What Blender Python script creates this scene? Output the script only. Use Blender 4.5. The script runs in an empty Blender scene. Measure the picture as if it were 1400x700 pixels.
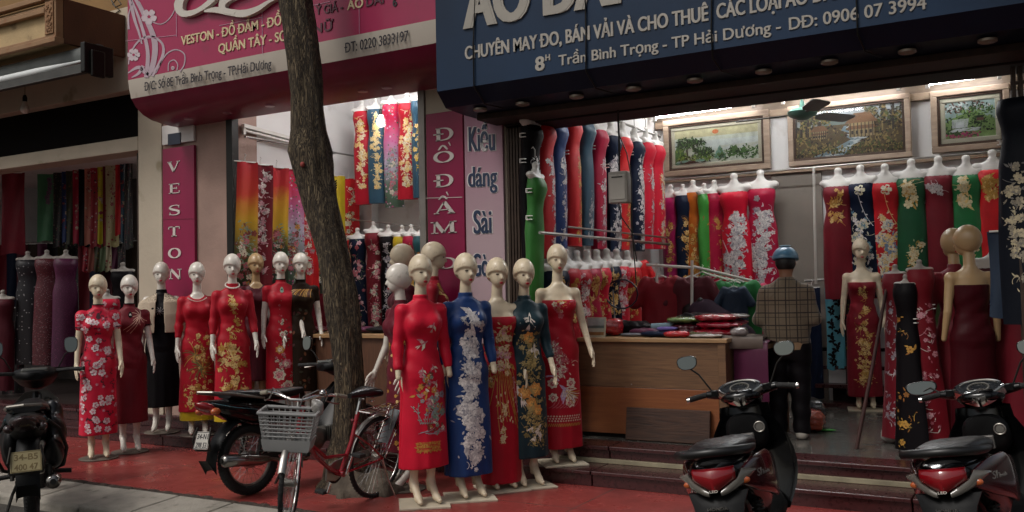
import bpy, bmesh, math, random
import numpy as np
from mathutils import Vector, Matrix
from mathutils.bvhtree import BVHTree
R = math.radians
PI = math.pi
rng = random.Random(7)
scene = bpy.context.scene
COL = scene.collection

# ------------------------------------------------------------------ camera
FPX, YAW, PITCH, ROLL, CAMZ = 1275.5, .5234, .03755, -.02123, 1.63
def _axes():
    cy, sy, cp, sp = math.cos(YAW), math.sin(YAW), math.cos(PITCH), math.sin(PITCH)
    fw = Vector((-sy*cp, cy*cp, sp)); r = Vector((cy, sy, 0)); u = r.cross(fw)
    cr, sr = math.cos(ROLL), math.sin(ROLL)
    return r*cr + u*sr, u*cr - r*sr, fw
CR, CU, CF = _axes()
cam_d = bpy.data.cameras.new('camera'); cam = bpy.data.objects.new('camera', cam_d); COL.objects.link(cam)
cam.matrix_world = Matrix(((CR.x, CU.x, -CF.x, 0), (CR.y, CU.y, -CF.y, 0), (CR.z, CU.z, -CF.z, CAMZ), (0, 0, 0, 1)))
cam_d.sensor_width = 36; cam_d.lens = FPX/1400*36; cam_d.clip_end = 500; cam_d.clip_start = .05
scene.camera = cam
# ------------------------------------------------------------------ light
SUN_EL, SUN_AZ = R(52), R(205)          # soft sun high behind the photographer's left shoulder, overcast
world = bpy.data.worlds.new('World'); scene.world = world; world.use_nodes = True
wt = world.node_tree; wt.nodes.clear()
wo = wt.nodes.new('ShaderNodeOutputWorld'); wb = wt.nodes.new('ShaderNodeBackground'); ws = wt.nodes.new('ShaderNodeTexSky')
ws.sky_type = 'NISHITA'; ws.sun_disc = False; ws.sun_elevation = SUN_EL; ws.sun_rotation = SUN_AZ; ws.dust_density = 6; ws.air_density = 1.3; ws.ozone_density = .6
wh = wt.nodes.new('ShaderNodeHueSaturation'); wh.inputs['Saturation'].default_value = .45      # overcast: the blue is veiled
wt.links.new(ws.outputs[0], wh.inputs['Color']); wt.links.new(wh.outputs[0], wb.inputs[0]); wt.links.new(wb.outputs[0], wo.inputs[0])
wb.inputs[1].default_value = .05
sl = bpy.data.lights.new('sun', 'SUN'); sl.energy = .6; sl.angle = R(14); sl.color = (1, .98, .95)
so = bpy.data.objects.new('sun', sl); COL.objects.link(so)
_d = Vector((math.sin(SUN_AZ)*math.cos(SUN_EL), math.cos(SUN_AZ)*math.cos(SUN_EL), math.sin(SUN_EL)))
so.rotation_euler = _d.to_track_quat('Z', 'Y').to_euler(); so.location = (0, -5, 12)
scene.view_settings.view_transform = 'Standard'; scene.view_settings.look = 'None'
scene.view_settings.exposure = 0.74; scene.view_settings.gamma = 1
scene.cycles.use_denoising = True
scene.cycles.max_bounces = 6; scene.cycles.diffuse_bounces = 3; scene.cycles.glossy_bounces = 3; scene.cycles.sample_clamp_indirect = 4
try: scene.cycles.denoiser = 'OPENIMAGEDENOISE'
except Exception: pass
LAMP = 72.0     # emission strength of the lit fluorescent tubes

# ------------------------------------------------------------------ photo rays -> places in the world
def ray(px, py): return CF + CR*((px-700)/FPX) - CU*((py-350)/FPX)
CAMP = Vector((0, 0, CAMZ))
def WY(px, py, y): d = ray(px, py); return CAMP + d*(y/d.y)
def WZ(px, py, z): d = ray(px, py); return CAMP + d*((z-CAMZ)/d.z)
def WX(px, py, x): d = ray(px, py); return CAMP + d*(x/d.x)

# ------------------------------------------------------------------ materials
def lin(c):
    if isinstance(c, str):
        c = c.lstrip('#'); v = [int(c[i:i+2], 16)/255 for i in (0, 2, 4)]
        return tuple(x/12.92 if x <= .04045 else ((x+.055)/1.055)**2.4 for x in v)
    return tuple(c)
_mats = {}
def mat(name, col, rough=.6, metal=0, var=.18, vs=6, bump=0, bs=40, bstr=None, coat=0, sheen=0, emit=0, spec=.5, alpha=1, trans=0, stretch=None, dirt=None):
    if name in _mats: return _mats[name]
    c = lin(col)
    m = bpy.data.materials.new(name); m.use_nodes = True; _mats[name] = m
    nt = m.node_tree; b = nt.nodes['Principled BSDF']
    b.inputs['Roughness'].default_value = rough; b.inputs['Metallic'].default_value = metal
    b.inputs['Specular IOR Level'].default_value = spec
    b.inputs['Coat Weight'].default_value = coat; b.inputs['Coat Roughness'].default_value = .08
    b.inputs['Sheen Weight'].default_value = sheen
    b.inputs['Transmission Weight'].default_value = trans; b.inputs['Alpha'].default_value = alpha
    b.inputs['Base Color'].default_value = (*c, 1); m.diffuse_color = (*c, 1)
    if emit: b.inputs['Emission Color'].default_value = (*c, 1); b.inputs['Emission Strength'].default_value = emit
    tc = None
    def coords(st=None):
        nonlocal tc
        if tc is None: tc = nt.nodes.new('ShaderNodeTexCoord')
        if not st: return tc.outputs['Object']
        mp = nt.nodes.new('ShaderNodeMapping'); mp.inputs['Scale'].default_value = st
        nt.links.new(tc.outputs['Object'], mp.inputs[0]); return mp.outputs[0]
    if var:
        n = nt.nodes.new('ShaderNodeTexNoise'); n.inputs['Scale'].default_value = vs; n.inputs['Detail'].default_value = 5
        nt.links.new(coords(stretch), n.inputs['Vector'])
        r = nt.nodes.new('ShaderNodeValToRGB')
        r.color_ramp.elements[0].position = .3; r.color_ramp.elements[1].position = .7
        r.color_ramp.elements[0].color = (*[x*(1-var) for x in c], 1)
        r.color_ramp.elements[1].color = (*[min(1, x*(1+var)) for x in c], 1)
        if dirt:
            e = r.color_ramp.elements.new(.38); e.color = (*c, 1); r.color_ramp.elements[0].color = (*lin(dirt), 1)
        nt.links.new(n.outputs[0], r.inputs[0]); nt.links.new(r.outputs[0], b.inputs['Base Color'])
        rr = nt.nodes.new('ShaderNodeMapRange'); rr.inputs[3].default_value = max(.02, rough-.08); rr.inputs[4].default_value = min(1, rough+.1)
        nt.links.new(n.outputs[0], rr.inputs[0]); nt.links.new(rr.outputs[0], b.inputs['Roughness'])
    if bump:
        n2 = nt.nodes.new('ShaderNodeTexNoise'); n2.inputs['Scale'].default_value = bs; n2.inputs['Detail'].default_value = 4
        nt.links.new(coords(bstr), n2.inputs['Vector'])
        bp = nt.nodes.new('ShaderNodeBump'); bp.inputs['Strength'].default_value = bump; bp.inputs['Distance'].default_value = .02
        nt.links.new(n2.outputs[0], bp.inputs['Height']); nt.links.new(bp.outputs[0], b.inputs['Normal'])
    return m
def cloth(col, shine=.5, name=None):
    dark = sum(lin(col)) < .06
    return mat(name or 'cloth_'+str(col), col, rough=shine, var=.12, vs=5, bump=.5, bs=7, bstr=(1, 1, .25), sheen=0 if dark else .05, spec=.12 if dark else .3)
def thread(col): return mat('thread_'+col, col, rough=.45, var=.25, vs=60, spec=.5)
def ramp_cloth(name, stops, axis='Z', lo=-1.2, hi=0, speck=None, scale=22, shine=.5):
    """printed cloth whose dye changes along its length"""
    if name in _mats: return _mats[name]
    m = bpy.data.materials.new(name); m.use_nodes = True; _mats[name] = m; nt = m.node_tree; b = nt.nodes['Principled BSDF']
    b.inputs['Roughness'].default_value = shine
    tc = nt.nodes.new('ShaderNodeTexCoord'); sp = nt.nodes.new('ShaderNodeSeparateXYZ'); nt.links.new(tc.outputs['Object'], sp.inputs[0])
    mr = nt.nodes.new('ShaderNodeMapRange'); mr.inputs[1].default_value = lo; mr.inputs[2].default_value = hi
    n = nt.nodes.new('ShaderNodeTexNoise'); n.inputs['Scale'].default_value = 5; n.inputs['Detail'].default_value = 3; nt.links.new(tc.outputs['Object'], n.inputs['Vector'])
    ad = nt.nodes.new('ShaderNodeMath'); ad.operation = 'MULTIPLY_ADD'; ad.inputs[1].default_value = .28; 
    nt.links.new(n.outputs[0], ad.inputs[0]); nt.links.new(sp.outputs[axis], ad.inputs[2]); nt.links.new(ad.outputs[0], mr.inputs[0])
    r = nt.nodes.new('ShaderNodeValToRGB'); els = r.color_ramp.elements
    els[0].position, els[0].color = stops[0][0], (*lin(stops[0][1]), 1); els[1].position, els[1].color = stops[-1][0], (*lin(stops[-1][1]), 1)
    for p, c in stops[1:-1]: e = els.new(p); e.color = (*lin(c), 1)
    nt.links.new(mr.outputs[0], r.inputs[0]); out = r.outputs[0]
    if speck:
        v = nt.nodes.new('ShaderNodeTexVoronoi'); v.inputs['Scale'].default_value = scale; nt.links.new(tc.outputs['Object'], v.inputs['Vector'])
        lt = nt.nodes.new('ShaderNodeMath'); lt.operation = 'LESS_THAN'; lt.inputs[1].default_value = .32; nt.links.new(v.outputs['Distance'], lt.inputs[0])
        sr = nt.nodes.new('ShaderNodeValToRGB'); sr.color_ramp.interpolation = 'CONSTANT'
        sr.color_ramp.elements[0].color = (*lin(speck[0]), 1); sr.color_ramp.elements[1].position = 1/len(speck); sr.color_ramp.elements[1].color = (*lin(speck[1 % len(speck)]), 1)
        for i, c in enumerate(speck[2:]): e = sr.color_ramp.elements.new((i+2)/len(speck)); e.color = (*lin(c), 1)
        sc = nt.nodes.new('ShaderNodeSeparateColor'); nt.links.new(v.outputs['Color'], sc.inputs[0]); nt.links.new(sc.outputs[0], sr.inputs[0])
        mx = nt.nodes.new('ShaderNodeMix'); mx.data_type = 'RGBA'; nt.links.new(lt.outputs[0], mx.inputs['Factor'])
        nt.links.new(out, mx.inputs['A']); nt.links.new(sr.outputs[0], mx.inputs['B']); out = mx.outputs['Result']
    nt.links.new(out, b.inputs['Base Color']); m.diffuse_color = (*lin(stops[0][1]), 1)
    return m
def wood(name, c1, c2, scale=(1.2, 8, 8), rough=.5, bump=.15):
    if name in _mats: return _mats[name]
    m = bpy.data.materials.new(name); m.use_nodes = True; _mats[name] = m; nt = m.node_tree; b = nt.nodes['Principled BSDF']
    b.inputs['Roughness'].default_value = rough
    tc = nt.nodes.new('ShaderNodeTexCoord'); mp = nt.nodes.new('ShaderNodeMapping'); mp.inputs['Scale'].default_value = scale
    n = nt.nodes.new('ShaderNodeTexNoise'); n.inputs['Scale'].default_value = 4; n.inputs['Detail'].default_value = 8; n.inputs['Distortion'].default_value = 1.2
    r = nt.nodes.new('ShaderNodeValToRGB'); r.color_ramp.elements[0].position = .3; r.color_ramp.elements[1].position = .7
    r.color_ramp.elements[0].color = (*lin(c1), 1); r.color_ramp.elements[1].color = (*lin(c2), 1)
    nt.links.new(tc.outputs['Object'], mp.inputs[0]); nt.links.new(mp.outputs[0], n.inputs['Vector']); nt.links.new(n.outputs[0], r.inputs[0]); nt.links.new(r.outputs[0], b.inputs['Base Color'])
    bp = nt.nodes.new('ShaderNodeBump'); bp.inputs['Strength'].default_value = bump; bp.inputs['Distance'].default_value = .01
    nt.links.new(n.outputs[0], bp.inputs['Height']); nt.links.new(bp.outputs[0], b.inputs['Normal'])
    return m
def tiles(name, c1, c2, joint, size, rough=.35, jw=.006, bump=.3, offset=0, swap=False):
    """rectangular tiles or blocks with joints, object XY (or XZ when swap)"""
    if name in _mats: return _mats[name]
    m = bpy.data.materials.new(name); m.use_nodes = True; _mats[name] = m; nt = m.node_tree; b = nt.nodes['Principled BSDF']
    tc = nt.nodes.new('ShaderNodeTexCoord'); src = tc.outputs['Object']
    if swap:
        sx = nt.nodes.new('ShaderNodeSeparateXYZ'); cx = nt.nodes.new('ShaderNodeCombineXYZ'); nt.links.new(src, sx.inputs[0])
        nt.links.new(sx.outputs[0], cx.inputs[0]); nt.links.new(sx.outputs[2], cx.inputs[1]); src = cx.outputs[0]
    br = nt.nodes.new('ShaderNodeTexBrick'); br.inputs['Scale'].default_value = 1; br.inputs['Brick Width'].default_value = size[0]; br.inputs['Row Height'].default_value = size[1]
    br.inputs['Mortar Size'].default_value = jw; br.inputs['Mortar Smooth'].default_value = .3; br.offset = offset
    br.inputs['Color1'].default_value = (*lin(c1), 1); br.inputs['Color2'].default_value = (*lin(c2), 1); br.inputs['Mortar'].default_value = (*lin(joint), 1)
    nt.links.new(src, br.inputs['Vector'])
    n = nt.nodes.new('ShaderNodeTexNoise'); n.inputs['Scale'].default_value = 2.5; n.inputs['Detail'].default_value = 9; n.inputs['Roughness'].default_value = .65; nt.links.new(tc.outputs['Object'], n.inputs['Vector'])
    mr = nt.nodes.new('ShaderNodeMapRange'); mr.inputs[1].default_value = .3; mr.inputs[2].default_value = .7; mr.inputs[3].default_value = .62; mr.inputs[4].default_value = 1.2; nt.links.new(n.outputs[0], mr.inputs[0])
    mx = nt.nodes.new('ShaderNodeMix'); mx.data_type = 'RGBA'; mx.blend_type = 'MULTIPLY'; mx.inputs['Factor'].default_value = 1
    nt.links.new(br.outputs['Color'], mx.inputs['A']); nt.links.new(mr.outputs[0], mx.inputs['B']); nt.links.new(mx.outputs['Result'], b.inputs['Base Color'])
    rr = nt.nodes.new('ShaderNodeMapRange'); rr.inputs[1].default_value = .3; rr.inputs[2].default_value = .7; rr.inputs[3].default_value = min(1, rough+.22); rr.inputs[4].default_value = max(.05, rough-.08); nt.links.new(n.outputs[0], rr.inputs[0]); nt.links.new(rr.outputs[0], b.inputs['Roughness'])
    bp = nt.nodes.new('ShaderNodeBump'); bp.inputs['Strength'].default_value = bump; bp.inputs['Distance'].default_value = .006; bp.invert = True
    nt.links.new(br.outputs['Fac'], bp.inputs['Height']); nt.links.new(bp.outputs[0], b.inputs['Normal'])
    return m

# ------------------------------------------------------------------ mesh builder
class MB:
    def __init__(s): s.v, s.f, s.m = [], [], []
    def add(s, vs, fs, mi=0):
        o = len(s.v); s.v.extend([tuple(p) for p in vs]); s.f.extend([tuple(i+o for i in f) for f in fs]); s.m.extend([mi]*len(fs)); return s
    def box(s, lo, hi, mi=0, M=None):
        x0, y0, z0 = lo; x1, y1, z1 = hi
        vs = [Vector(p) for p in ((x0,y0,z0),(x1,y0,z0),(x1,y1,z0),(x0,y1,z0),(x0,y0,z1),(x1,y0,z1),(x1,y1,z1),(x0,y1,z1))]
        if M is not None: vs = [M @ p for p in vs]
        return s.add(vs, [(3,2,1,0),(4,5,6,7),(0,1,5,4),(1,2,6,5),(2,3,7,6),(3,0,4,7)], mi)
    def bar(s, p, q, w, h, mi=0, up=(0,0,1)):
        p, q = Vector(p), Vector(q); d = (q-p); L = d.length; d.normalize(); up = Vector(up)
        if abs(d.dot(up)) > .98: up = Vector((0,1,0))
        x = d.cross(up).normalized(); z = x.cross(d)
        M = Matrix(((x.x,d.x,z.x,p.x),(x.y,d.y,z.y,p.y),(x.z,d.z,z.z,p.z),(0,0,0,1)))
        return s.box((-w/2,0,-h/2),(w/2,L,h/2), mi, M)
    def loft(s, rings, mi=0, cap=True, closed=True):
        n = len(rings[0]); o = len(s.v); fs = []
        for r in rings: s.v.extend([tuple(p) for p in r])
        for k in range(len(rings)-1):
            for i in range(n if closed else n-1):
                j = (i+1) % n; a = o+k*n; b = a+n
                fs.append((a+i, a+j, b+j, b+i))
        if cap and closed: fs.append(tuple(o+i for i in reversed(range(n)))); fs.append(tuple(o+(len(rings)-1)*n+i for i in range(n)))
        s.f.extend(fs); s.m.extend([mi]*len(fs)); return s
    def tube(s, pts, r, n=8, mi=0, closed=False, flat=1.0):
        pts = [Vector(p) for p in pts]; N = len(pts); rr = r if isinstance(r, (list, tuple)) else [r]*N
        rings = []; prev = None
        for i, p in enumerate(pts):
            a = pts[(i-1) % N] if (closed or i > 0) else p; b = pts[(i+1) % N] if (closed or i < N-1) else p
            t = (b-a).normalized()
            if prev is None:
                up = Vector((0,0,1)) if abs(t.z) < .9 else Vector((1,0,0)); x = t.cross(up).normalized()
            else: x = (prev - t*prev.dot(t)).normalized()
            prev = x; y = t.cross(x)
            rings.append([p + x*(rr[i]*math.cos(2*PI*k/n)) + y*(rr[i]*flat*math.sin(2*PI*k/n)) for k in range(n)])
        if closed: rings.append(rings[0]); return s.loft(rings, mi, cap=False)
        return s.loft(rings, mi)
    def cyl(s, p, q, r, r2=None, n=16, mi=0): return s.tube([p, q], [r, r if r2 is None else r2], n, mi)
    def lathe(s, prof, c=(0,0,0), axis='Z', n=20, mi=0, sx=1, sy=1):
        c = Vector(c); rings = []
        for r, z in prof:
            ring = []
            for k in range(n):
                a = 2*PI*k/n; x, y = r*math.cos(a)*sx, r*math.sin(a)*sy
                ring.append(c + (Vector((x,y,z)) if axis == 'Z' else Vector((z,x,y)) if axis == 'X' else Vector((y,z,x))))
            rings.append(ring)
        return s.loft(rings, mi)
    def torus(s, c, Rr, r, axis='X', n=32, k=10, mi=0, a0=0, a1=2*PI, flat=1):
        c = Vector(c); full = abs(a1-a0-2*PI) < 1e-6; N = n if full else n+1; pts = []
        for i in range(N):
            a = a0+(a1-a0)*i/n; p, q = Rr*math.cos(a), Rr*math.sin(a)
            pts.append(c + (Vector((0,p,q)) if axis == 'X' else Vector((p,0,q)) if axis == 'Y' else Vector((p,q,0))))
        return s.tube(pts, r, k, mi, closed=full)
    def ell(s, c, r, n=14, mi=0, M=None):
        rings = []
        if isinstance(r, (int, float)): r = (r, r, r)
        for i in range(n//2+1):
            t = PI*i/(n//2); st = max(math.sin(t), .02)
            ring = [Vector((r[0]*st*math.cos(2*PI*k/n), r[1]*st*math.sin(2*PI*k/n), -r[2]*math.cos(t))) for k in range(n)]
            if M is not None: ring = [M @ p for p in ring]
            rings.append([Vector(c)+p for p in ring])
        return s.loft(rings, mi)
    def prism(s, poly, fn, d, mi=0):
        """poly in 2D; fn(u,v,w) -> 3D; thickness d"""
        n = len(poly); a = [fn(u, v, 0) for u, v in poly]; b = [fn(u, v, d) for u, v in poly]
        return s.add(a+b, [tuple(range(n)), tuple(reversed(range(n, 2*n)))] + [(i, n+i, n+(i+1) % n, (i+1) % n) for i in range(n)], mi)
    def np(s, V, F, mi=0):
        o = len(s.v); s.v.extend(map(tuple, np.asarray(V).tolist())); s.f.extend([tuple(x) for x in (np.asarray(F)+o).tolist()]); s.m.extend([mi]*len(F)); return s
    def shift(s, d): d = Vector(d); s.v = [tuple(Vector(p)+d) for p in s.v]; return s
    def xf(s, M): s.v = [tuple(M @ Vector(p)) for p in s.v]; return s
    def build(s, name, mats, parent=None, smooth=35, bevel=0, world=False, seg=2):
        if world and parent is not None: s.shift(-Vector(parent.location))
        me = bpy.data.meshes.new(name); me.from_pydata(s.v, [], s.f)
        mats = mats if isinstance(mats, (list, tuple)) else [mats]
        for m in mats: me.materials.append(m)
        me.polygons.foreach_set('material_index', s.m)
        if smooth:
            me.polygons.foreach_set('use_smooth', [True]*len(s.f)); me.update()
            if smooth < 170: me.set_sharp_from_angle(angle=R(smooth))
        me.update()
        o = bpy.data.objects.new(name, me); COL.objects.link(o)
        if parent is not None: o.parent = parent
        if bevel:
            b = o.modifiers.new('bevel', 'BEVEL'); b.width = bevel; b.segments = seg; b.limit_method = 'ANGLE'; b.angle_limit = R(40)
        return o
def tag(o, label=None, cat=None, group=None, kind=None):
    if label: o['label'] = label
    if cat: o['category'] = cat
    if group: o['group'] = group
    if kind: o['kind'] = kind
    return o
def thing(name, label, cat, loc=(0,0,0), rz=0, group=None, scale=1):
    o = bpy.data.objects.new(name, None); COL.objects.link(o); o.empty_display_size = .1
    o.location = loc; o.rotation_euler = (0, 0, rz); o.scale = (scale,)*3
    return tag(o, label, cat, group)
def kids(o): return [c for c in bpy.data.objects if c.parent == o]
def copy_tree(o, parent=None):
    c = o.copy(); COL.objects.link(c)
    if parent is not None: c.parent = parent
    for ch in list(kids(o)): copy_tree(ch, c)
    return c
def text_mesh(s, bold=0, extrude=.01, res=4):
    cu = bpy.data.curves.new('lettering', 'FONT'); cu.body = s; cu.size = 1; cu.offset = bold; cu.extrude = extrude; cu.resolution_u = res
    ob = bpy.data.objects.new('lettering', cu); COL.objects.link(ob)
    dg = bpy.context.evaluated_depsgraph_get(); dg.update()
    me = bpy.data.meshes.new_from_object(ob.evaluated_get(dg))
    bpy.data.objects.remove(ob); bpy.data.curves.remove(cu)
    return me
def lettering(name, s, p0, p1, cap, m, parent, bold=0, thick=.006, lean=0, up=None, normal=None, stem=0):
    """lettering from p0 to p1 (baseline ends), capital height cap in metres; up defaults to Z, faces -Y"""
    bars = []
    if 'Đ' in s:      # the bar of the crossed D is a stroke of its own
        def adv(q): m_ = text_mesh(q, 0, 0, 2); c_ = [p.co.x for p in m_.vertices]; bpy.data.meshes.remove(m_); return max(c_)
        s = s.replace('Đ', '\u0001'); out = ''
        for ch in s:
            if ch == '\u0001': out += 'D'; bars.append(adv(out)-adv('D'))
            else: out += ch
        s = out
    me = text_mesh(s, bold, .5, 4)
    if bars:
        bm_ = bmesh.new(); bm_.from_mesh(me)
        for bx in bars:
            q = [bm_.verts.new((bx+x_, y_, z_)) for z_ in (-.5, .56) for x_, y_ in ((-.035, .325), (.3, .325), (.3, .405), (-.035, .405))]
            for f_ in ((0,1,2,3), (4,5,6,7), (0,1,5,4), (1,2,6,5), (2,3,7,6), (3,0,4,7)): bm_.faces.new([q[i] for i in f_])
        bm_.to_mesh(me); bm_.free()
    n = len(me.vertices); co = np.empty(n*3, np.float32); me.vertices.foreach_get('co', co); co = co.reshape(-1, 3)
    x0, x1 = co[:,0].min(), co[:,0].max(); p0, p1 = Vector(p0), Vector(p1)
    d = p1-p0; L = d.length; d.normalize(); up = Vector(up) if up else Vector((0,0,1)); nrm = Vector(normal) if normal else d.cross(up).normalized()
    off = Vector(parent.location) if parent is not None else Vector()
    u = (co[:,0]-x0)/(x1-x0)*L; v = co[:,1]*(cap/.729); w = co[:,2]
    u = u + v*lean
    if stem:      # heavier upright strokes: two side-shifted copies a hair behind the first
        dx = stem*cap; fl = [tuple(p.vertices) for p in me.polygons]; vv = [tuple(q.co) for q in me.vertices]
        me = bpy.data.meshes.new(name); me.from_pydata(vv*3, [], fl+[tuple(i+n for i in f) for f in fl]+[tuple(i+2*n for i in f) for f in fl])
        u = np.concatenate([u, u-dx, u+dx]); v = np.concatenate([v]*3); w = np.concatenate([w, w-.04, w-.08])
        u = (u-u.min())/(u.max()-u.min())*L
    P = np.outer(u, d)+np.outer(v, up)+np.outer(w*thick, nrm)+np.array(p0-off)
    me.vertices.foreach_set('co', P.astype(np.float32).ravel()); me.materials.clear(); me.materials.append(m); me.update(); me.name = name
    o = bpy.data.objects.new(name, me); COL.objects.link(o); o.parent = parent
    return o
def ribbon(mb, pts, ws, fn, d, mi=0, sub=6):
    """a flat stroke of varying width, Catmull-Rom through 2D pts, as a thick prism strip"""
    P = [Vector((p[0], p[1])) for p in pts]; Wd = list(ws) if isinstance(ws, (list, tuple)) else [ws]*len(P)
    Q, QW = [], []
    for i in range(len(P)-1):
        a = P[max(i-1, 0)]; b = P[i]; c = P[i+1]; e = P[min(i+2, len(P)-1)]
        for k in range(sub):
            t = k/sub
            Q.append(.5*((2*b)+(c-a)*t+(2*a-5*b+4*c-e)*t*t+(3*b-a-3*c+e)*t**3)); QW.append(Wd[i]+(Wd[i+1]-Wd[i])*t)
    Q.append(P[-1]); QW.append(Wd[-1]); L, Rr = [], []
    for i in range(len(Q)):
        t = Q[min(i+1, len(Q)-1)]-Q[max(i-1, 0)]
        if t.length < 1e-9: t = Vector((1, 0))
        t.normalize(); nn = Vector((-t.y, t.x)); L.append(Q[i]+nn*QW[i]/2); Rr.append(Q[i]-nn*QW[i]/2)
    n = len(Q); vs = [fn(p.x, p.y, d) for p in L]+[fn(p.x, p.y, d) for p in Rr]+[fn(p.x, p.y, 0) for p in L]+[fn(p.x, p.y, 0) for p in Rr]
    fs = []
    for i in range(n-1): fs += [(i, i+1, n+i+1, n+i), (i, 2*n+i, 2*n+i+1, i+1), (n+i, n+i+1, 3*n+i+1, 3*n+i)]
    fs += [(0, n, 3*n, 2*n), (n-1, 3*n-1, 4*n-1, 2*n-1)]
    mb.add(vs, fs, mi)
# ------------------------------------------------------------------ smooth bodies (distance fields meshed with surface nets)
def snet(fn, lo, hi, h):
    lo = np.array(lo, float); n = [int(math.ceil((b-a)/h))+1 for a, b in zip(lo, hi)]
    ax = [(lo[i]+h*np.arange(n[i])).astype(np.float32) for i in range(3)]
    V = np.broadcast_to(fn(ax[0][:,None,None], ax[1][None,:,None], ax[2][None,None,:]), n).astype(np.float32)
    s = V < 0
    nx, ny, nz = n
    cnt = np.zeros((nx-1, ny-1, nz-1), np.int8)
    for a in (0,1):
        for b in (0,1):
            for c in (0,1): cnt += s[a:nx-1+a, b:ny-1+b, c:nz-1+c]
    act = (cnt > 0) & (cnt < 8); idx = np.argwhere(act)
    num = -np.ones(act.shape, np.int64); num[act] = np.arange(len(idx))
    acc = np.zeros((len(idx), 3)); k = np.zeros(len(idx))
    i, j, l = idx.T; corners = [(a,b,c) for a in (0,1) for b in (0,1) for c in (0,1)]
    val = {c: V[i+c[0], j+c[1], l+c[2]] for c in corners}
    for a in corners:
        for d in range(3):
            if a[d] == 0:
                b = list(a); b[d] = 1; b = tuple(b); va, vb = val[a], val[b]; m = (va < 0) != (vb < 0)
                t = np.where(m, va/np.where(m, va-vb, 1), 0); p = np.tile(np.array(a, float), (len(idx), 1)); p[:,d] = t
                acc += p*m[:,None]; k += m
    P = lo + (idx + acc/k[:,None])*h
    Q = []
    for d in range(3):
        e, g = [(1,2),(2,0),(0,1)][d]
        sl0 = [slice(None)]*3; sl1 = [slice(None)]*3; sl0[d] = slice(0, n[d]-1); sl1[d] = slice(1, n[d])
        a, b = s[tuple(sl0)], s[tuple(sl1)]
        for sign in (0, 1):
            c = np.argwhere((a & ~b) if sign == 0 else (~a & b))
            if not len(c): continue
            ok = (c[:,e] > 0) & (c[:,g] > 0) & (c[:,e] < n[e]-1) & (c[:,g] < n[g]-1); c = c[ok]
            def q(de, dg):
                cc = c.copy(); cc[:,e] -= de; cc[:,g] -= dg; return num[cc[:,0], cc[:,1], cc[:,2]]
            quad = np.stack([q(1,1), q(0,1), q(0,0), q(1,0)], 1)
            Q.append(quad if sign == 0 else quad[:, ::-1])
    return P, np.concatenate(Q)
def rc(x, y, z, a, b, ra, rb):
    a = np.array(a, np.float32); ba = np.array(b, np.float32)-a; bb = float(ba@ba)+1e-9
    t = np.clip(((x-a[0])*ba[0]+(y-a[1])*ba[1]+(z-a[2])*ba[2])/bb, 0, 1)
    return np.sqrt((x-a[0]-ba[0]*t)**2+(y-a[1]-ba[1]*t)**2+(z-a[2]-ba[2]*t)**2)-(ra+(rb-ra)*t)
def el(x, y, z, c, r):
    k = np.sqrt(((x-c[0])/r[0])**2+((y-c[1])/r[1])**2+((z-c[2])/r[2])**2); return (k-1)*min(r)
def smin(a, b, k):
    h = np.clip(.5+.5*(b-a)/k, 0, 1); return b*(1-h)+a*h-k*h*(1-h)
def prof(x, y, z, tab, zlo=None, zhi=None, folds=None):
    zz = z.ravel(); T = np.array(tab, np.float32); o = np.argsort(T[:,0]); T = T[o]
    a, b, c = (np.interp(zz, T[:,0], T[:,i]).astype(np.float32)[None,None,:] for i in (1,2,3))
    s = 1
    if folds:
        th = np.arctan2(y-c, x); amp = np.clip((folds[2]-zz)/(folds[2]-folds[3]), 0, 1)[None,None,:].astype(np.float32)
        s = 1+folds[0]*amp*np.sin(folds[1]*th+folds[4])+folds[0]*.6*amp*np.sin((folds[1]*2+1)*th+2.1*folds[4])
    d = (np.sqrt((x/(a*s))**2+((y-c)/(b*s))**2)-1)*np.minimum(a, b)
    if zlo is not None: d = np.maximum(d, zlo-z)
    if zhi is not None: d = np.maximum(d, z-zhi)
    return d
TORSO = [(1.53,.055,.05,.0),(1.495,.11,.056,.0),(1.45,.143,.074,.0),(1.39,.14,.087,-.005),(1.33,.138,.092,-.005),(1.24,.122,.084,0),(1.16,.112,.08,.0),(1.08,.132,.09,.005),(1.0,.158,.104,.01),(.94,.168,.108,.01),(.88,.165,.1,.008),(.8,.12,.07,0)]
def arm_joints(pose, side):
    # pose: (outward, forward, bend) per arm
    o, f, b = pose; s = side
    sh = (s*.156, 0, 1.452); e = (s*(.182+.12*o), .02-.18*f, 1.175); w = (s*(.194+.2*o), -.02-.3*f-.25*b, .945+.1*b)
    return sh, e, w
_hand = None
def hand_mesh():
    global _hand
    if _hand is None:
        F = [((.0,-.036,-.075),(.004,-.044,-.115),(.012,-.046,-.142),.0085),((0,-.013,-.082),(.004,-.017,-.128),(.016,-.018,-.16),.0088),((0,.011,-.08),(.006,.01,-.122),(.02,.009,-.151),.0084),((0,.032,-.072),(.008,.035,-.104),(.02,.036,-.126),.0076)]
        def fn(x, y, z):
            d = el(x, y, z, (0,-.002,-.05), (.0165,.043,.05)); d = smin(d, rc(x, y, z, (0,0,.01), (0,0,-.04), .023, .024), .012)
            for a, b, c, r in F: d = smin(d, np.minimum(rc(x, y, z, a, b, r*1.08, r), rc(x, y, z, b, c, r, r*.8)), .004)
            t = np.minimum(rc(x, y, z, (.0,-.03,-.022), (.012,-.062,-.062), .0125, .0105), rc(x, y, z, (.012,-.062,-.062), (.018,-.068,-.094), .0105, .008))
            return smin(d, t, .008)
        _hand = snet(fn, (-.04,-.1,-.19), (.05,.07,.04), .0045)
    return _hand
_bodies = {}
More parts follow.
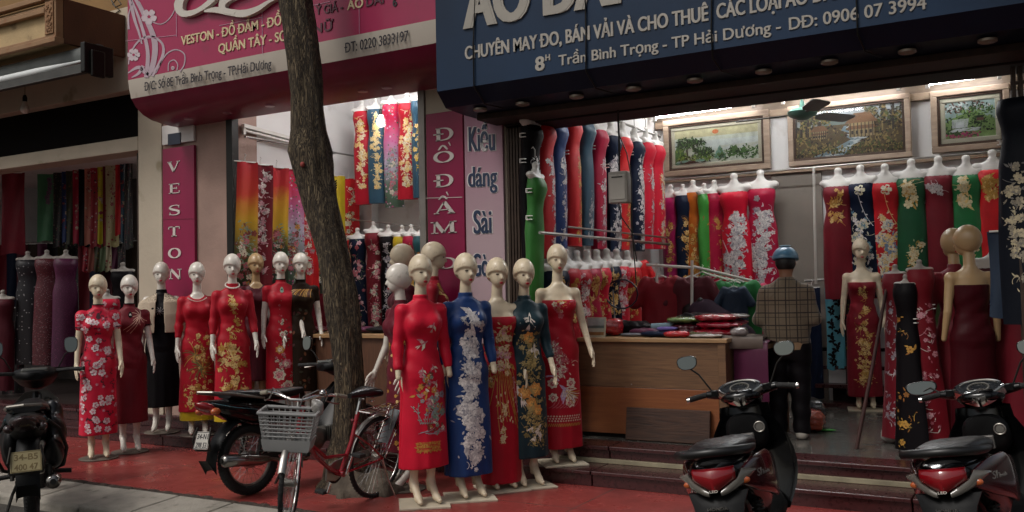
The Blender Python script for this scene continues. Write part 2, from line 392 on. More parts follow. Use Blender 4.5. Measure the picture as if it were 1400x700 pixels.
def body_parts(arms=((.1,.1,.1),(.1,.1,.1)), yaw=0, hands=(True, True), tilt=0):
    """standing display figure facing -Y; returns a filled MB (0 skin, 1 lips, 2 dark eyes)"""
    key = (arms, yaw, hands)
    if key in _bodies: return _bodies[key]
    ca, sa = math.cos(yaw), math.sin(yaw)
    J = [arm_joints(arms[0], -1), arm_joints(arms[1], 1)]
    def fn(x, y, z):
        d = prof(x, y, z, TORSO, .8, 1.53)
        for s in (-1, 1):
            d = smin(d, el(x, y, z, (s*.068,-.07,1.345), (.06,.055,.058)), .04)
            sh, e, w = J[0] if s < 0 else J[1]
            d = smin(d, el(x, y, z, (sh[0], sh[1], sh[2]), (.043,.043,.045)), .04)
            a = np.minimum(rc(x, y, z, sh, e, .041, .032), rc(x, y, z, e, w, .033, .0215))
            d = smin(d, a, .015)
            l = smin(rc(x, y, z, (s*.08,.005,.92), (s*.072,-.01,.52), .078, .05), rc(x, y, z, (s*.072,0,.52), (s*.068,.035,.14), .05, .03), .02)
            l = smin(l, el(x, y, z, (s*.07,.03,.38), (.045,.05,.11)), .03)
            ft = smin(rc(x, y, z, (s*.068,.035,.14), (s*.072,-.075,.045), .032, .028), rc(x, y, z, (s*.072,-.075,.042), (s*.076,-.14,.024), .027, .019), .02)
            ft = smin(ft, rc(x, y, z, (s*.068,.04,.14), (s*.068,.055,.085), .03, .026), .02)
            d = smin(d, smin(l, ft, .02), .03)
        d = smin(d, rc(x, y, z, (0,.012,1.5), (0,-.005,1.64), .05, .044), .03)
        X, Y = ca*x+sa*y, -sa*x+ca*y
        hd = smin(el(X, Y, z, (0,-.01,1.755), (.073,.093,.105)), el(X, Y, z, (0,-.052,1.69), (.045,.05,.052)), .035)
        for s in (-1, 1): hd = np.maximum(hd, -el(X, Y, z, (s*.031,-.112,1.742), (.021,.017,.011)))
        hd = smin(hd, rc(X, Y, z, (0,-.1,1.75), (0,-.117,1.708), .007, .012), .012)
        hd = smin(hd, el(X, Y, z, (.073,.01,1.73), (.008,.017,.026)), .006); hd = smin(hd, el(X, Y, z, (-.073,.01,1.73), (.008,.017,.026)), .006)
        cap = np.maximum(el(X, Y, z, (0,-.006,1.765), (.089,.115,.119)), -((X*.36+(Y+.108)*.42+(z-1.752)*.83)))
        cap = np.maximum(cap, 1.665-z)
        hd = smin(hd, cap, .003)
        return smin(d, hd, .012)
    xm = .42
    V, F = snet(fn, (-xm,-.36,-.01), (xm,.2,1.9), .0085)
    mb = MB(); mb.np(V, F, 0)
    Mh = Matrix.Rotation(yaw, 4, 'Z')
    rot = lambda p: Mh @ Vector(p)
    mb.ell(rot((0,-.1005,1.671)), (.019,.009,.0055), 10, 1, None); mb.ell(rot((0,-.1,1.664)), (.015,.009,.005), 10, 1)
    for s in (-1, 1): mb.ell(rot((s*.031,-.0945,1.74)), (.0165,.008,.0055), 10, 2)
    HV, HF = hand_mesh()
    for s, j, on in ((-1, J[0], hands[0]), (1, J[1], hands[1])):
        if not on: continue
        sh, e, w = (Vector(q) for q in j); dz = (e-w).normalized()
        x = Vector((-s, .25, 0)); x = (x-dz*x.dot(dz)).normalized(); y = dz.cross(x)
        P = HV.copy()
        if s > 0: pass
        M = np.array([[x.x, y.x*(-1 if s > 0 else 1)*(-1 if y.y*(-1 if s > 0 else 1) < 0 else 1), dz.x], [x.y, y.y*(-1 if s > 0 else 1)*(-1 if y.y*(-1 if s > 0 else 1) < 0 else 1), dz.y], [x.z, y.z*(-1 if s > 0 else 1)*(-1 if y.y*(-1 if s > 0 else 1) < 0 else 1), dz.z]])
        mb.np(P @ M.T + np.array(w), HF, 0)
        mb.torus(w+dz*.006, .0235, .0022, 'Z', 14, 6, 0)
    _bodies[key] = mb
    return mb
SKIN = dict(cream=mat('cream_mannequin_skin', '#cfbfa4', .4, var=.1, vs=22, coat=.12, dirt='#b5a184'), white=mat('white_mannequin_skin', '#d4cdc2', .28, var=.08, vs=20, coat=.25, dirt='#bdb5a8'), tan=mat('tan_and_shaded_mannequin_skin', '#ad9068', .35, var=.06, coat=.2))
LIP = mat('lip_paint', '#a31525', .35, var=0); EYE = mat('eye_paint', '#43352a', .6, var=0)
BASEM = mat('pale_base_board', '#b8ad98', .6, var=.2, dirt='#8d8371'); DISC = mat('dull_metal_disc', '#6b635a', .5, .3, var=.2)
_bmesh = {}
def body_object(parent, arms, yaw, hands, skin):
    key = (arms, yaw, hands, skin)
    if key not in _bmesh:
        o = body_parts(arms, yaw, hands).build('body', [SKIN[skin], LIP, EYE], parent, 180); _bmesh[key] = o.data; return o
    o = bpy.data.objects.new('body', _bmesh[key]); COL.objects.link(o); o.parent = parent; return o

def dress_field(neck='collar', sleeve=.75, hem=.25, hemw=.2, arms=None, folds=.02, seed=0, puff=0, hemb=.14):
    J = [arm_joints(arms[0], -1), arm_joints(arms[1], 1)] if arms else None
    tab = [(z, a+.011, b+.011, c) for z, a, b, c in TORSO if z > .85]
    tab += [(.8,.172,.118,.005),(.6,(.172+hemw)/2,(.118+hemb)/2-.004,0),(hem,hemw,hemb,0)]
    top = dict(collar=1.545, strapless=1.392, round=1.5, cape=1.5)[neck]
    def fn(x, y, z):
        d = prof(x, y, z, tab, None, 1.53, (folds, 4, .85, hem, seed*1.7))
        for s in (-1, 1):
            d = smin(d, el(x, y, z, (s*.066,-.068,1.345), (.07,.066,.066)), .05)
        if sleeve > 0 and J:
            for s in (-1, 1):
                sh, e, w = (Vector(q) for q in (J[0] if s < 0 else J[1]))
                d = smin(d, el(x, y, z, tuple(sh), (.046+puff,.05+puff,.047+puff)), .035)
                a2 = sh.lerp(e, min(1, sleeve/.5)); d = smin(d, rc(x, y, z, tuple(sh), tuple(a2), .049+puff, .043+puff*.7), .02)
                if sleeve > .5: w2 = e.lerp(w, (sleeve-.5)/.5); d = smin(d, rc(x, y, z, tuple(e), tuple(w2), .046, .036), .012)
        if neck == 'collar':
            d = smin(d, np.maximum(rc(x, y, z, (0,.012,1.5), (0,-.002,1.63), .059, .054), z-1.572), .012)
        elif neck == 'strapless': d = np.maximum(d, z-top-np.abs(x)*.0)
        else: d = np.maximum(d, -np.maximum(el(x, y, z, (0,-.03,1.56), (.085,.09,.1)), -1+0*x))
        if sleeve > .5 and neck == 'collar': d = d+.016*np.exp(-((y+.012)/.009)**2)*np.clip((.98-z)*12, 0, 1)*(np.abs(x) > .08)
        wr = .0026*np.sin(46*z+9*x+3*np.sin(7*x))*np.clip((1.3-np.abs(z-1.15)*4), 0, 1)
        d = d+wr
        return np.maximum(d, hem+.006*np.sin(5*x)-z)
    return fn
class Emb:
    """flat motifs (2D polygons, metres across / height) that are sewn on to a dress by projection from its front"""
    def __init__(s): s.p = []
    def poly(s, pts, m): s.p.append((pts, m))
    def fan(s, u, v, pts, m):
        for i in range(len(pts)): s.p.append(([(u, v), pts[i], pts[(i+1) % len(pts)]], m))
    def leaf(s, u, v, L, w, a, m):
        ca, sa = math.cos(a), math.sin(a); q = lambda t, n: (u+ca*t-sa*n, v+sa*t+ca*n)
        s.p.append(([q(0,0), q(L*.3,w*.45), q(L*.65,w*.4), q(L,0), q(L*.65,-w*.4), q(L*.3,-w*.45)], m))
    def flower(s, u, v, r, m, mc=None, n=5, rot=0, inner=None):
        for k in range(n):
            a = rot+2*PI*k/n; c, d = math.cos(a), math.sin(a); q = lambda t, w: (u+c*t-d*w, v+d*t+c*w)
            s.p.append(([q(r*.08,0), q(r*.45,r*.36), q(r*.85,r*.34), q(r*1.0,r*.1), q(r*.9,0), q(r*1.0,-r*.1), q(r*.85,-r*.34), q(r*.45,-r*.36)], m))
            if inner is not None: s.leaf(u, v, r*.6, r*.22, a, inner)
        if mc is not None: s.p.append(([(u+r*.22*math.cos(2*PI*k/6), v+r*.22*math.sin(2*PI*k/6)) for k in range(6)], mc))
    def rose(s, u, v, r, m, m2):
        for k in range(7): a = 2*PI*k/7; s.leaf(u+r*.3*math.cos(a), v+r*.3*math.sin(a), r*.75, r*.75, a, m)
        for k in range(5): a = .6+2*PI*k/5; s.leaf(u+r*.08*math.cos(a), v+r*.08*math.sin(a), r*.55, r*.5, a, m2)
        s.p.append(([(u+r*.22*math.cos(k), v+r*.22*math.sin(k)) for k in range(6)], m))
        for k in range(4): a = .3+2*PI*k/4; s.stroke([(u+r*.5*math.cos(a), v+r*.5*math.sin(a)), (u+r*.6*math.cos(a+.5), v+r*.6*math.sin(a+.5)), (u+r*.52*math.cos(a+1), v+r*.52*math.sin(a+1))], r*.09, m2)
    def stroke(s, pts, w, m):
        for i in range(len(pts)-1):
            (a, b), (c, d) = pts[i], pts[i+1]; L = math.hypot(c-a, d-b) or 1; nx, ny = -(d-b)/L*w/2, (c-a)/L*w/2
            s.p.append(([(a+nx,b+ny),(c+nx,d+ny),(c-nx,d-ny),(a-nx,b-ny)], m))
    def curve(s, u, v, L, a, bend, w, m, n=8, leaves=0, lm=None, ll=.02, rr=None):
        pts = [(u, v)]
        for i in range(n): a += bend/n; u += math.cos(a)*L/n; v += math.sin(a)*L/n; pts.append((u, v))
        s.stroke(pts, w, m)
        for k in range(leaves):
            t = int((k+.5)/leaves*n); p = pts[t]; q = pts[min(t+1, n)]; an = math.atan2(q[1]-p[1], q[0]-p[0])
            s.leaf(p[0], p[1], ll, ll*.42, an+(.8 if k % 2 else -.8), lm if lm is not None else m)
        return pts
    def bird(s, u, v, r, a, m, m2):
        def q(t, n): return (u+math.cos(a)*t-math.sin(a)*n, v+math.sin(a)*t+math.cos(a)*n)
        s.p.append(([q(-r*.5,0), q(-r*.1,r*.14), q(r*.35,r*.1), q(r*.6,r*.02), q(r*.35,-r*.08), q(-r*.1,-r*.13)], m))
        s.p.append(([q(r*.2,r*.08), q(r*.05,r*.55), q(-r*.45,r*.85), q(-r*.25,r*.3), q(-r*.2,r*.05)], m)); s.p.append(([q(r*.15,-r*.05), q(-r*.1,-r*.45), q(-r*.6,-r*.6), q(-r*.3,-r*.2), q(-r*.2,-r*.02)], m2))
        for k in range(4): s.leaf(*q(-r*.4,0), r*.6, r*.1, a+PI+(k-1.5)*.22, m2 if k % 2 else m)
        for k in range(3): s.stroke([q(r*.1-k*.12*r,r*.12), q(-r*(.1+k*.1),r*(.5-.08*k))], r*.05, m2)
    def spray(s, pts, r, cols, leafm, n, jitter=.02, rnd=None, stemm=None, dens=3):
        """flowers, leaves and tendrils along a path"""
        rnd = rnd or rng
        if stemm is not None: s.stroke(pts, .005, stemm)
        for k in range(n):
            t = rnd.random()*(len(pts)-1); i = min(int(t), len(pts)-2); t -= i
            u = pts[i][0]*(1-t)+pts[i+1][0]*t+rnd.gauss(0, jitter); v = pts[i][1]*(1-t)+pts[i+1][1]*t+rnd.gauss(0, jitter)
            c = rnd.choice(cols); q = r*rnd.uniform(.55, 1.2)
            for _ in range(dens): s.leaf(u+rnd.gauss(0, jitter*.6), v+rnd.gauss(0, jitter*.6), q*rnd.uniform(.9, 1.8), q*.5, rnd.uniform(0, 2*PI), rnd.choice(leafm))
            if rnd.random() < .7: s.flower(u, v, q, c, rnd.choice(leafm), 5, rnd.random()*6, inner=rnd.choice(leafm) if rnd.random() < .4 else None)
            else: s.curve(u, v, q*3, rnd.uniform(0, 2*PI), rnd.uniform(-3, 3), .004, rnd.choice(leafm), 6)
    def sew(s, mb, first, off=.0025, rad=None, cols=None):
        """project on to what mb holds so far; materials start at slot first"""
        T = BVHTree.FromPolygons([Vector(p) for p in mb.v], [tuple(f) for f in mb.f]); k = 0
        for pts, m in s.p:
            out = []; k += 1; o = off+(k % 7)*.00022
            for u, v in pts:
                h = T.ray_cast(Vector((u, -1.5, v)), Vector((0, 1, 0)))
                if h[0] is None: break
                out.append(h[0]+Vector((0, -o, 0)))
            if len(out) < len(pts): continue
            if max(p.y for p in out)-min(p.y for p in out) > .06: continue
            if len(out) > 4:
                c = sum(out, Vector())/len(out); n = len(out); mb.add(out+[c], [(i, (i+1) % n, n) for i in range(n)], first+m)
            else: mb.add(out, [tuple(range(len(out)))], first+m)
def mannequin(name, label, base, h, rz, col, threads=(), motif=None, neck='collar', sleeve=.75, hem=.25, hemw=.2, arms=((.1,.1,.1),(.1,.1,.1)), yaw=0, hands=(True,True), skin='cream', board='square', group=None, seed=0, extra=None, shine=.5, puff=0, fold=.034, boardrot=0, hemb=.14):
    s = h/1.868
    t = thing(name, label, 'mannequin', base, rz, group, s)
    bo = body_object(t, arms, yaw, hands, skin); bo.location = (0, 0, .008)
    F = snet(dress_field(neck, sleeve, hem, hemw, arms, fold, seed, puff, hemb), (-.46,-.36,hem-.03), (.46,.24,1.6), .0095)
    mb = MB(); mb.np(*F, 0)
    e = Emb()
    if motif: motif(e, random.Random(seed+11))
    e.sew(mb, 1)
    d = mb.build('dress', [col]+list(threads), t, 180); d.location = (0, 0, .008)
    b = MB()
    if board == 'square': b.box((-.19,-.2,-.012), (.19,.17,.004)); M = BASEM
    else: b.lathe([(.0,-.012),(.19,-.012),(.195,-.002),(.18,.004),(.0,.005)], n=28); M = DISC
    bb = b.build('base_plate', M, t, 30, .003); bb.rotation_euler.z = boardrot
    if extra: extra(t)
    return t

# hanging torso forms: white shoulder bust with neck knob + a dress tube
BUST = mat('white_plastic_bust', '#d9d5ce', .35, var=.05, coat=.15); CLIP = mat('white_clip_plastic', '#e5e2dc', .4, var=0)
_bust = {}
def form_rings(L, w=.165, flat=.6, seed=0, hemw=None, n=18):
    hemw = hemw or w*.98
    P = [(0,w*.93,.078,-.01),(-.05,w*1.0,.1,-.02),(-.1,w*1.0,.108,-.022),(-.2,w*.86,.085,-.005),(-.28,w*.8,.078,0),(-.38,w*.93,.09,.006),(-.48,w*1.04,.098,.008),(-.6,w*1.02,.09,.004)]
    m = max(3, int((L-.6)/.15)); P += [(-.6-(L-.6)*(k+1)/m, w*1.02+(hemw-w*1.02)*(k+1)/m, .09-.03*(k+1)/m, .0) for k in range(m)]
    R_ = []
    for z, a, b, c in P:
        f = max(0, min(1, (-z-.5)/.5)); ring = []
        for k in range(n):
            t = 2*PI*k/n; s = 1+.1*f*math.sin(4*t+seed)+.06*f*math.sin(7*t+2*seed+3*z); ring.append((a*s*math.cos(t), (c+b*s*math.sin(t))*(.35+.65*w/.165), z))
        R_.append(ring)
    return R_
def bust_mesh(style):
    if style in _bust: return _bust[style]
    def fn(x, y, z):
        d = prof(x, y, z, [(.105,.045,.04,.0),(.075,.1,.05,0),(.04,.15,.065,-.005),(0,.15,.078,-.012),(-.08,.15,.085,-.015)], -.08, .11)
        d = smin(d, rc(x, y, z, (0,0,.05), (0,0,.155), .04, .035), .03)
        d = smin(d, el(x, y, z, (0,0,.175), (.043,.04,.036)), .012)
        for s in (-1, 1): d = smin(d, el(x, y, z, (s*.148,-.004,.04), (.05,.05,.038)), .035)
        return d
    V, F = snet(fn, (-.24,-.13,-.1), (.24,.11,.24), .011)
    mb = MB(); mb.np(V, F, 0); o = mb.build('bust', BUST if style == 'a' else mat('shaded_white_bust', '#99928a', .5, var=.15), None, 180); _bust[style] = o.data; bpy.data.objects.remove(o); return _bust[style]  # second style: white bust darkened in colour to stand in for shade
def dress_form(label, loc, rz, L, col, threads=(), motif=None, w=.165, group=None, seed=0, clips=(), hook=0, hemw=None, name='dress_form', bust=True, off=.0025, dimbust=False):
    jq = random.Random(seed*7+int(L*100)); t = thing(name, label, 'dress form', Vector(loc)+Vector((0,0,jq.uniform(-.025,.02))), rz+jq.uniform(-.12,.12), group); t.rotation_euler.y = jq.uniform(-.025,.025); t.rotation_euler.x = jq.uniform(-.02,.03)
    if bust:
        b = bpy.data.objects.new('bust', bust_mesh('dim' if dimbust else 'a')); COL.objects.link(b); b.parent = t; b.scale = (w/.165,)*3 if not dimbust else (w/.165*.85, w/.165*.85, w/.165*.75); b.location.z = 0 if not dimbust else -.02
    mb = MB(); mb.loft(form_rings(L, w, seed=seed, hemw=hemw), 0)
    if motif:
        e = Emb(); motif(e, random.Random(seed+5)); e.sew(mb, 1, off)
    mb.build('dress', [col]+list(threads), t, 60)
    for sx, z in clips:
        c = MB(); x = sx*w*1.02; c.box((x-.012,-.03,z-.02), (x+.012,.03,z-.012)); c.box((x-.012,-.03,z+.012), (x+.012,.03,z+.02)); c.box((x-.012,.022,z-.02), (x+.012,.03,z+.02)); c.build('clip', CLIP, t, 30, .002)
    if hook:
        k = MB(); k.tube([(0,0,.19),(0,0,.19+hook*.7),(.0,.02,.19+hook),(0,.035,.19+hook*.85)], .004, 6); k.build('hook', M_STEEL, t)
    return t
M_STEEL = mat('brushed_steel', '#9a9792', .3, .9, var=.1); M_CHROME = mat('chrome', '#c9c7c4', .12, 1, var=0)
# ================================================================== SETTING
ASPH = mat('dusty_asphalt', '#39352f', .85, var=.35, vs=9, bump=.5, bs=90)
KERB = mat('worn_kerb_stone', '#8b857b', .8, var=.3, vs=7, bump=.5, bs=45, dirt='#6b655b')
PAVE = tiles('red_pavement_tile', '#883733', '#903d39', '#65423d', (1.05, .9), .26, .009, .5)
GRAN = mat('maroon_granite', '#3b1a1b', .28, var=.3, vs=30, coat=.2)
GRANL = mat('worn_granite_edge', '#4a2423', .3, var=.3, vs=12)
STRIP = mat('old_cream_stone_strip', '#8c836c', .6, var=.3)
MORT = mat('broken_mortar', '#3b3029', .95, var=.5, vs=25, bump=.8, bs=30)
GREYT = tiles('grey_floor_tile', '#55524e', '#5c5954', '#46423f', (.6, .6), .14, .004, .1)
WHITE = mat('white_wall_paint', '#dcd9d6', .6, var=.07, vs=3, dirt='#cbc6c0')
CREAMW = mat('stained_cream_wall', '#b3a794', .75, var=.12, vs=2.2, bump=.15, bs=25, dirt='#94876f')
PINKW = mat('dusty_pink_wall', '#a08478', .75, var=.15, vs=2.5, bump=.15, bs=25)
OCHRE = mat('ochre_wall_paint', '#80633c', .8, var=.2, vs=3, dirt='#84602f')
DARKW = mat('dark_brown_timber', '#1c120f', .6, var=.3, vs=8, spec=.2)
BLACK = mat('black_metal', '#15130f', .45, .3, var=.1)
GREYW = mat('grey_painted_panel', '#7c7369', .6, var=.1, vs=3)
TRIM = wood('light_oak_trim', '#806a55', '#9c8670', (1, 6, 6))
SHUT = mat('brown_folding_shutter', '#3f3128', .5, .4, var=.25, vs=12)
TUBE = mat('lit_fluorescent_tube', (.96, .98, 1), .4, var=0, emit=LAMP*1.5); TUBEW = mat('lit_wall_tube', (.96, .98, 1), .4, var=0, emit=LAMP*.38); HOUS = mat('white_enamel_housing', '#cfcac2', .45, var=.05)

m = MB(); m.add([(-120,-60,-.13),(120,-60,-.13),(120,200,-.13),(-120,200,-.13)], [(0,1,2,3)]); tag(m.build('road', ASPH), kind='structure')
m = MB(); x = -15.0
while x < 4:
    L = .62; jx = rng.uniform(-.006, .006); q = rng.uniform(-.008, .008)
    m.loft([[(X_, 4.86+jx, -.14), (X_, 4.86+jx, -.055+q), (X_, 4.9+jx, -.035+q), (X_, 5.36, -.004+q*.5), (X_, 5.36, -.14)] for X_ in (x+.006, x+L-.006)]); x += L
tag(m.build('kerb', KERB, smooth=0, bevel=.012), kind='structure')
m = MB(); m.box((-40, 5.4, -.2), (12, 7.1, 0)); tag(m.build('pavement', PAVE, smooth=0), kind='structure')
m = MB(); pts = []
for k in range(120):
    X_ = -15+k*.16; m.ell((X_, 5.385+rng.uniform(-.02,.02), -.01), (rng.uniform(.06,.12), rng.uniform(.02,.04), rng.uniform(.008,.022)), 8)
m.box((-15, 5.355, -.12), (5, 5.4, -.008)); tag(m.build('mortar_joint', MORT), kind='structure')
# ------------------------------------------------------------------ steps
st = thing('entrance_steps', 'dark maroon granite steps running along the front of all three shops', 'steps', (-4, 7.1, 0))
for (x0, x1) in ((-16, -10.6), (-10.59, -8.6), (-8.59, -6.2), (-6.19, -3.36), (-3.35, -.9), (-.89, 3)):
    b = MB(); b.box((x0, 7.06, 0), (x1, 7.46, .1)); b.box((x0, 7.03, .1), (x1, 7.46, .13)); b.build('lower_step', GRAN, st, 0, .006, True)
    b = MB(); b.box((x0, 7.43, .131), (x1, 7.7, .24)); b.box((x0, 7.40, .24), (x1, 7.72, .275)); b.build('upper_step', GRAN, st, 0, .006, True)
b = MB(); b.box((-3.9, 7.39, .131), (-.5, 7.425, .168)); b.build('edge_strip', STRIP, st, 0, .003, True)

# ================================================================== BUILDINGS
def folding_gate(X0, X1, Y0, z0, z1, parent, n=5):
    g = MB()
    for k in range(n):
        xx = X0+(X1-X0)*(k+.5)/n
        g.box((xx-.012, Y0-.02, z0), (xx+.012, Y0+.05, z1)); g.box((xx-.02, Y0+.01, z0), (xx-.013, Y0+.03, z1))
    for z in np.arange(z0+.25, z1, .62): g.box((X0, Y0-.012, z), (X1, Y0+.0, z+.025))
    return g.build('folding_gate', SHUT, parent, 0, .003, True)
# right-hand shop
rs = thing('shop_building', 'wide bright shop unit under the blue sign with grey tiled floor and open front', 'shop', (-2, 7.5, 0))
def part(nm, lo, hi, M, parent, bevel=0): b = MB(); b.box(lo, hi); return b.build(nm, M, parent, 0, bevel, True)
part('floor', (-4.3, 7.722, 0), (.2, 11.2, .27), GREYT, rs)
part('side_wall', (-4.42, 8.0, .27), (-4.3, 11.2, 4.1), WHITE, rs)
part('back_wall', (-4.42, 11.2, .27), (.35, 11.35, 4.1), WHITE, rs)
part('end_wall', (.2, 7.72, .0), (.35, 11.2, 4.1), WHITE, rs)
part('ceiling', (-4.42, 7.4, 4.1), (.35, 11.35, 4.2), WHITE, rs)
part('shutter_box', (-4.33, 7.4, 3.15), (.35, 7.8, 4.09), DARKW, rs, .01)
part('signboard_rail', (-4.4, 7.05, 3.165), (.35, 7.395, 3.215), mat('rusty_steel_rail', '#3a2a22', .7, .3, var=.4, vs=15), rs)
folding_gate(-4.33, -4.17, 7.46, .28, 3.14, rs, 5); folding_gate(-.2, .15, 7.46, .28, 3.14, rs, 8)
part('grey_panel', tuple(WY(1059, 400, 11.15)*1)[:2]+(.27,), (WY(1128, 400, 11.15).x, 11.195, 2.98), GREYW, rs)
part('picture_rail', (-4.29, 11.1, 2.95), (.19, 11.195, 2.985), TRIM, rs, .004)
part('cornice_trim', (-4.29, 11.12, 3.64), (.19, 11.195, 3.72), TRIM, rs, .004); part('cornice_board', (-4.29, 11.15, 3.722), (.19, 11.195, 4.095), wood('dark_beige_board', '#5d4c3d', '#70604f', (1, 6, 6)), rs)
part('stair_string', (-2.2, 11.05, .27), (-1.2, 11.14, .5), DARKW, rs)
for k in range(4): part('stair_tread', (-2.35, 10.75+.1*k, .27+.2*k), (-1.5, 11.05, .31+.2*k), GRAN, rs)
# pillar between the middle and right shops
pl = thing('dividing_pillar', 'cream pillar between the two big shops that carries the two upright lettered boards', 'pillar', (-4.8, 7.6, 0))
part('shaft', (-5.25, 7.46, .0), (-4.34, 7.99, 5.2), CREAMW, pl, .006)
# middle shop
ms = thing('shop_building', 'middle shop unit under the pink sign with white walls and a wooden counter', 'shop', (-6.5, 7.5, 0))
part('floor', (-8.0, 7.722, 0), (-4.43, 9.7, .27), GREYT, ms)
part('front_wall', (-9.04, 7.46, 0), (-7.96, 7.9, 5.2), PINKW, ms, .006)
part('door_frame', (-7.955, 7.42, .27), (-7.86, 7.52, 4.2), BLACK, ms, .004)
part('door_frame', (-5.33, 7.44, .27), (-5.255, 7.52, 4.2), mat('pale_steel_frame', '#8f8a84', .4, .5), ms, .004)
part('side_wall', (-8.1, 7.91, .27), (-8.0, 9.7, 4.6), WHITE, ms)
part('back_wall', (-8.1, 9.7, .27), (-4.43, 9.82, 4.6), WHITE, ms)
part('dividing_wall', (-5.25, 8.0, .27), (-4.425, 9.7, 4.6), WHITE, ms)
part('ceiling', (-8.1, 7.5, 4.6), (-4.43, 9.82, 4.7), WHITE, ms)
part('corner_post', (-7.72, 9.55, .27), (-7.6, 9.695, 4.59), WHITE, ms)
# left shop
ls = thing('shop_building', 'dim left-hand shop unit with cream pillar and lintel under the balcony', 'shop', (-11.5, 7.5, 0))
part('jamb_pillar', (-9.46, 7.44, 0), (-9.045, 7.9, 5.4), CREAMW, ls, .008)
part('lintel', (-15.5, 7.44, 3.42), (-9.465, 7.75, 3.59), CREAMW, ls, .008)
part('transom_panel', (-15.5, 7.6, 3.59), (-9.465, 7.75, 4.17), mat('black_brown_transom', '#0f0a09', .8, var=.3, spec=.1), ls)
part('upper_wall', (-15.5, 7.44, 4.17), (-9.465, 7.75, 5.2), CREAMW, ls, .008)
part('balcony_wall', (-15.5, 7.5, 5.2), (-7.0, 7.7, 7.5), OCHRE, ls)
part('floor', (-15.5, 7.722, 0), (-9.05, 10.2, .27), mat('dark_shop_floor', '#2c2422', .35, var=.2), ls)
part('back_wall', (-15.5, 10.2, .27), (-8.9, 10.3, 3.7), mat('shaded_wall_grey', '#453e39', .7), ls)  # wall colour darkened to put the shop's shade into it
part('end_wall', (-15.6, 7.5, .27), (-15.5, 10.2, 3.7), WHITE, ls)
part('side_wall', (-9.2, 7.91, .27), (-9.05, 10.2, 3.7), mat('shaded_wall_grey', '#453e39', .7), ls)
part('ceiling', (-15.5, 7.76, 3.62), (-9.05, 10.3, 3.7), WHITE, ls)
folding_gate(-9.62, -9.47, 7.56, .28, 3.41, ls, 4)
part('door_post', (-13.4, 7.6, .27), (-13.2, 7.7, 3.41), mat('shaded_wall_grey', '#453e39', .7), ls)
# upper storeys behind the signs
us = thing('upper_storey', 'plain ochre upper storey wall behind the shop signs', 'wall', (-4, 7.6, 4.3))
part('wall', (-7.0, 7.6, 5.21), (3, 7.9, 8), OCHRE, us)
# balcony of the left building
P = WY(172, 79, 7.44); Q = WX(82, 56, P.x); BX, BY0, BZ = P.x, Q.y, P.z
bl = thing('balcony', 'old cream balcony with carved corner panel and brown end wall at upper left', 'balcony', (BX-2, 7.4, BZ))
b = MB(); b.box((-16, BY0+.02, BZ+.05), (BX-.06, 7.43, BZ+.5)); b.build('slab', mat('weathered_cream_plaster', '#b39a72', .8, var=.22, vs=3, dirt='#7d6748', bump=.2), bl, 0, .01, True)
part('end_wall', (BX-.055, BY0+.05, BZ+.005), (BX, 7.435, BZ+.52), mat('rust_brown_plaster', '#54331f', .75, var=.3, vs=3, bump=.2, dirt='#4d2b1d'), bl, .006)
PLS = mat('peach_plaster_moulding', '#8f6f50', .75, var=.2, vs=6, dirt='#8d6444')
for nm, z0, z1, d in (('lower_moulding', .0, .06, .05), ('lower_fillet', .062, .1, .025), ('upper_moulding', .36, .42, .05), ('upper_fillet', .422, .45, .03), ('top_ledge', .5, .56, .07)):
    part(nm, (-16, BY0-d, BZ+z0), (BX-.22, BY0+.018, BZ+z1), PLS, bl, .008)
pb = MB(); pb.box((BX-.21, BY0-.05, BZ+.0), (BX-.002, BY0+.045, BZ+.6)); pb.box((BX-.24, BY0-.08, BZ-.01), (BX+.02, BY0+.04, BZ+.05)); pb.box((BX-.24, BY0-.08, BZ+.5), (BX+.02, BY0+.04, BZ+.56))
pp = pb.build('corner_pilaster', PLS, bl, 0, .008, True)
cv = MB(); cv.box((BX-.18, BY0-.065, BZ+.1), (BX-.035, BY0-.052, BZ+.47))
for k in range(46): cv.ell((BX-.107+rng.uniform(-.055,.055), BY0-.066, BZ+.285+rng.uniform(-.16,.16)), (rng.uniform(.006,.016), .012, rng.uniform(.006,.02)), 8)
cv.torus((BX-.107, BY0-.066, BZ+.285), .035, .008, 'Y', 18, 6); cv.torus((BX-.107, BY0-.066, BZ+.38), .03, .007, 'Y', 18, 6); cv.torus((BX-.107, BY0-.066, BZ+.19), .03, .007, 'Y', 18, 6)
cv.build('carved_panel', mat('carved_plaster', '#8f6a4a', .8, var=.3, vs=30), pp, 40, 0, False).location = (-bl.location.x, -bl.location.y, -bl.location.z)
# rolled awning under the balcony
aw = thing('rolled_awning', 'grey rolled-up awning with pale front bar under the balcony', 'awning', (BX-2, BY0+.3, BZ-.15))
P1 = WY(126, 84, BY0+.12); ax = P1.x; az = P1.z; ay = BY0+.12
b = MB(); b.cyl((-16, ay+.12, az+.1), (ax-.03, ay+.12, az+.1), .13, n=24); b.build('fabric_roll', mat('grey_awning_canvas', '#626664', .6, var=.12), aw, 40, 0, True)
b = MB(); b.box((-16, ay-.09, az-.13), (ax-.05, ay-.06, az-.03)); b.box((-16, ay-.1, az-.14), (ax-.05, ay-.03, az-.125)); b.build('lower_bar', mat('grey_steel_bar', '#4b4a47', .5, .4, var=.2), aw, 0, .005, True)
b = MB(); b.tube([(-16, ay-.06, az-.02), (ax-.9, ay-.06, az-.005), (ax-.15, ay-.0, az+.03)], [.045, .045, .012], 12); b.build('front_bar', mat('white_painted_bar', '#dfe3e2', .35, var=.04), aw, 60, 0, True)
b = MB(); b.box((ax-.045, ay-.12, az-.14), (ax+.03, ay+.26, az+.2)); b.box((ax+.031, ay-.05, az-.18), (ax+.07, ay+.12, az+.12)); b.build('end_bracket', BLACK, aw, 0, .012, True)
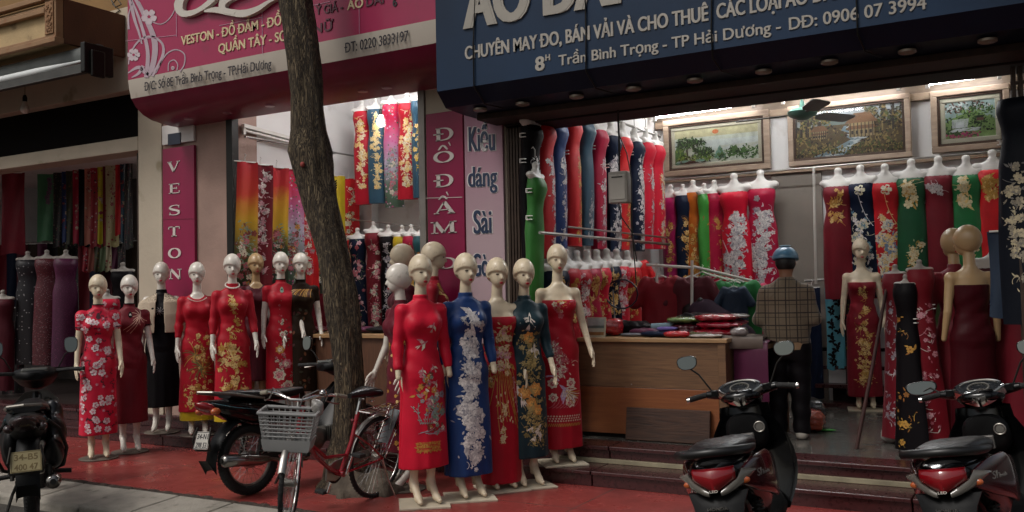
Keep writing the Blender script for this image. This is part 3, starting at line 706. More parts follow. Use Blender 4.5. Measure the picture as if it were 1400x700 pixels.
# bulbs
GLASS = mat('milky_bulb_glass', '#d9d4cb', .2, var=0, coat=.3); LIT = mat('lit_bulb_glass', (1, .93, .82), .3, var=0, emit=9)
def bulb(label, p, cord, lit, r=.036):
    t = thing('hanging_bulb', label, 'light bulb', p)
    b = MB(); b.lathe([(.0,-r*1.1),(r*.55,-r*.95),(r*.95,-r*.45),(r,0),(r*.85,r*.55),(r*.5,r*1.3),(r*.42,r*1.7)], n=18); b.build('glass', LIT if lit else GLASS, t, 80)
    b = MB(); b.lathe([(r*.46,r*1.6),(r*.5,r*2.4),(r*.3,r*3.0),(.004,r*3.1)], n=12); s = b.build('socket', BLACK, t, 40)
    b = MB(); b.tube([(0,0,r*3), (.004,0,r*3+cord*.5), (0,0,r*3+cord)], .003, 6); b.build('cord', BLACK, t)
bulb('unlit white bulb hanging on a cord below the rolled awning', WY(34, 149, 7.25), .24, False, .06)
bulb('glowing bulb hanging among the ao dai at the back of the middle shop', WY(521, 167, 9.2), .5, True, .055)

# ================================================================== SIGNS
PINK = mat('magenta_sign_film', '#9c1549', .4, var=.1, vs=3, coat=.08, dirt='#8f1d45', bump=.12, bs=2.2); PINKD = mat('shade_and_joint_magenta_film', '#720c30', .4, var=.12, coat=.08)  # darker magenta carries the shade of underside and ends; also the board joint
BAND = mat('dirty_white_sign_band', '#c0b6a9', .5, var=.07, vs=4, dirt='#a89c8c'); INK = mat('black_lettering', '#1b1520', .5, var=0)
CREAM = mat('cream_raised_lettering', '#d8c49c', .5, var=.08); DULL = mat('dull_brown_lettering', '#5c3440', .6, var=.2); OFFW = mat('offwhite_lettering', '#cfc8bd', .5, var=.05)
PX0, PX1, PY = -8.74, -4.62, 6.75
ps = thing('shop_sign', 'magenta shop sign with curved underside, white address band and cream lettering', 'sign', ((PX0+PX1)/2, 7.1, 3.6))
pf = [(6.75,5.3),(6.75,4.045),(6.762,3.95),(6.79,3.845),(6.85,3.76),(6.94,3.69),(7.06,3.645),(7.25,3.62),(7.455,3.615),(7.455,5.3)]
def sheet(name, idx, M, y_off=0):
    b = MB(); rings = [[(X_, pf[i][0]-y_off, pf[i][1]) for i in idx] for X_ in np.linspace(PX0, PX1, 8)]
    b.loft(rings, cap=False, closed=False); return b.build(name, M, ps, 60, 0, True)
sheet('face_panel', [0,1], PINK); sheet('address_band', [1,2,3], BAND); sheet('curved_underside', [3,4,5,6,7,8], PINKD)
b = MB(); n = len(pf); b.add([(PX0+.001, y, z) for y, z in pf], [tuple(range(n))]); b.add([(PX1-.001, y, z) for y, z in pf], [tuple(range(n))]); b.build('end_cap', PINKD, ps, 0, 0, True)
F = lambda px, py, w=0: WY(px, py, PY-.004-w)
def onface(px, py, w): return WY(px, py, PY-.003)+Vector((0, -w, 0))
lettering('address_lettering', 'Đ/C: Số 8E Trần Bình Trọng - TP.Hải Dương', WY(197, 124.5, 6.742), WY(371, 93, 6.742), .1, INK, ps, .004, .002, stem=.007)
lettering('phone_lettering', 'ĐT: 0220 3833197', WY(471, 72.5, 6.742), WY(558.5, 55.5, 6.742), .1, INK, ps, .004, .002, stem=.007)
lettering('services_lettering', 'VESTON - ĐỒ ĐẦM - ĐỒ D', F(248, 62), F(399, 31), .1, CREAM, ps, .008, .012, stem=.025)
lettering('services_lettering', 'Ý GIÁ -', F(432, 20), F(469, 14.5), .085, DULL, ps, .015, .012)
lettering('services_lettering', 'ÁO', F(475, 13.5), F(497, 9.5), .09, CREAM, ps, .02, .012)
lettering('services_lettering', 'DÀI', F(501, 9), F(525, 4), .085, DULL, ps, .015, .012)
lettering('services_lettering', 'QUẦN TÂY - SƠ', F(299, 73), F(392, 55), .1, CREAM, ps, .008, .012, stem=.025)
lettering('services_lettering', 'MI NỮ', F(405, 51), F(456, 40.5), .09, DULL, ps, .015, .012)
lettering('services_lettering', '6', F(537, 9), F(543, 8), .08, INK, ps, .02, .008)
b = MB()     # bottoms of the big script letters
def rb(pts, ws, d, mi=0, mbx=None): ribbon(mbx or b, pts, ws, onface, d, mi)
rb([(276,-18),(258,-8),(249,8),(255,20),(275,16),(296,0),(304,-14)], [3,9,12,9,6,7,5], .05)
rb([(284,17),(300,15),(318,18),(337,20),(356,14),(372,4),(388,-3)], [2,8,9,10,7,4,2], .05)
rb([(350,-16),(334,-8),(312,2),(310,14),(326,20)], [4,8,10,8,5], .052)
b.build('script_lettering', [OFFW], ps, 40, 0, True)
b = MB()     # printed scrolls and seams
for pts, ws in (([(175,100),(190,92),(205,100),(212,60),(197,20),(180,-10)], [1,5,7,8,6,3]), ([(200,106),(202,70),(192,30),(178,-5)], [6,5,4,2]), ([(208,104),(222,78),(222,60),(207,50),(190,56),(178,74),(176,88)], [4,4,3,3,2.5,2,1.5]),
                ([(213,100),(226,76),(240,68),(252,74),(252,88),(246,98)], [1.6]*6), ([(230,97),(231,86),(238,82),(243,88),(242,96)], [1.3]*5), ([(190,2),(200,20),(205,28),(220,33),(232,25),(240,10),(242,-8)], [2,1.2,1.2,1.2,1.2,1.2,1]),
                ([(178,0),(184,26),(190,44),(194,60)], [5,4,3,2]), ([(176,40),(176,20),(182,2)], [3,2,1]), ([(196,90),(190,100),(180,106)], [5,4,1])): rb(pts, ws, .0016)
b.build('scroll_ornament', [mat('silver_sign_print', '#b5a0aa', .4, var=.1)], ps, 40, 0, True)
for fl in ((204, 23, 11, 5, .3), (236.5, 93, 2.6, 8, 0), (183, 75, 9, 6, 0)):
    b = MB(); e = Emb(); e.flower(fl[0], fl[1], fl[2], 0, 1, fl[3], fl[4])
    for pts, mi in e.p: b.add([onface(u, v, .003+.0004*mi) for u, v in pts], [tuple(range(len(pts)))], mi)
    b.build('flower_ornament', [mat('pale_sign_print', '#cbb9bf', .4, var=.1), PINK], ps, 0, 0, True)
for pts in ([(241,-5),(241.5,50)], [(358.5,10),(359,74)], [(491,-4),(491.5,46)], [(172,56),(241,48)], [(300,35),(358,24)], [(425,8),(452,2)]): b = MB(); rb(pts, [.7]*len(pts), .0022, 0, b); b.build('panel_seam', [mat('pale_seam', '#c58da5', .5, var=0)], ps, 0, 0, True)
for px, py in ((258, 160), (311, 152), (369, 142), (496, 122), (529, 117)):
    q = WZ(px, py, 3.65); b = MB(); b.lathe([(0,-.012),(.05,-.01),(.056,.02),(0,.02)], (q.x, min(7.2, q.y), 3.632), n=18); b.build('downlight', mat('dull_downlight', '#a06a76', .3, .4), ps, 40, 0, True)

# blue sign
BLUE = mat('navy_sign_film', '#122a44', .45, var=.22, vs=1.2, coat=.04, spec=.25, bump=.12, bs=2); BLUED = mat('shaded_navy_sign_film', '#0a1428', .45, var=.12, coat=.04, spec=.25)  # darker navy puts the shade of slanted edge, underside and ends into the colour
BX0, BX1, BY = -4.52, 1.2, 6.6
bs_ = thing('shop_sign', 'large navy blue shop sign with white lettering and downlights beneath it', 'sign', (-1.7, 7, 3.25))
bf = [(6.6,5.4),(6.6,3.36),(6.73,3.235),(7.02,3.22),(7.4,3.22),(7.4,5.4)]
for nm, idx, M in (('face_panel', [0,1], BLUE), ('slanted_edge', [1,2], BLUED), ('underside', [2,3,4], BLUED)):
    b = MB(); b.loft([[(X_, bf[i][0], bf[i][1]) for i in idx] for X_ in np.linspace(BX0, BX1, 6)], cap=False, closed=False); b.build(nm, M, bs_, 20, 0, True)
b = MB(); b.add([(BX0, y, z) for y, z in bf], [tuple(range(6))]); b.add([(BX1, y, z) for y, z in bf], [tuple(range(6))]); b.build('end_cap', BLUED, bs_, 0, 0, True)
G = lambda px, py: WY(px, py, BY-.003)
SGREY = mat('shaded_white_lettering', '#a39d94', .55, var=.06)  # white lettering darkened in colour for the weaker light on this sign
lettering('title_lettering', 'ÁO DÀI', G(634, 39), G(850, 3), .42, mat('shaded_raised_lettering', '#9d978d', .5, var=.06), bs_, .015, .03, stem=.05)  # white title letters, their shade likewise put into the colour
lettering('services_lettering', 'CHUYÊN MAY ĐO, BÁN VẢI VÀ CHO THUÊ', G(636, 81.5), G(969, 28), .115, SGREY, bs_, .008, .012, stem=.03)
lettering('services_lettering', 'CÁC LOẠI ÁO DÀI', G(980, 26), G(1145, -2), .115, SGREY, bs_, .008, .012, stem=.03)
lettering('address_lettering', 'Trần Bình Trọng - TP Hải Dương -', G(764, 90), G(1068, 43), .088, SGREY, bs_, .006, .01, stem=.02)
lettering('phone_lettering', 'DĐ: 0906 07 3994', G(1079, 41), G(1267, 12), .09, SGREY, bs_, .006, .01, stem=.02)
lettering('address_lettering', '8', G(732, 97), G(745, 95), .115, SGREY, bs_, .02, .01, stem=.03)
lettering('address_lettering', 'H', G(746, 83), G(752.5, 82), .05, SGREY, bs_, .02, .01, stem=.03)
for pts in ([(651,-10),(648,60),(649,118)], [(801,-10),(802,50),(802,98)], [(974,-10),(973,40),(975,80)], [(1171,-10),(1172,25),(1173,47)]):
    a = [G(*p)+Vector((0,-.012,0)) for p in pts]; l = a[-1]
    a += [Vector((l.x+.02, 6.72, 3.225)), Vector((l.x+.1, 6.9, 3.205))]; b = MB(); b.tube(a, .006, 6); b.build('wire', BLACK, bs_, 60, 0, True)
for px, py in ((653,149),(711,141),(788,132),(865,121),(950,110),(1044,98),(1134,85),(1240,70),(1350,55)):
    q = WZ(px, py, 3.21); b = MB(); b.lathe([(0,-.014),(.045,-.012),(.06,-.004),(.06,.012),(0,.012)], (q.x, min(max(q.y, 6.85), 7.3), 3.207), n=20); b.build('downlight', mat('unlit_downlight', '#8d8072', .3, .3), bs_, 40, 0, True)

# upright boards with letters
def glyph(ch, fn, b, d):
    S = lambda pts, ws: ribbon(b, pts, ws, fn, d, 0, 5)
    bar = lambda x0, x1, y, w=.075: S([(x0, y), (x1, y)], w)
    if ch in 'VA':
        f = (lambda p: p) if ch == 'V' else (lambda p: (1-p[0], 1-p[1]))
        S([f((.12,1)), f((.5,0))], .2); S([f((.88,1)), f((.5,0))], .085); y = f((0,.97))[1]
        bar(f((0,1))[0], f((.34,1))[0], y); bar(f((.74,1))[0], f((1,1))[0], y)
        if ch == 'A': bar(.27, .72, .33)
    elif ch == 'E': S([(.25,0),(.25,1)], .2); bar(.05,.9,.96); bar(.05,.92,.04); bar(.3,.68,.52); S([(.88,1),(.86,.78)],.07); S([(.9,0),(.88,.24)],.07); S([(.67,.64),(.67,.4)],.06)
    elif ch == 'T': S([(.5,0),(.5,1)], .2); bar(.05,.95,.96); S([(.08,1),(.07,.74)],.07); S([(.92,1),(.93,.74)],.07); bar(.28,.72,.04)
    elif ch == 'S': S([(.86,.74),(.78,.93),(.5,.98),(.2,.88),(.16,.68),(.42,.54),(.74,.42),(.86,.24),(.72,.06),(.45,.02),(.2,.08),(.12,.28)], [.06,.07,.07,.12,.17,.2,.2,.17,.11,.07,.07,.06]); S([(.87,.98),(.87,.7)],.05); S([(.12,.02),(.12,.3)],.05)
    elif ch == 'O': S([(.5+.42*math.sin(2*PI*k/16), .5+.47*math.cos(2*PI*k/16)) for k in range(17)], [.075+.125*abs(math.sin(2*PI*k/16)) for k in range(17)])
    elif ch == 'N': S([(.14,0),(.14,1)],.075); S([(.14,1),(.86,0)],.2); S([(.86,0),(.86,1)],.075); bar(-.02,.22,.97); bar(0,.3,.04); bar(.7,1.02,.97)
    elif ch == 'M': S([(.12,0),(.14,1)],.07); S([(.16,1),(.5,.05)],.17); S([(.5,.05),(.84,1)],.07); S([(.86,0),(.84,1)],.17); bar(-.04,.2,.97); bar(-.02,.28,.04); bar(.8,1.04,.97); bar(.7,1.04,.04)
    elif ch in 'DĐ':
        S([(.24,0),(.24,1)],.19); S([(.1,.97),(.5,.97),(.78,.84),(.9,.5),(.78,.16),(.5,.03),(.1,.03)],[.07,.08,.14,.2,.14,.08,.07])
        if ch == 'Đ': bar(-.02,.5,.52,.08)
    elif ch == '^': S([(.2,0),(.5,1),(.8,0)], [.12,.2,.12])
    elif ch == '`': S([(.3,1),(.7,0)], [.3,.2])
YB = 7.42
def upright(label, pxl, pxr, ytop, ybot, M, name='upright_sign'):
    a = WY(pxl, ytop, YB); c = WY(pxr, ytop, YB); bt = WY(pxl, ybot, YB)
    t = thing(name, label, 'sign', ((a.x+c.x)/2, YB+.02, bt.z))
    b = MB(); b.box((a.x, YB, bt.z), (c.x, YB+.035, (a.z+c.z)/2)); b.build('board', M, t, 0, .004, True); return t
def put(t, ch, cx, cy, w, h, M):
    b = MB(); o = WY(cx-w/2, cy+h/2, YB-.002)
    ex = WY(cx+w/2, cy+h/2, YB-.002).x-o.x; ez = WY(cx-w/2, cy-h/2, YB-.002).z-o.z
    glyph(ch, lambda u, v, d: Vector((o.x+u*ex, YB-.002-d, o.z+v*ez)), b, .006); return b.build('letter', M, t, 0, 0, True)
MAG = mat('magenta_board_film', '#8a1042', .4, var=.1, vs=3); LETW = mat('white_serif_letter', '#d3cbc4', .45, var=.04)
vs_ = upright('narrow magenta upright board reading VESTON on the left pillar', 222, 265, 201, 452, MAG)
for ch, cx, cy in (('V',238,228.5),('E',239,258.5),('S',239,288),('T',238.5,317),('O',239,346.5),('N',240,375)): put(vs_, ch, cx, cy, 17, 13.5, LETW)
b = MB(); q = [WY(222, 300, YB-.003), WY(265, 299, YB-.003)]; b.bar(q[0], q[1], .002, .004); b.build('board_joint', PINKD, vs_, 0, 0, True)
np_ = thing('wall_panel', 'plain white panel with a small dark blue number plate above the VESTON board', 'panel', WY(243, 201, 7.43))
b = MB(); a, c = WY(222, 200, 7.43), WY(265, 166, 7.43); b.box((a.x, 7.425, a.z+.012), (c.x, 7.455, c.z)); b.build('panel', WHITE, np_, 0, .003, True)
b = MB(); a, c = WY(230, 199, 7.42), WY(247, 181, 7.42); b.box((a.x, 7.413, a.z), (c.x, 7.424, c.z)); pq = b.build('number_plate', mat('dark_blue_enamel', '#232a3d', .4, var=.15), np_, 0, .002, True)
dv = upright('magenta upright board with white serif letters, beside the pink board on the dividing pillar', 582, 632, 153, 470, MAG)
for ch, cx, cy, w, h in (('Đ',607,185,27,17),('O',607,216,27,15),('^',606,203,20,6),('`',615,197,6,5),('Đ',607,248,27,17),('A',608,285,29,16),('^',606,271,18,5),('`',612,265,6,5),('M',607,312,33,16),('D',612,360,26,15)): put(dv, ch, cx, cy, w, h, LETW)
b = MB(); q = [WY(582, 271, YB-.003), WY(632, 269.5, YB-.003)]; b.bar(q[0], q[1], .002, .006); b.build('board_joint', LETW, dv, 0, 0, True)
KD = ramp_cloth('pink_to_white_board_print', [(0,'#b39aa0'),(.55,'#a87f8f'),(1,'#984f72')], 'Z', 1.1, 2.75, None, shine=.4)
kd = upright('pale pink upright board with narrow dark blue words beside the dark folding gate', 634, 686, 151, 470, KD)
kd_o = kids(kd)[0]
NAVY = mat('navy_condensed_lettering', '#24334f', .45, var=.08); HALO = mat('white_letter_outline', '#d8d2d0', .5, var=0)
for s, cx, base, w, cap in (('Kiểu', 659, 206, 36, .24), ('dáng', 660, 255, 40, .2), ('Sài', 660, 319, 25, .23), ('Gòn', 661, 377, 30, .22)):
    for nm, M, dw, bd, yy in (('letter_outline', HALO, 3.0, .02, .002), ('word_lettering', NAVY, 0, .004, .006)):
        lettering(nm, s, WY(cx-(w+dw)/2, base+.4, YB-yy), WY(cx+(w+dw)/2, base-.8, YB-yy), cap, M, kd, bd, .003, stem=.035 if nm[0] == 'l' else .022)
# ================================================================== THREADS AND MOTIFS
GOLD = [thread('#b88a3e'), thread('#d8b878'), thread('#8a5a26')]
SILV = [thread('#b4aeae'), thread('#85818a'), thread('#d6d0cc')]
WHTP = [thread('#d9cfc8'), thread('#c98f98'), thread('#8d8a86')]
MULTI = [thread('#d8cdb8'), thread('#c46a78'), thread('#7d9483'), thread('#c2863a'), thread('#8f8f96'), thread('#7a2f2a')]
ORNG = [thread('#a8935c'), thread('#c8853e'), thread('#d9d0c4'), thread('#7a6a3c'), thread('#e0aa5a')]
def mo_column(path, n, r, cols=(0,1), leaf=(1,2), jit=.035, stem=None, dens=3):
    return lambda e, q: e.spray(path, r, list(cols), list(leaf), n, jit, q, stem, dens)
def mo_scatter(n, r, cols, leaf, v0, v1, u=.17):
    def f(e, q):
        for k in range(n): 
            a, b = q.uniform(-u, u), q.uniform(v0, v1); e.leaf(a, b, r*1.5, r*.7, q.uniform(0, 6), q.choice(leaf)); e.flower(a, b, r*q.uniform(.6, 1.2), q.choice(cols), q.choice(leaf), 5, q.random()*6)
    return f
def mo_vine(v0, v1, cols=(0,1), r=.02, side=.02):
    """a vine that climbs in S curves with blossoms"""
    def f(e, q):
        N = 9; pts = [(side+.05*math.sin(k*1.15+q.random()), v0+(v1-v0)*k/N) for k in range(N+1)]
        e.stroke(pts, .005, 2)
        for k, (u, v) in enumerate(pts):
            for _ in range(3): e.curve(u, v, .06, q.uniform(0, 6.3), q.uniform(-2, 2), .004, 2, 6, 3, q.choice(cols), .022)
            e.flower(u+q.gauss(0,.02), v+q.gauss(0,.01), r*q.uniform(.8, 1.4), q.choice(cols), 2, 5, q.random()*6)
    return f
def mo_red(e, q):
    for u, v, r, a in ((.05,1.33,.055,1.3),(-.015,1.2,.07,.5),(.06,1.02,.05,2),(.075,.9,.05,1),(-.03,1.0,.045,1.6),(.03,.78,.05,1.2)): e.bird(u, v, r, a, 1, 0)
    for k in range(75):
        v = q.uniform(.55, .97); u = q.gauss(.0+.045*(v < .75), .028+.05*(.98-v)); c = q.randrange(6)
        if q.random() < .55: e.flower(u, v, q.uniform(.012, .03), c, q.choice([0,3,5]), 5, q.random()*6)
        else: e.leaf(u, v, q.uniform(.03,.06), .018, q.uniform(0, 6.3), c)
    for k in range(9): e.curve(-.06+.016*k, .6, .16, 1.9-.13*k, q.uniform(-.8,.8), .004, 4, 6, 5, 2, .02)
    for k in range(10): e.curve(-.08+.018*k, .53+.01*math.sin(k), .1, .1, q.uniform(-.5,.5), .006, 4 if k % 2 else 1, 5)
    for k in range(26):
        u = -.095+.19*(k+.5)/26
        for j in range(3): e.leaf(u, .40+.026*j, .02, .009, q.uniform(0, 6.3), 3); e.stroke([(u-.006,.395+.026*j),(u+.006,.415+.026*j)], .003, 3)
def mo_blue(e, q):
    e.bird(.0, 1.4, .1, .4, 0, 2); e.bird(.02, 1.27, .13, 1.9, 2, 0); e.bird(.045, .95, .09, 1.2, 2, 0); e.bird(-.05, .4, .1, 2.6, 0, 1)
    for u, v, r in ((-.01,1.13,.06),(.03,1.1,.045),(-.02,.98,.045),(0,.86,.05),(-.055,.67,.075),(.035,.62,.07),(-.01,.55,.06),(.05,.5,.05),(-.03,.45,.05)): e.rose(u, v, r, 0, 1); e.flower(u, v, r*.8, 2, 1, 6, q.random(), inner=0)
    e.spray([(0,1.33),(.01,1.0),(-.01,.75),(0,.5),(.01,.28)], .032, [0,2], [0,1,2], 90, .042, q)
def mo_red2(e, q):
    e.spray([(.03,1.3),(.0,1.17),(.0,1.02),(.02,.9)], .034, [1,3], [0,1,2], 36, .03, q)
    e.bird(.05, 1.0, .1, 1.7, 1, 0)
    for k in range(13): e.curve(-.05+.011*k, .97-.02*(k % 3), .42+.1*math.sin(k), -1.75+.035*k, q.uniform(-.25,.35), .005, 0, 10, 0); u, v = -.06+.012*k, .97-.42*q.uniform(.4, 1); e.leaf(u, v, .03, .014, -1.57, 1)
    e.spray([(-.09,1.02),(-.1,.82)], .03, [0,1], [0,2], 12, .014, q); e.spray([(.02,.7),(-.01,.5),(-.03,.36)], .022, [1], [0,1], 16, .015, q)
    e.curve(.1,.9,.36,-1.6,.3,.006,3,9,10,3,.025)
def mo_teal(e, q):
    e.bird(.0,1.37,.1,1.4,2,2); e.bird(.05,1.12,.09,1.6,2,2); e.bird(-.1,.78,.14,1.9,2,2); e.bird(.05,.45,.11,1.0,2,2)
    e.spray([(0,1.27),(.02,1.05),(-.02,.9),(.02,.7),(.03,.5),(.05,.38)], .02, [0,3], [0,0,3], 120, .045, q)
    for u, v, r in ((.0,1.22,.05),(-.05,.77,.06),(.045,.79,.06),(0,.68,.05),(.05,.62,.05)): e.rose(u, v, r, 1, 4)
def mo_tall(e, q):
    e.spray([(.06,1.42),(-.02,1.38),(-.02,1.28)], .024, [0,1], [1,3], 20, .02, q, 3)
    e.spray([(-.08,1.0),(-.04,.9),(.03,.85),(-.05,.75)], .026, [0,1], [1,0], 34, .03, q)
    for u, v, r in ((-.09,.68,.045),(.07,.68,.045),(-.09,.56,.04),(.06,.52,.05),(0,.8,.035)): e.rose(u, v, r, 0, 1)
    e.bird(.02,.62,.13,2.4,2,0); e.curve(-.04,.7,.12,1.9,1.6,.014,2,8)
    for k in range(9): e.curve(.02,.62,.14,-.4-.16*k,.5,.007,0 if k % 2 else 3,6)
    for k in range(8): e.curve(-.13+.03*k,.47,.1,.2,1.2,.006,1,7)
    for k in range(40):
        u = -.15+.3*k/39; e.flower(u, .36+.02*(k % 3), .008, 0, 3, 4); e.leaf(u, .31+.012*(k % 2), .02, .008, 1.57, 3)
def mo_floral(e, q):
    for k in range(150):
        u, v = q.uniform(-.19,.19), q.uniform(.28,1.5)
        if k % 3 == 0: 
            e.flower(u, v, q.uniform(.028,.04), 0, 1, 5, q.random()*6, inner=1)
        elif k % 3 == 1: e.curve(u, v, .06, q.uniform(0,6.3), 1.2, .005, 2, 5, 4, 2, .02)
        else: e.flower(u, v, .016, 1, 0, 5, q.random())
    keyhole(e, q)
def keyhole(e, q, m=2, sk=0):
    e.p.append(([(.0+.022*math.cos(k*.7)*(1.1 if math.sin(k*.7) < 0 else .8), 1.45+.035*math.sin(k*.7)) for k in range(9)], m))
    e.p.append(([(.0+.011*math.cos(k*.7), 1.445+.02*math.sin(k*.7)) for k in range(9)], 3))
def mo_m2(e, q):
    keyhole(e, q)
    for k in range(9): e.curve(.1, 1.43, .07+.03*q.random(), 1.2+.5*k, .8, .006, 0, 6)
    for k in range(3): e.curve(.1-.012*k, 1.42, .2, -1.9-.15*k, -.4, .006, 0, 9)
def mo_m4(e, q):
    e.spray([(.06,1.12),(.09,.95),(.03,.8),(.08,.6),(-.05,.45),(-.1,.33)], .025, [0,1], [0,1,2], 60, .05, q, None, 2)
    for c, n in (((.04,.72),26),((-.03,.86),16)):
        for k in range(n): e.curve(c[0], c[1], q.uniform(.08,.17), 6.28*k/n, q.uniform(.6,1.6), .007, q.choice([0,2,3]), 7)
    for k in range(10): e.leaf(-.12+.02*k, .3+.02*(k % 3), .04, .02, q.uniform(0,6), q.choice([0,1]))
def mo_m5(e, q):
    e.curve(0,1.3,.16,1.57,.3,.014,1,8,8,1,.04); e.spray([(0,1.4),(.0,1.1),(-.02,.85)], .024, [0,1], [0,1], 34, .025, q, None, 2)
    e.spray([(-.07,.85),(.05,.7),(-.05,.5),(.06,.42),(-.05,.38)], .034, [0,1], [0,1,2], 70, .05, q, None, 2)
def mo_m7(e, q):
    keyhole(e, q)
    for u, v, r, c in ((0,.95,.035,0),(-.03,.78,.05,4),(.04,.62,.06,1),(-.04,.5,.07,0),(.05,.38,.06,0),(.0,.3,.05,4)): e.rose(u, v, r, c, 1 if c == 0 else 0)
    e.spray([(0,1.25),(.02,.9),(-.02,.6),(.02,.3)], .018, [0,1], [2,3], 40, .04, q)
def mo_lines(e, q):
    for k in range(16): e.curve(.12-.012*k, 1.46, .1, -2.2-.06*k, .7, .007, q.choice([0,1]), 6)
    for k in range(40): e.leaf(q.uniform(-.16,.16), q.uniform(.3,1.3), .05, .03, q.uniform(0,6.3), q.choice([1,2,3]))
RED = cloth('#c4092c', .5, 'crimson_red_cloth'); RED2 = cloth('#a80a22', .5, 'deep_red_cloth'); RED3 = cloth('#b8131d', .5, 'warm_red_cloth'); ROYAL = cloth('#123266', .5, 'royal_blue_cloth'); TEAL = cloth('#0e2a33', .5, 'dark_teal_cloth')
MARO = cloth('#4a0b1a', .5, 'maroon_velvet_cloth'); DRED = cloth('#6c0b1c', .55, 'dark_red_cloth'); BLK = cloth('#100d10', .5, 'black_cloth'); NAV = cloth('#141d31', .45, 'navy_satin'); SLATE = cloth('#2c4a5c', .4, 'slate_blue_satin')
BLUE2 = cloth('#16356b', .4, 'blue_satin'); GRN = cloth('#0f4a2b', .45, 'bottle_green_satin'); LGRN = cloth('#3c8a36', .4, 'bright_green_satin'); CRIM = cloth('#a30d36', .45, 'crimson_satin'); MGNT = cloth('#a01455', .45, 'magenta_satin'); ORN = cloth('#b5601c', .35, 'orange_satin'); YEL = cloth('#b9a01e', .4, 'yellow_satin'); CREAMC = cloth('#bfae98', .6, 'cream_wool'); TEALL = cloth('#4d8a98', .45, 'pale_teal_satin'); BRN = cloth('#24180f', .5, 'dark_brown_cloth'); PURP = cloth('#4b1233', .5, 'plum_cloth'); BRED = cloth('#c4191f', .45, 'bright_red_satin')
FLOR = cloth('#c01234', .45, 'rose_red_print_cloth')
PT = [thread('#d9c6c8'), thread('#c4707f'), thread('#3a0f1c'), SKIN['white']]
STR = ((.06,.05,.05),(.06,.05,.05))
A_LOW = ((.1,.05,.0),(.1,.25,.35)); A_OUT = ((.25,.1,.1),(.3,.15,.15)); A_IN = ((.02,.3,.3),(.05,.1,.1))

# ================================================================== MANNEQUINS
def pants(col, z0, z1, w=.185):
    def f(t):
        b = MB(); b.loft([[(w*math.cos(2*PI*k/28)*(1+.05*math.sin(3*2*PI*k/28)), .12*math.sin(2*PI*k/28), z) for k in range(28)] for z in (z0, z1)], 0); b.build('trousers', col, t, 60)
    return f
def trim(neck=True, cuffs=None):
    def f(t):
        if neck: b = MB(); b.torus((0,.004,1.578), .0555, .005, 'Z', 24, 6, sx) if False else b.tube([(.056*math.cos(k*2*PI/20), .004+.056*math.sin(k*2*PI/20), 1.576) for k in range(20)], .006, 6, 0, True); b.build('collar_piping', BLK, t)
        if cuffs:
            for s, a in ((-1, cuffs[0]), (1, cuffs[1])):
                sh, e, w = (Vector(q) for q in arm_joints(a, s)); c = sh.lerp(e, cuffs[2]/.5); d = (e-sh).normalized(); x = d.cross(Vector((0,1,0))).normalized(); y = d.cross(x)
                b = MB(); b.tube([c+x*(.05*math.cos(k*2*PI/18))+y*(.05*math.sin(k*2*PI/18)) for k in range(18)], .006, 6, 0, True); b.build('sleeve_piping', BLK, t)
    return f
GF = 'mannequins standing in a row in front of the dividing pillar'; GL = 'mannequins lined up in front of the left pillar and doorway'
def gz(px, py, z): p = WZ(px, py, z); return (p.x, p.y, z+.012)
mannequin('mannequin', 'cream mannequin in scarlet ao dai with small gold birds and a bouquet above the hem', gz(580,689,0), 1.9, R(55), RED, MULTI, mo_red, 'collar', .82, .265, .19, (( .07,.1,.05),(.07,.05,.05)), R(4), (False, False), 'cream', 'square', GF, 1, boardrot=-.3)
mannequin('mannequin', 'cream mannequin in royal blue ao dai with dense silver birds and roses', gz(642,680,0), 1.91, R(52), ROYAL, SILV, mo_blue, 'collar', .8, .165, .19, ((.05,.05,.05),(.05,.1,.05)), R(6), (False, False), 'cream', 'square', GF, 2, boardrot=-.2)
mannequin('mannequin', 'cream mannequin in strapless red dress with gold peacock tail, beside the royal blue ao dai', gz(685,668,0), 1.88, R(50), RED2, [GOLD[0], thread('#d8c49a'), GOLD[2], thread('#c98f98')], mo_red2, 'strapless', 0, .04, .18, ((.05,.0,0),(.04,.05,.1)), R(4), (True, True), 'cream', 'square', GF, 3)
mannequin('mannequin', 'cream mannequin in dark teal ao dai with orange roses, gold leaves and white doves', gz(722,664,0), 1.87, R(50), TEAL, ORNG, mo_teal, 'collar', .78, .225, .185, ((.05,.0,0),(.06,.1,.2)), R(-2), (True, True), 'cream', 'square', GF, 4)
mannequin('mannequin', 'tall cream mannequin on the lower step in strapless red dress with a white crane', gz(768,633,.13), 1.87, R(42), RED2, [thread('#d9cdb8'), thread('#b4555f'), thread('#b59fc0'), GOLD[0]], mo_tall, 'strapless', 0, .12, .185, ((.1,.0,.05),(.3,.15,.15)), R(-2), (True, True), 'cream', 'square', GF, 5)
mannequin('mannequin', 'white mannequin looking left behind the scarlet one, in dark red printed dress', (-4.74, 6.32, .012), 1.85, R(-25), cloth('#5a0c1e', .5, 'wine_print_cloth'), GOLD, mo_scatter(40, .02, [0,1], [2], .3, 1.3), 'collar', .3, .3, .18, ((.3,.25,.1),(.05,.1,.1)), R(-15), (True, True), 'white', 'disc', GF, 6)
mannequin('mannequin', 'tan mannequin turned away behind the blue dress, in red blouse with gold leaves', (-4.97, 7.14, .142), 1.94, R(120), cloth('#8c0d20', .5, 'red_gold_blouse'), GOLD, mo_scatter(60, .028, [0,1], [2], .5, 1.5), 'collar', .3, .3, .18, STR, R(10), (True, True), 'cream', 'disc', GF, 7)
mannequin('mannequin', 'cream mannequin looking left, highest head behind the scarlet ao dai', (-5.36, 7.2, .142), 1.94, R(-35), MARO, GOLD, None, 'collar', .3, .3, .18, STR, R(-10), (True, True), 'cream', 'disc', GF, 8)
ml = mannequin
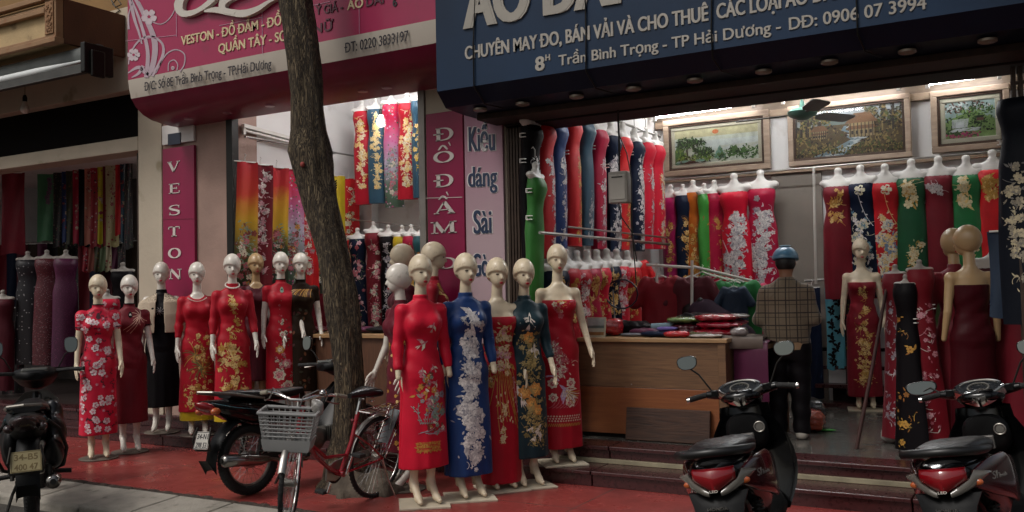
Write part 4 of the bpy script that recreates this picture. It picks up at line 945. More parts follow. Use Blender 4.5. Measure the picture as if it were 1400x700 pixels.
ml('mannequin', 'leftmost mannequin, in rose red cheongsam printed with white blossoms and black piping', gz(135,627,0), 1.86, R(55), FLOR, PT, mo_floral, 'collar', .2, .235, .19, ((.05,.1,.1),(.1,.2,.15)), R(3), (True, True), 'cream', 'disc', GL, 21, trim(True, ((.05,.1,.1),(.1,.2,.15),.2)), puff=.01)
ml('mannequin', 'white mannequin in plain dark red cheongsam with a beige spray on the shoulder', gz(178,618,0), 1.86, R(58), DRED, [thread('#c49a86'), GOLD[0], BLK, SKIN['white']], mo_m2, 'collar', .2, .3, .185, ((.05,.05,.0),(.12,.25,.2)), R(3), (True, True), 'white', 'disc', GL, 22, trim(True, ((.05,.05,.0),(.12,.25,.2),.2)))
def cape(t):
    def fn(x, y, z):
        d = prof(x, y, z, [(1.53,.075,.066,.0),(1.49,.17,.09,.0),(1.44,.235,.115,-.01),(1.3,.268,.135,-.015),(1.1,.28,.145,-.01)], 1.1, 1.54)
        d = np.maximum(d, -prof(x, y, z, [(1.53,.066,.057,.0),(1.49,.16,.081,.0),(1.44,.224,.104,-.01),(1.3,.257,.124,-.015),(1.1,.269,.134,-.01)], 1.0, 1.6))
        return np.maximum(d, -np.maximum(np.abs(x)-.035-.05*np.clip(1.5-z, 0, .4), y))
    b = MB(); b.np(*snet(fn, (-.31,-.19,1.07), (.31,.19,1.56), .008)); b.build('cape_jacket', CREAMC, t, 180)
def mo_m3(e, q):
    for k in range(9): e.curve(.0, 1.33, .05, .7*k, 1.2, .003, 0, 6)
ml('mannequin', 'white mannequin in long black dress under a short cream cape jacket', tuple(WY(222,583,7.13).xy)+(.142,), 1.88, R(42), BLK, SILV, mo_m3, 'collar', 0, .27, .19, ((.04,.0,.0),(.03,.05,.05)), R(5), (True, True), 'white', 'disc', GL, 23, cape)
def m4x(t):
    pants(YEL, .16, .3, .19)(t)
    b = MB()
    for k in range(22): a = PI*(1.08+.84*k/21); b.ell((.1*math.cos(a), -.03+.085*math.sin(a), 1.475+.02*math.cos(a*2)), .006, 6)
    b.build('beaded_neckline', mat('pearl_beads', '#d8d0c6', .25, var=0), t)
ml('mannequin', 'white mannequin in boat-necked red ao dai with gold phoenix, beside the black dress', tuple(WY(271,588,7.15).xy)+(.142,), 1.86, R(50), RED2, [GOLD[0], GOLD[1], GOLD[2], thread('#5f6a3c')], mo_m4, 'round', .72, .25, .2, ((.08,.1,.0),(.2,.2,.1)), R(0), (True, True), 'white', 'disc', GL, 24, m4x)
def m5x(t):
    pants(YEL, .17, .33, .19)(t)
    b = MB(); b.tube([(.07*math.cos(k*2*PI/26), -.02+.075*math.sin(k*2*PI/26), 1.565+.035*math.sin(k*2*PI/26)) for k in range(26)], .008, 6, 0, True); b.build('pearl_necklace', mat('pearl_beads', '#d8d0c6', .25, var=0), t)
ml('mannequin', 'tallest white mannequin at the left pillar, in red ao dai with a white necklace', (-7.6,7.16,.142), 1.93, R(52), RED2, GOLD, mo_m5, 'collar', .72, .29, .2, ((.06,.1,.0),(.15,.2,.1)), R(0), (True, True), 'white', 'disc', GL, 25, m5x)
ml('mannequin', 'tan mannequin in plain maroon knee-length dress with a pendant, in the doorway', (-7.70,7.6,.285), 1.81, R(50), MARO, SILV, None, 'round', .25, .42, .165, ((.06,.1,.05),(.15,.25,.2)), R(8), (True, True), 'tan', 'disc', GL, 26)
ml('mannequin', 'white mannequin in red short-sleeved cheongsam with big pale flowers down to the hem', (-7.34,7.62,.285), 1.81, R(50), RED2, MULTI[:3]+[thread('#1d3326'), MULTI[3]], mo_m7, 'collar', .2, .22, .18, ((.06,.1,.05),(.15,.25,.2)), R(6), (True, True), 'white', 'disc', GL, 27, trim(True))
ml('mannequin', 'white mannequin in dark brown cheongsam with gold lines at the shoulder, nearest the tree', (-7.2,7.78,.285), 1.8, R(48), BRN, [GOLD[0], thread('#6a3a1c'), thread('#4a1a1a'), thread('#2e2a18')], mo_lines, 'collar', .2, .3, .175, ((.06,.1,.05),(.12,.1,.1)), R(6), (True, True), 'white', 'disc', GL, 28, trim(True))
GR = 'mannequins on the tiled floor of the right-hand shop'
p = gz(1184,560,.27)
ml('mannequin', 'cream mannequin on the shop floor in strapless wine red dress with gold leaf column', p, 1.82, R(12), cloth('#7a0a1e', .5, 'wine_red_cloth'), GOLD, lambda e, q: (e.spray([(0,1.33),(0,1.22)], .02, [0,1], [0,1], 14, .02, q), e.spray([(.02,1.1),(-.01,.8),(.01,.5),(0,.3)], .025, [0,1], [0,1,2], 90, .035, q)), 'strapless', 0, .13, .18, ((.12,.1,.05),(.12,.1,.15)), R(8), (True, True), 'cream', 'square', GR, 31)
p = WY(1333, 560, 7.98)
ml('mannequin', 'mannequin with its bare back turned, in strapless dark maroon dress at the right edge', (p.x,7.98,.285), 1.76, R(205), cloth('#3a0810', .5, 'dark_maroon_cloth'), GOLD, None, 'strapless', 0, .12, .19, ((.08,.0,.0),(.05,.05,.05)), R(40), (False, False), 'tan', 'square', GR, 32)  # tan skin stands in for the shadow on this figure
p = WY(1312, 560, 8.35)
ml('mannequin', 'mannequin in dark red long-sleeved ao dai standing just behind the bare-backed one', (p.x,8.35,.285), 1.76, R(200), DRED, GOLD, None, 'collar', .8, .12, .19, ((.14,.0,.0),(.2,.05,.05)), R(20), (False, False), 'tan', 'square', GR, 33)  # darker skin colour here too in place of shadow

# ================================================================== HANGING DRESSES
def top(px, py, pl, v): return {'X': WX, 'Y': WY}[pl](px, py, v)
GA = 'ao dai on busts along the upper rail of the right-hand shop side wall'
LW = [(725,175,BLK,SILV,'black ao dai with white blossom, at the gate end of the upper side rail'),(743,171,RED3,SILV,'red ao dai with silver vine, second on the upper side rail'),(760,168,BLUE2,SILV,'royal blue ao dai with thin silver vine on the upper side rail'),(780,168,BRED,GOLD,'scarlet ao dai with gold vine beside the royal blue one on the side rail'),(799,172,SLATE,SILV,'slate blue satin ao dai on the upper side rail'),(817,178,CRIM,SILV,'crimson ao dai with pink-white vine between slate and navy'),(835,185,NAV,SILV,'navy ao dai with dense white flowers, left of the hanging meter box'),(851,188,BRED,GOLD,'scarlet ao dai with gold chrysanthemum behind the hanging meter box'),(868,193,NAV,SILV,'navy ao dai with white flowers, right of the hanging meter box'),(883,195,RED,SILV,'red ao dai with white vine, last but one on the upper side rail'),(896,201,RED,[thread('#d8c9a0'),GOLD[1],SILV[0]],'red ao dai with white and yellow vine at the far end of the side rail')]
for i, (px, py, col, th, lb) in enumerate(LW):
    q = WX(px, py, -4.06)
    mo = mo_column([(.02,-.3),(.0,-.6),(.03,-.9),(0,-1.2)], 46, .026, (0,2) if len(th) > 2 else (0,1), (0,1,2), .03) if i != 4 else mo_column([(.05,-.75),(.0,-1.2)], 26, .022, (0,2), (0,1), .03)
    if i == 8 or i == 6: mo = mo_column([(0,-.25),(.0,-.7),(0,-1.2)], 90, .03, (0,2), (0,2,1), .045)
    dress_form(lb, q, R(90), 1.24, col, th, mo, .14, GA, i, ((-1,-.14-.05*(i % 2)),) if i % 3 else ((-1,-.1),(-1,-.33)), .12)
q = WX(725, 246, -4.02)
dress_form('bright green ao dai hanging low beside the folding gate', (q.x+.05, q.y, q.z), R(88), 1.3, cloth('#2f6b2c', .45, 'leaf_green_satin'), GOLD, mo_column([(.03,-1.0),(0,-1.3)], 20, .02, (0,1), (1,2), .03), .12, GA, 3, ((-1,-.12),(-1,-.36)), .1)
def rail(name, label, pts, r, cat='rail', M=M_STEEL, brackets=0):
    c = Vector(pts[0]); t = thing(name, label, cat, c)
    b = MB(); b.tube([Vector(p)-c for p in pts], r, 10); b.build('tube', M, t)
    for k in range(brackets):
        p = Vector(pts[0]).lerp(Vector(pts[-1]), (k+.5)/brackets)-c; d = (Vector(pts[-1])-Vector(pts[0])).normalized(); s = Vector((-abs(d.y), abs(d.x), 0))*.18
        b = MB(); b.tube([p, p+s], .008, 6); b.lathe([(.0,0),(.025,0),(.025,.01),(0,.01)], p+s, 'X' if abs(d.y) > .5 else 'Y', 12); b.build('bracket', M, t)
    return t
rail('hanging_rail', 'steel rail near the ceiling holding the upper side row of ao dai', [(-4.06,7.85,3.47),(-4.06,10.7,3.47)], .014, brackets=3)
rail('hanging_rail', 'pale rail crossing at half height below the upper side row of ao dai', [WX(738,318,-3.85), WX(915,334,-3.85)], .014, brackets=3)
GB = 'strapless ao dai on busts along the lower rail of the right-hand shop side wall'
LB = [(757,372,NAV,GOLD,'navy with gold, nearest the folding gate'),(773,370,RED2,GOLD,'deep red with gold, second from the gate'),(789,368,RED2,WHTP,'deep red with white flowers, in front of a cream bust'),(803,367,CRIM,GOLD,'crimson with gold sprig'),(816,366,RED,GOLD,'red with pale gold hanging branch'),(830,365,NAV,GOLD,'navy with gold blossom between two reds'),(843,365,RED,WHTP,'red with white spray near the crimson shirt'),(858,364,RED3,GOLD,'warm red with gold leaves, farthest from the gate')]
for i, (px, py, col, th, lb) in enumerate(LB):
    q = WX(px, py, -3.95)
    dress_form('lower side row ao dai, '+lb, q, R(62), 1.25, col, th, mo_column([(.0,-.08),(.02,-.3),(-.02,-.5)], 30, .028, (0,1), (0,1,2), .04), .15, GB, i+20)
rail('hanging_rail', 'thin rail carrying the lower side row of ao dai', [(-3.97,7.95,2.23),(-3.97,10.6,2.23)], .01, brackets=2)
GC = 'ao dai on busts along the back wall left of the grey panel'
BL = [(917,268,MGNT,GOLD,.13,-20,'magenta ao dai with gold medallion at the left end of the back row'),(934,266,NAV,GOLD,.11,30,'narrow navy ao dai beside the magenta one'),(948,264,ORN,GOLD,.125,0,'orange satin ao dai on the back row'),(963,264,LGRN,GOLD,.11,60,'bright green ao dai seen edge-on beside the orange one'),(977,263,CRIM,GOLD,.13,45,'crimson ao dai half turned, left of the two red ones with silver trees'),(1004,260,RED,SILV,.175,0,'red ao dai with a large silver blossom tree, centre of back row'),(1040,257,CRIM,SILV,.175,0,'crimson ao dai with a large silver blossom tree beside the grey panel')]
for i, (px, py, col, th, w, a, lb) in enumerate(BL):
    q = WY(px, py, 10.85-.05*(i % 2))
    mo = (lambda e, qq: (e.curve(.03,-1.1,.85,1.7,.5,.012,2,12), e.spray([(.02,-1.1),(-.02,-.8),(.05,-.5),(.06,-.25)], .04, [0,2], [0,2,1], 90, .05, qq))) if i >= 5 else mo_column([(.0,-.3),(.02,-.7),(0,-1.1)], 24, .03, (0,1), (0,2), .03)
    dress_form(lb, q, R(a), 1.25, col, th, mo, w, GC, i+40, ((1,-.2),) if i in (3,4) else ())
GD = 'ao dai on busts along the back wall right of the grey panel'
BR = [(1146,253,DRED,GOLD,'maroon ao dai with cream orchid sprays, left end under the village picture'),(1177,248,NAV,[thread('#cfc6a8'),thread('#5b8392'),SILV[2]],'navy ao dai with cream and teal flowers, next to the maroon one'),(1210,247,RED3,[thread('#d8cdb8'),thread('#6a7f99'),GOLD[1]],'red ao dai with big pale lotus flowers'),(1246,245,GRN,[thread('#cfc19a'),GOLD[0],SILV[0]],'bottle green ao dai with cream chrysanthemum, left one of two greens'),(1283,241,DRED,SILV,'plain maroon ao dai with a silver spray at the bust, between the greens'),(1321,239,cloth('#1c6a38',.45,'emerald_satin'),[thread('#cfc19a'),GOLD[1],SILV[0]],'emerald green ao dai with cream blossom at the bust'),(1357,234,BRED,GOLD,'bright scarlet ao dai with gold leaves at the right end of the row')]
for i, (px, py, col, th, lb) in enumerate(BR):
    q = WY(px, py, 10.75)
    if i in (1, 2): mo = lambda e, qq: ([e.rose(u, v, r, c, 1-c) for u, v, r, c in ((.03,-.45,.06,0),(-.04,-.6,.07,0),(.05,-.7,.07,1),(-.02,-.85,.07,0),(.0,-1.0,.06,1))], e.curve(0,-.1,.4,-1.57,.6,.006,2,8,5,2,.03), e.flower(.02,-.08,.06,0,2), e.spray([(0,-.4),(0,-1.1)], .035, [0,2], [0,1,2], 46, .05, qq))
    elif i in (0,): mo = mo_column([(.02,-.06),(-.05,-.3),(0,-.35)], 18, .035, (0,1), (0,1), .025); 
    elif i == 4: mo = mo_column([(-.06,-.06),(.02,-.2)], 16, .03, (0,2), (0,2), .02)
    else: mo = lambda e, qq: (e.spray([(-.02,-.06),(.0,-.3)], .045, [0], [0,1], 18, .03, qq), e.spray([(.05,-.7),(.02,-1.1)], .035, [0], [0,1], 22, .03, qq))
    dress_form(lb, q, R(-3), 1.25, col, th, mo, .165, GD, i+60, ((.95,-.1),), 0)
rail('hanging_rail', 'rail under the pictures that carries the back row of busts', [WY(905,247,10.9), WY(1385,205,10.9)], .01)
rail('upright_post', 'thin white upright post in front of the grey panel', [WY(1112.5,229,10.3), WY(1115.5,388,10.3)], .014, 'post', HOUS)
rail('hanging_rail', 'low pale rail with cloth lengths below the right back row', [WY(1100,384,10.98), WY(1228,376,10.98)], .014)
# cloth lengths
def cloth_length(label, c, w, L, M, rz=0, group=None, seed=0, name='cloth_length', motif=None, th=(), amp=.012):
    t = thing(name, label, 'cloth', c, rz, group)
    mb = MB(); rows, n = 9, 14; q = random.Random(seed); ph = q.random()*6
    fr = [[(w*(u/n-.5)*(1-.05*math.sin(3*r/rows)), amp*math.sin(u/n*9+ph+.5*r)+.01*math.sin(u/n*4+r*.4), -L*r/rows-.015*math.sin(u*.5+ph)*(r == rows)) for u in range(n+1)] for r in range(rows+1)]
    bk = [[(x, y+.01, z) for x, y, z in reversed(r)] for r in fr]; mb.loft([a+b for a, b in zip(fr, bk)], 0)
    if motif: e = Emb(); motif(e, q); e.sew(mb, 1)
    mb.build('cloth', [M]+list(th), t, 70); b = MB(); b.tube([(-w*.45,.005,.0),(w*.45,.005,.0)], .008, 6); b.tube([(0,.005,0),(0,.005,.05),(.015,.005,.075),(0,.005,.09)], .004, 6); b.build('hanger', BUST, t); return t
GE = 'cloth lengths hung on the low back rail'
def mo_butterfly(e, q):
    for k in range(16):
        u, v, a = q.uniform(-.05,.05), -.08-.052*k, q.uniform(0, 1)
        for s in (1, -1): e.leaf(u, v, .055, .035, a+1.57+s*.9, 0); e.leaf(u, v, .035, .025, a-1.57+s*.8, 0)
for px, w, L, M, lb, mo, th in ((1109,.2,1.25,NAV,'dark navy cloth length behind the man\'s shoulder',None,()),(1140,.21,.92,TEALL,'pale teal cloth length with black butterflies',mo_butterfly,[BLK]),(1158,.1,1.2,ramp_cloth('black_yellow_floral_print',[(0,'#1a1412'),(1,'#251714')],'Z',-1.2,0,['#6b7a1e','#a32331','#1a1412','#1a1412'],30),'narrow black cloth length with yellow and red flowers',None,()),(1170,.12,1.2,DRED,'dark red cloth length next to the strapless mannequin',None,()),(1283,.22,1.35,ramp_cloth('green_lotus_print',[(0,'#2c4a20'),(.6,'#4a5f2a'),(1,'#3b4d1f')],'Z',-1.3,0,['#a86a72','#8f5a5f','#3f5a26','#2b451c'],12),'green cloth length with pink lotus print beside the bare-backed mannequin',None,()),(1262,.16,1.3,PURP,'plum cloth length behind the red side-hung ao dai',None,()),(1222,.18,1.3,BLK,'black cloth length behind the strapless mannequin',None,())):
    q = WY(px, 386, 10.95-.02*(px % 3)); cloth_length(lb, (q.x, q.y, q.z-.06), w, L, M, 0, GE, px, 'cloth_length', mo, th)
q = WY(1133, 470, 10.25); 
# middle shop
GM = 'printed cloth lengths on the side rail of the middle shop'
SUNS = ramp_cloth('sunset_peacock_print',[(0,'#1c2a16'),(.3,'#3f4a1e'),(.55,'#c99a1c'),(.75,'#c2321c'),(1,'#b3101f')],'Z',-1.35,.15,None,8); JUNG = ramp_cloth('jungle_gold_print',[(0,'#16210f'),(.4,'#22381a'),(.5,'#c9a31a'),(.72,'#c98a1a'),(.85,'#b31a1c'),(1,'#a8121f')],'Z',-1.35,.15)
PEAC = ramp_cloth('pink_garden_print',[(0,'#20301c'),(.3,'#54705a'),(.5,'#b9b0c4'),(.65,'#b7658e'),(.85,'#c11c48'),(1,'#b80f3a')],'Z',-1.35,.15,['#b34a80','#d3b9c9','#4a6a4c'],26)
MR = [(335,221,SUNS,MULTI,'red to yellow cloth length with green garden foot, outermost on the middle shop rail'),(356,225,DRED,WHTP,'wine red cloth length with pale branch, second on the middle shop side rail'),(378,229,JUNG,MULTI,'yellow cloth length with red top and dark jungle foot'),(401,231,PEAC,MULTI,'pink and lavender garden print cloth length'),(421,235,BRED,MULTI,'scarlet cloth length with a yellow rose, left of the tree trunk'),(441,238,SUNS,MULTI,'red to yellow cloth length hidden behind the tree trunk'),(458,240,YEL,[BLK,BLK,BLK],'plain yellow cloth length with a black emblem, right of the trunk'),(477,244,BRED,[thread('#d8d0b8'),GOLD[1],thread('#5a6a3a')],'scarlet cloth length with white lilies at the inner end of the rail')]
for i, (px, py, M, th, lb) in enumerate(MR):
    q = WX(px, py, -7.82)
    mo = None
    if i == 6: mo = lambda e, qq: [e.leaf(0,-.18+.03*k,.05,.02,1.57+(.6 if j else -.6),0) for k in range(4) for j in (0,1)]
    elif i in (1,7,4): mo = mo_column([(.05,-.1),(.02,-.5),(-.02,-.85),(.0,-1.25)], 50, .03, (0,1), (0,2,1), .03)
    elif i in (0,2,3,5): mo = mo_column([(.0,-.75),(-.02,-1.0),(.02,-1.3)], 46, .034, (0,1,3,5) if len(th) > 5 else (0,), (2,5,2), .06)
    cloth_length(lb, q, .3, 1.5, M, R(72), GM, i*3+1, 'cloth_length', mo, th, .016)
rail('hanging_rail', 'double steel rail on the side wall of the middle shop', [(-7.84,7.6,3.44),(-7.84,9.5,3.44)], .012, brackets=3)
GN = 'ao dai on busts hung high on the back wall of the middle shop'
for i, (px, py, M, th, lb, mo) in enumerate(((495,151,RED2,[GOLD[1],thread('#d8c9a8'),GOLD[0]],'deep red ao dai with cream flowers, leftmost of the high row in the middle shop',mo_column([(-.03,-.1),(0,-.3),(.0,-.75),(0,-1.0)],46,.032,(0,1),(0,1,2),.03)),(514,149,SLATE,[thread('#c9b98a'),GOLD[1],SILV[0]],'slate ao dai with gold ears of grass behind the glowing bulb',mo_column([(.0,-.1),(0,-.5),(.0,-1.0)],60,.026,(0,1),(0,1),.025)),(535,144,PEAC,MULTI,'pink ao dai with garden landscape, longest of the high row',mo_column([(0,-.6),(0,-1.1)],30,.035,(1,0),(2,4),.04)),(557,141,RED2,[thread('#d8cdb0'),GOLD[1],GOLD[0]],'red ao dai with tall ivory flower column in the high row',mo_column([(.0,-.15),(0,-.6),(.0,-1.0)],70,.03,(0,1),(0,1),.03)),(574,139,SLATE,[GOLD[1],thread('#c9a83a'),GOLD[0]],'slate ao dai with yellow leaves next to the dividing pillar',mo_column([(.0,-.3),(0,-.6),(.0,-.9)],36,.03,(0,1),(0,1),.03)))):
    q = WY(px, py, 9.25); dress_form(lb, q, R(25), 1.18 if i != 2 else 1.28, M, th, mo, .115, GN, i+80)
rail('hanging_rail', 'thin rail of the high row in the middle shop', [WY(480,138,9.3), WY(590,122,9.3)], .01)
GO = 'dark dresses on the low rail of the middle shop'
for i, (px, py, M, th, lb) in enumerate(((489,325,NAV,[thread('#a8555f'),thread('#c9a0a0'),thread('#4a5a3a')],'navy dress with pink rose spray on the low rail, nearest the trunk'),(511,320,DRED,MULTI,'wine dress with tiny flowers on the low rail'),(531,322,BLK,SILV,'black dress with white blossom stem on the low rail'),(550,322,YEL,GOLD,'yellow dress on the low rail behind the mannequin heads'),(563,323,CRIM,GOLD,'crimson dress on the low rail beside the yellow one'),(577,322,cloth('#24545a',.45,'teal_satin'),GOLD,'teal dress at the pillar end of the low rail'))):
    q = WY(px, py, 9.2); dress_form(lb, q, R(22), 1.3, M, th, mo_column([(.0,-.1),(.03,-.5),(0,-.9),(.0,-1.2)], 50, .03, (0,1), (0,1,2), .03), .115, GO, i+90)
rail('hanging_rail', 'low rail with small hangers in the middle shop', [WY(478,300,9.2), WY(592,312,9.2)], .009)
def dim(px, py, M, Y, w, L, lb, th=(), mo=None, rz=40, g=None, s=0): q = WY(px, py, Y); cloth_length(lb, q, w, L, M, R(rz), g, s+px, 'cloth_length', mo, th)
# left shop
GP = 'cloth lengths hung inside the left shop'
PR1 = ramp_cloth('dark_floral_print',[(0,'#151013'),(1,'#1d1416')],'Z',-1.2,0,['#5a1f2a','#3a4a2a','#151013','#6b5a4a'],30); PR2 = ramp_cloth('pale_floral_print',[(0,'#9a8f5e'),(1,'#b5ab8a')],'Z',-1.2,0,['#8c1f30','#9a8f5e','#a8a070','#6b2430'],20); PR3 = ramp_cloth('red_floral_print',[(0,'#8c0f22'),(1,'#a3142a')],'Z',-1.2,0,['#c9a0a4','#8c0f22','#2c0f14'],24); PR4 = ramp_cloth('olive_floral_print',[(0,'#2a2c16'),(1,'#3a3d1e')],'Z',-1.2,0,['#6b5a1e','#2a2c16','#4a1a1e'],26)
SC = [(65,232,.3,1.0,cloth('#4d8560',.45,'sea_green_satin'),'sea green cloth length with purple blossom in the left shop'),(80,230,.16,1.1,PR1,'dark flowered cloth length right of the sea green one'),(90,228,.12,1.05,cloth('#26386b',.45,'dull_blue_satin'),'dull blue narrow cloth length in the left shop'),(97,226,.14,1.1,PR4,'olive flowered cloth length in the left shop'),(106,224,.14,1.1,CRIM,'crimson cloth length left of the dark gap in the left shop'),(115,222,.16,1.15,BLK,'black cloth length in the middle of the left shop row'),(122,224,.14,1.1,cloth('#b5705f',.45,'salmon_satin'),'salmon pink cloth length in the left shop'),(130,222,.14,1.15,PR3,'red flowered cloth length beside the salmon one'),(139,221,.12,1.1,cloth('#b8ad1f',.4,'lemon_satin'),'lemon yellow cloth length in the left shop'),(145,220,.1,1.15,DRED,'dark red cloth length right of the lemon one'),(153,219,.18,1.15,PR2,'pale cloth length printed with red blossom in the left shop'),(163,217,.12,1.0,RED3,'bright red short cloth length near the folding gate'),(169,217,.1,1.1,SLATE,'grey blue cloth length near the folding gate'),(175,216,.12,1.2,PR1,'dark flowered cloth length nearest the folding gate')]
for i, (px, py, w, L, M, lb) in enumerate(SC):
    q = WY(px, py-8, 9.0); cloth_length(lb, q, w*1.05, L+.22, M, R(40), GP, i+7, 'cloth_length', (lambda e, qq: [e.flower(qq.gauss(0,.03), -.25-.07*k, .045, 0, 1) for k in range(6)]) if i == 0 else (mo_column([(0,-.2),(.0,-.7),(0,-1.1)], 14, .026, (0,1), (0,1), .025) if i % 2 == 0 else None), [thread('#6a4a66'), thread('#2c1f30')] if i == 0 else [thread('#8c2438'), thread('#b5a890')])
rail('hanging_rail', 'rail across the left shop holding the cloth lengths', [WY(40,222,9.05), WY(184,204,9.05)], .012)
q = WY(18, 236, 8.2); cloth_length('dark maroon curtain length at the left edge of the left shop', q, .32, 1.2, DRED, R(45), GP, 3, 'cloth_length', None, (), .02)
GQ = 'short folded cloths hung below the row in the left shop'
for i, (px, M, lb) in enumerate(((118,PR3,'red flowered short cloth at the left end of the lower left-shop row'),(126,cloth('#8a4a3c',.5,'terracotta_cloth'),'terracotta short cloth in the lower left-shop row'),(134,PR4,'olive short cloth in the lower left-shop row'),(142,cloth('#5a6a4a',.5,'sage_cloth'),'sage green short cloth in the lower left-shop row'),(150,PR2,'pale flowered short cloth in the lower left-shop row'),(158,PURP,'plum short cloth in the lower left-shop row'),(166,PR1,'dark flowered short cloth at the right end of the lower left-shop row'))):
    q = WY(px, 334-(px-118)*.04, 9.1); cloth_length(lb, q, .12, .42, M, R(40), GQ, i, 'cloth_length')
rail('hanging_rail', 'short rail for the lower row of the left shop', [WY(112,332,9.1), WY(172,328,9.1)], .01)
SEQ1 = ramp_cloth('black_silver_sequin_print',[(0,'#120f12'),(1,'#16131a')],'Z',-1.4,0,['#8a8688','#120f12','#120f12','#120f12'],30); SEQ2 = ramp_cloth('red_sequin_print',[(0,'#3d0812'),(1,'#4a0a18')],'Z',-1.4,0,['#7a2a34','#8a7a7e','#3d0812','#5a1424'],70); SEQ3 = ramp_cloth('purple_sequin_print',[(0,'#380a2c'),(1,'#4a0e34')],'Z',-1.4,0,['#6b2a52','#380a2c','#4a1a3c'],80)
GS = 'sequinned dresses on busts in the left shop doorway'
for px, py, M, lb in ((38,354,SEQ1,'black dress with silver flowers on a bust, left of the red sequin dress'),(64,355,SEQ2,'dark red sequin dress on a bust in the left shop'),(90,352,SEQ3,'purple sequin dress on a bust in the left shop')):
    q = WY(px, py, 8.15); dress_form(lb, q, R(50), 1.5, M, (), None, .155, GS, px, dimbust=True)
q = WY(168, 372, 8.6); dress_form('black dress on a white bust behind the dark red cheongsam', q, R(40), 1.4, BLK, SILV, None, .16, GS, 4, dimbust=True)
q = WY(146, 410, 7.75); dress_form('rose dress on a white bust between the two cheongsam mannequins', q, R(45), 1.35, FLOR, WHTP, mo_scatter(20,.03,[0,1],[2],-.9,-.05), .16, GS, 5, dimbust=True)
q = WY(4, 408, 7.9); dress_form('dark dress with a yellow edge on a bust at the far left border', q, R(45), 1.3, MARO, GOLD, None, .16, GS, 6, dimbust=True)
q = WY(18, 430, 8.3); cloth_length('black patterned cloth length below the maroon curtain', (q.x, q.y, q.z+.1), .3, 1.3, PR1, R(45), GP, 13)
# right-hand display by the right scooter
GT = 'ao dai on floor stands at the mouth of the right-hand shop'
def stand(t, L):
    b = MB(); b.cyl((0,.02,-L-.0),(0,.02,-.2),.014,n=10); b.build('stand_pole', M_STEEL, t)
for px, py, Y, M, th, a, lb, w, sd in ((1224,376,8.4,DRED,[thread('#8d7f86'),SILV[1],SILV[0]],-30,'dark red ao dai with grey leaf print, left of the black one on its stand',.105,1),(1238,384,8.05,BLK,[GOLD[0],GOLD[2],thread('#6d5a2a')],-25,'black ao dai with gold chain of flowers on a floor stand',.095,2),(1257,368,8.1,cloth('#740a1a',.55,'carmine_cloth'),[thread('#a85a66'),WHTP[1],WHTP[0]],25,'carmine ao dai with pink leaf print and white clips on a floor stand',.105,3)):
    q = WY(px, py, Y); L = q.z-.32
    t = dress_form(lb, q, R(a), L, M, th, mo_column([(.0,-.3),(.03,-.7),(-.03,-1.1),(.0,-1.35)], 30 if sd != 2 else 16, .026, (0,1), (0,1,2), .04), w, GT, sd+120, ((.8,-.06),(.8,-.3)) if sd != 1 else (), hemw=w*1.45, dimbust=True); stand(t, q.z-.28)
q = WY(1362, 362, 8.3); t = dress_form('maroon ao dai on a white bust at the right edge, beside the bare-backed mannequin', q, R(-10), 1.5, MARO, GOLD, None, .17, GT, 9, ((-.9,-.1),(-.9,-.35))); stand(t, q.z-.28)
q = WY(1372, 470, 8.1); cloth_length('deep red cloth length at the right edge below the navy dress', (q.x+.1, q.y, q.z+.3), .42, 1.2, DRED, R(-10), GT, 77)
q = WY(1394, 138, 7.5); dress_form('black and navy ao dai with cream blossom hung on the right folding gate', q, R(-20), 1.6, cloth('#11151d',.5,'black_navy_cloth'), [thread('#b5a98a'),thread('#8a8270'),thread('#6d6a66')], mo_column([(.0,-.5),(-.03,-.9),(.0,-1.3)], 46, .03, (0,1), (0,1,2), .04), .15, GT, 12, ((-.9,-.1),(-.9,-.3)), bust=False)
q = WY(1384, 315, 7.62); cloth_length('slate navy cloth length hanging at the right edge behind the gate', q, .34, .62, cloth('#1c2a3c',.55,'slate_navy_cloth'), R(-10), GT, 31)

# dark stock that fills the left shop from the rail to the floor
GV = 'long dark cloth lengths filling the back of the left shop'
VC = [(BLK,'black'),(MARO,'maroon'),(PR1,'dark flowered'),(PURP,'plum'),(NAV,'navy'),(PR4,'olive flowered'),(BRN,'dark brown'),(DRED,'dark red')]
VP = ['at the far left border','below the maroon curtain','left of the black silver dress','behind the black silver dress','behind the red sequin dress','beside the purple sequin dress','right of the purple sequin dress','below the olive short cloth','behind the leftmost mannequin','below the pale short cloth','behind the dark red cheongsam','beside the folding gate','nearest the left shop pillar']
for i, px in enumerate((-4,12,26,41,56,70,84,98,112,126,140,156,172)):
    M, cn = VC[(i*5+2) % 8]; q = WY(px, 335-(px*.03), 9.45); cloth_length('%s long cloth length %s' % (cn, VP[i]), q, .42, 1.75+.1*(i % 3), M, R(40), GV, i*3+2, 'cloth_length', None, (), .03)
rail('hanging_rail', 'lower rail at the back of the left shop', [WY(-15,334,9.5), WY(184,326,9.5)], .012)
GW = 'dark garments packed under the rail of the middle shop'
for i, (px, M, lb) in enumerate(((332,BLK,'black long dress under the sunset cloth in the middle shop'),(347,DRED,'dark red long dress behind the tan mannequin'),(362,PR1,'dark flowered long dress between the doorway mannequins'),(378,MARO,'maroon long dress behind the red cheongsam'),(394,NAV,'navy long dress behind the doorway mannequins'),(410,BRN,'brown long dress behind the brown cheongsam'),(428,DRED,'dark red long dress left of the trunk foot'))):
    q = WY(px, 386, 8.75); cloth_length(lb, q, .34, 1.3, M, R(35), GW, i*5+1, 'cloth_length', None, (), .03)
rail('hanging_rail', 'low rail for dark garments in the middle shop', [WY(322,384,8.8), WY(440,388,8.8)], .012)
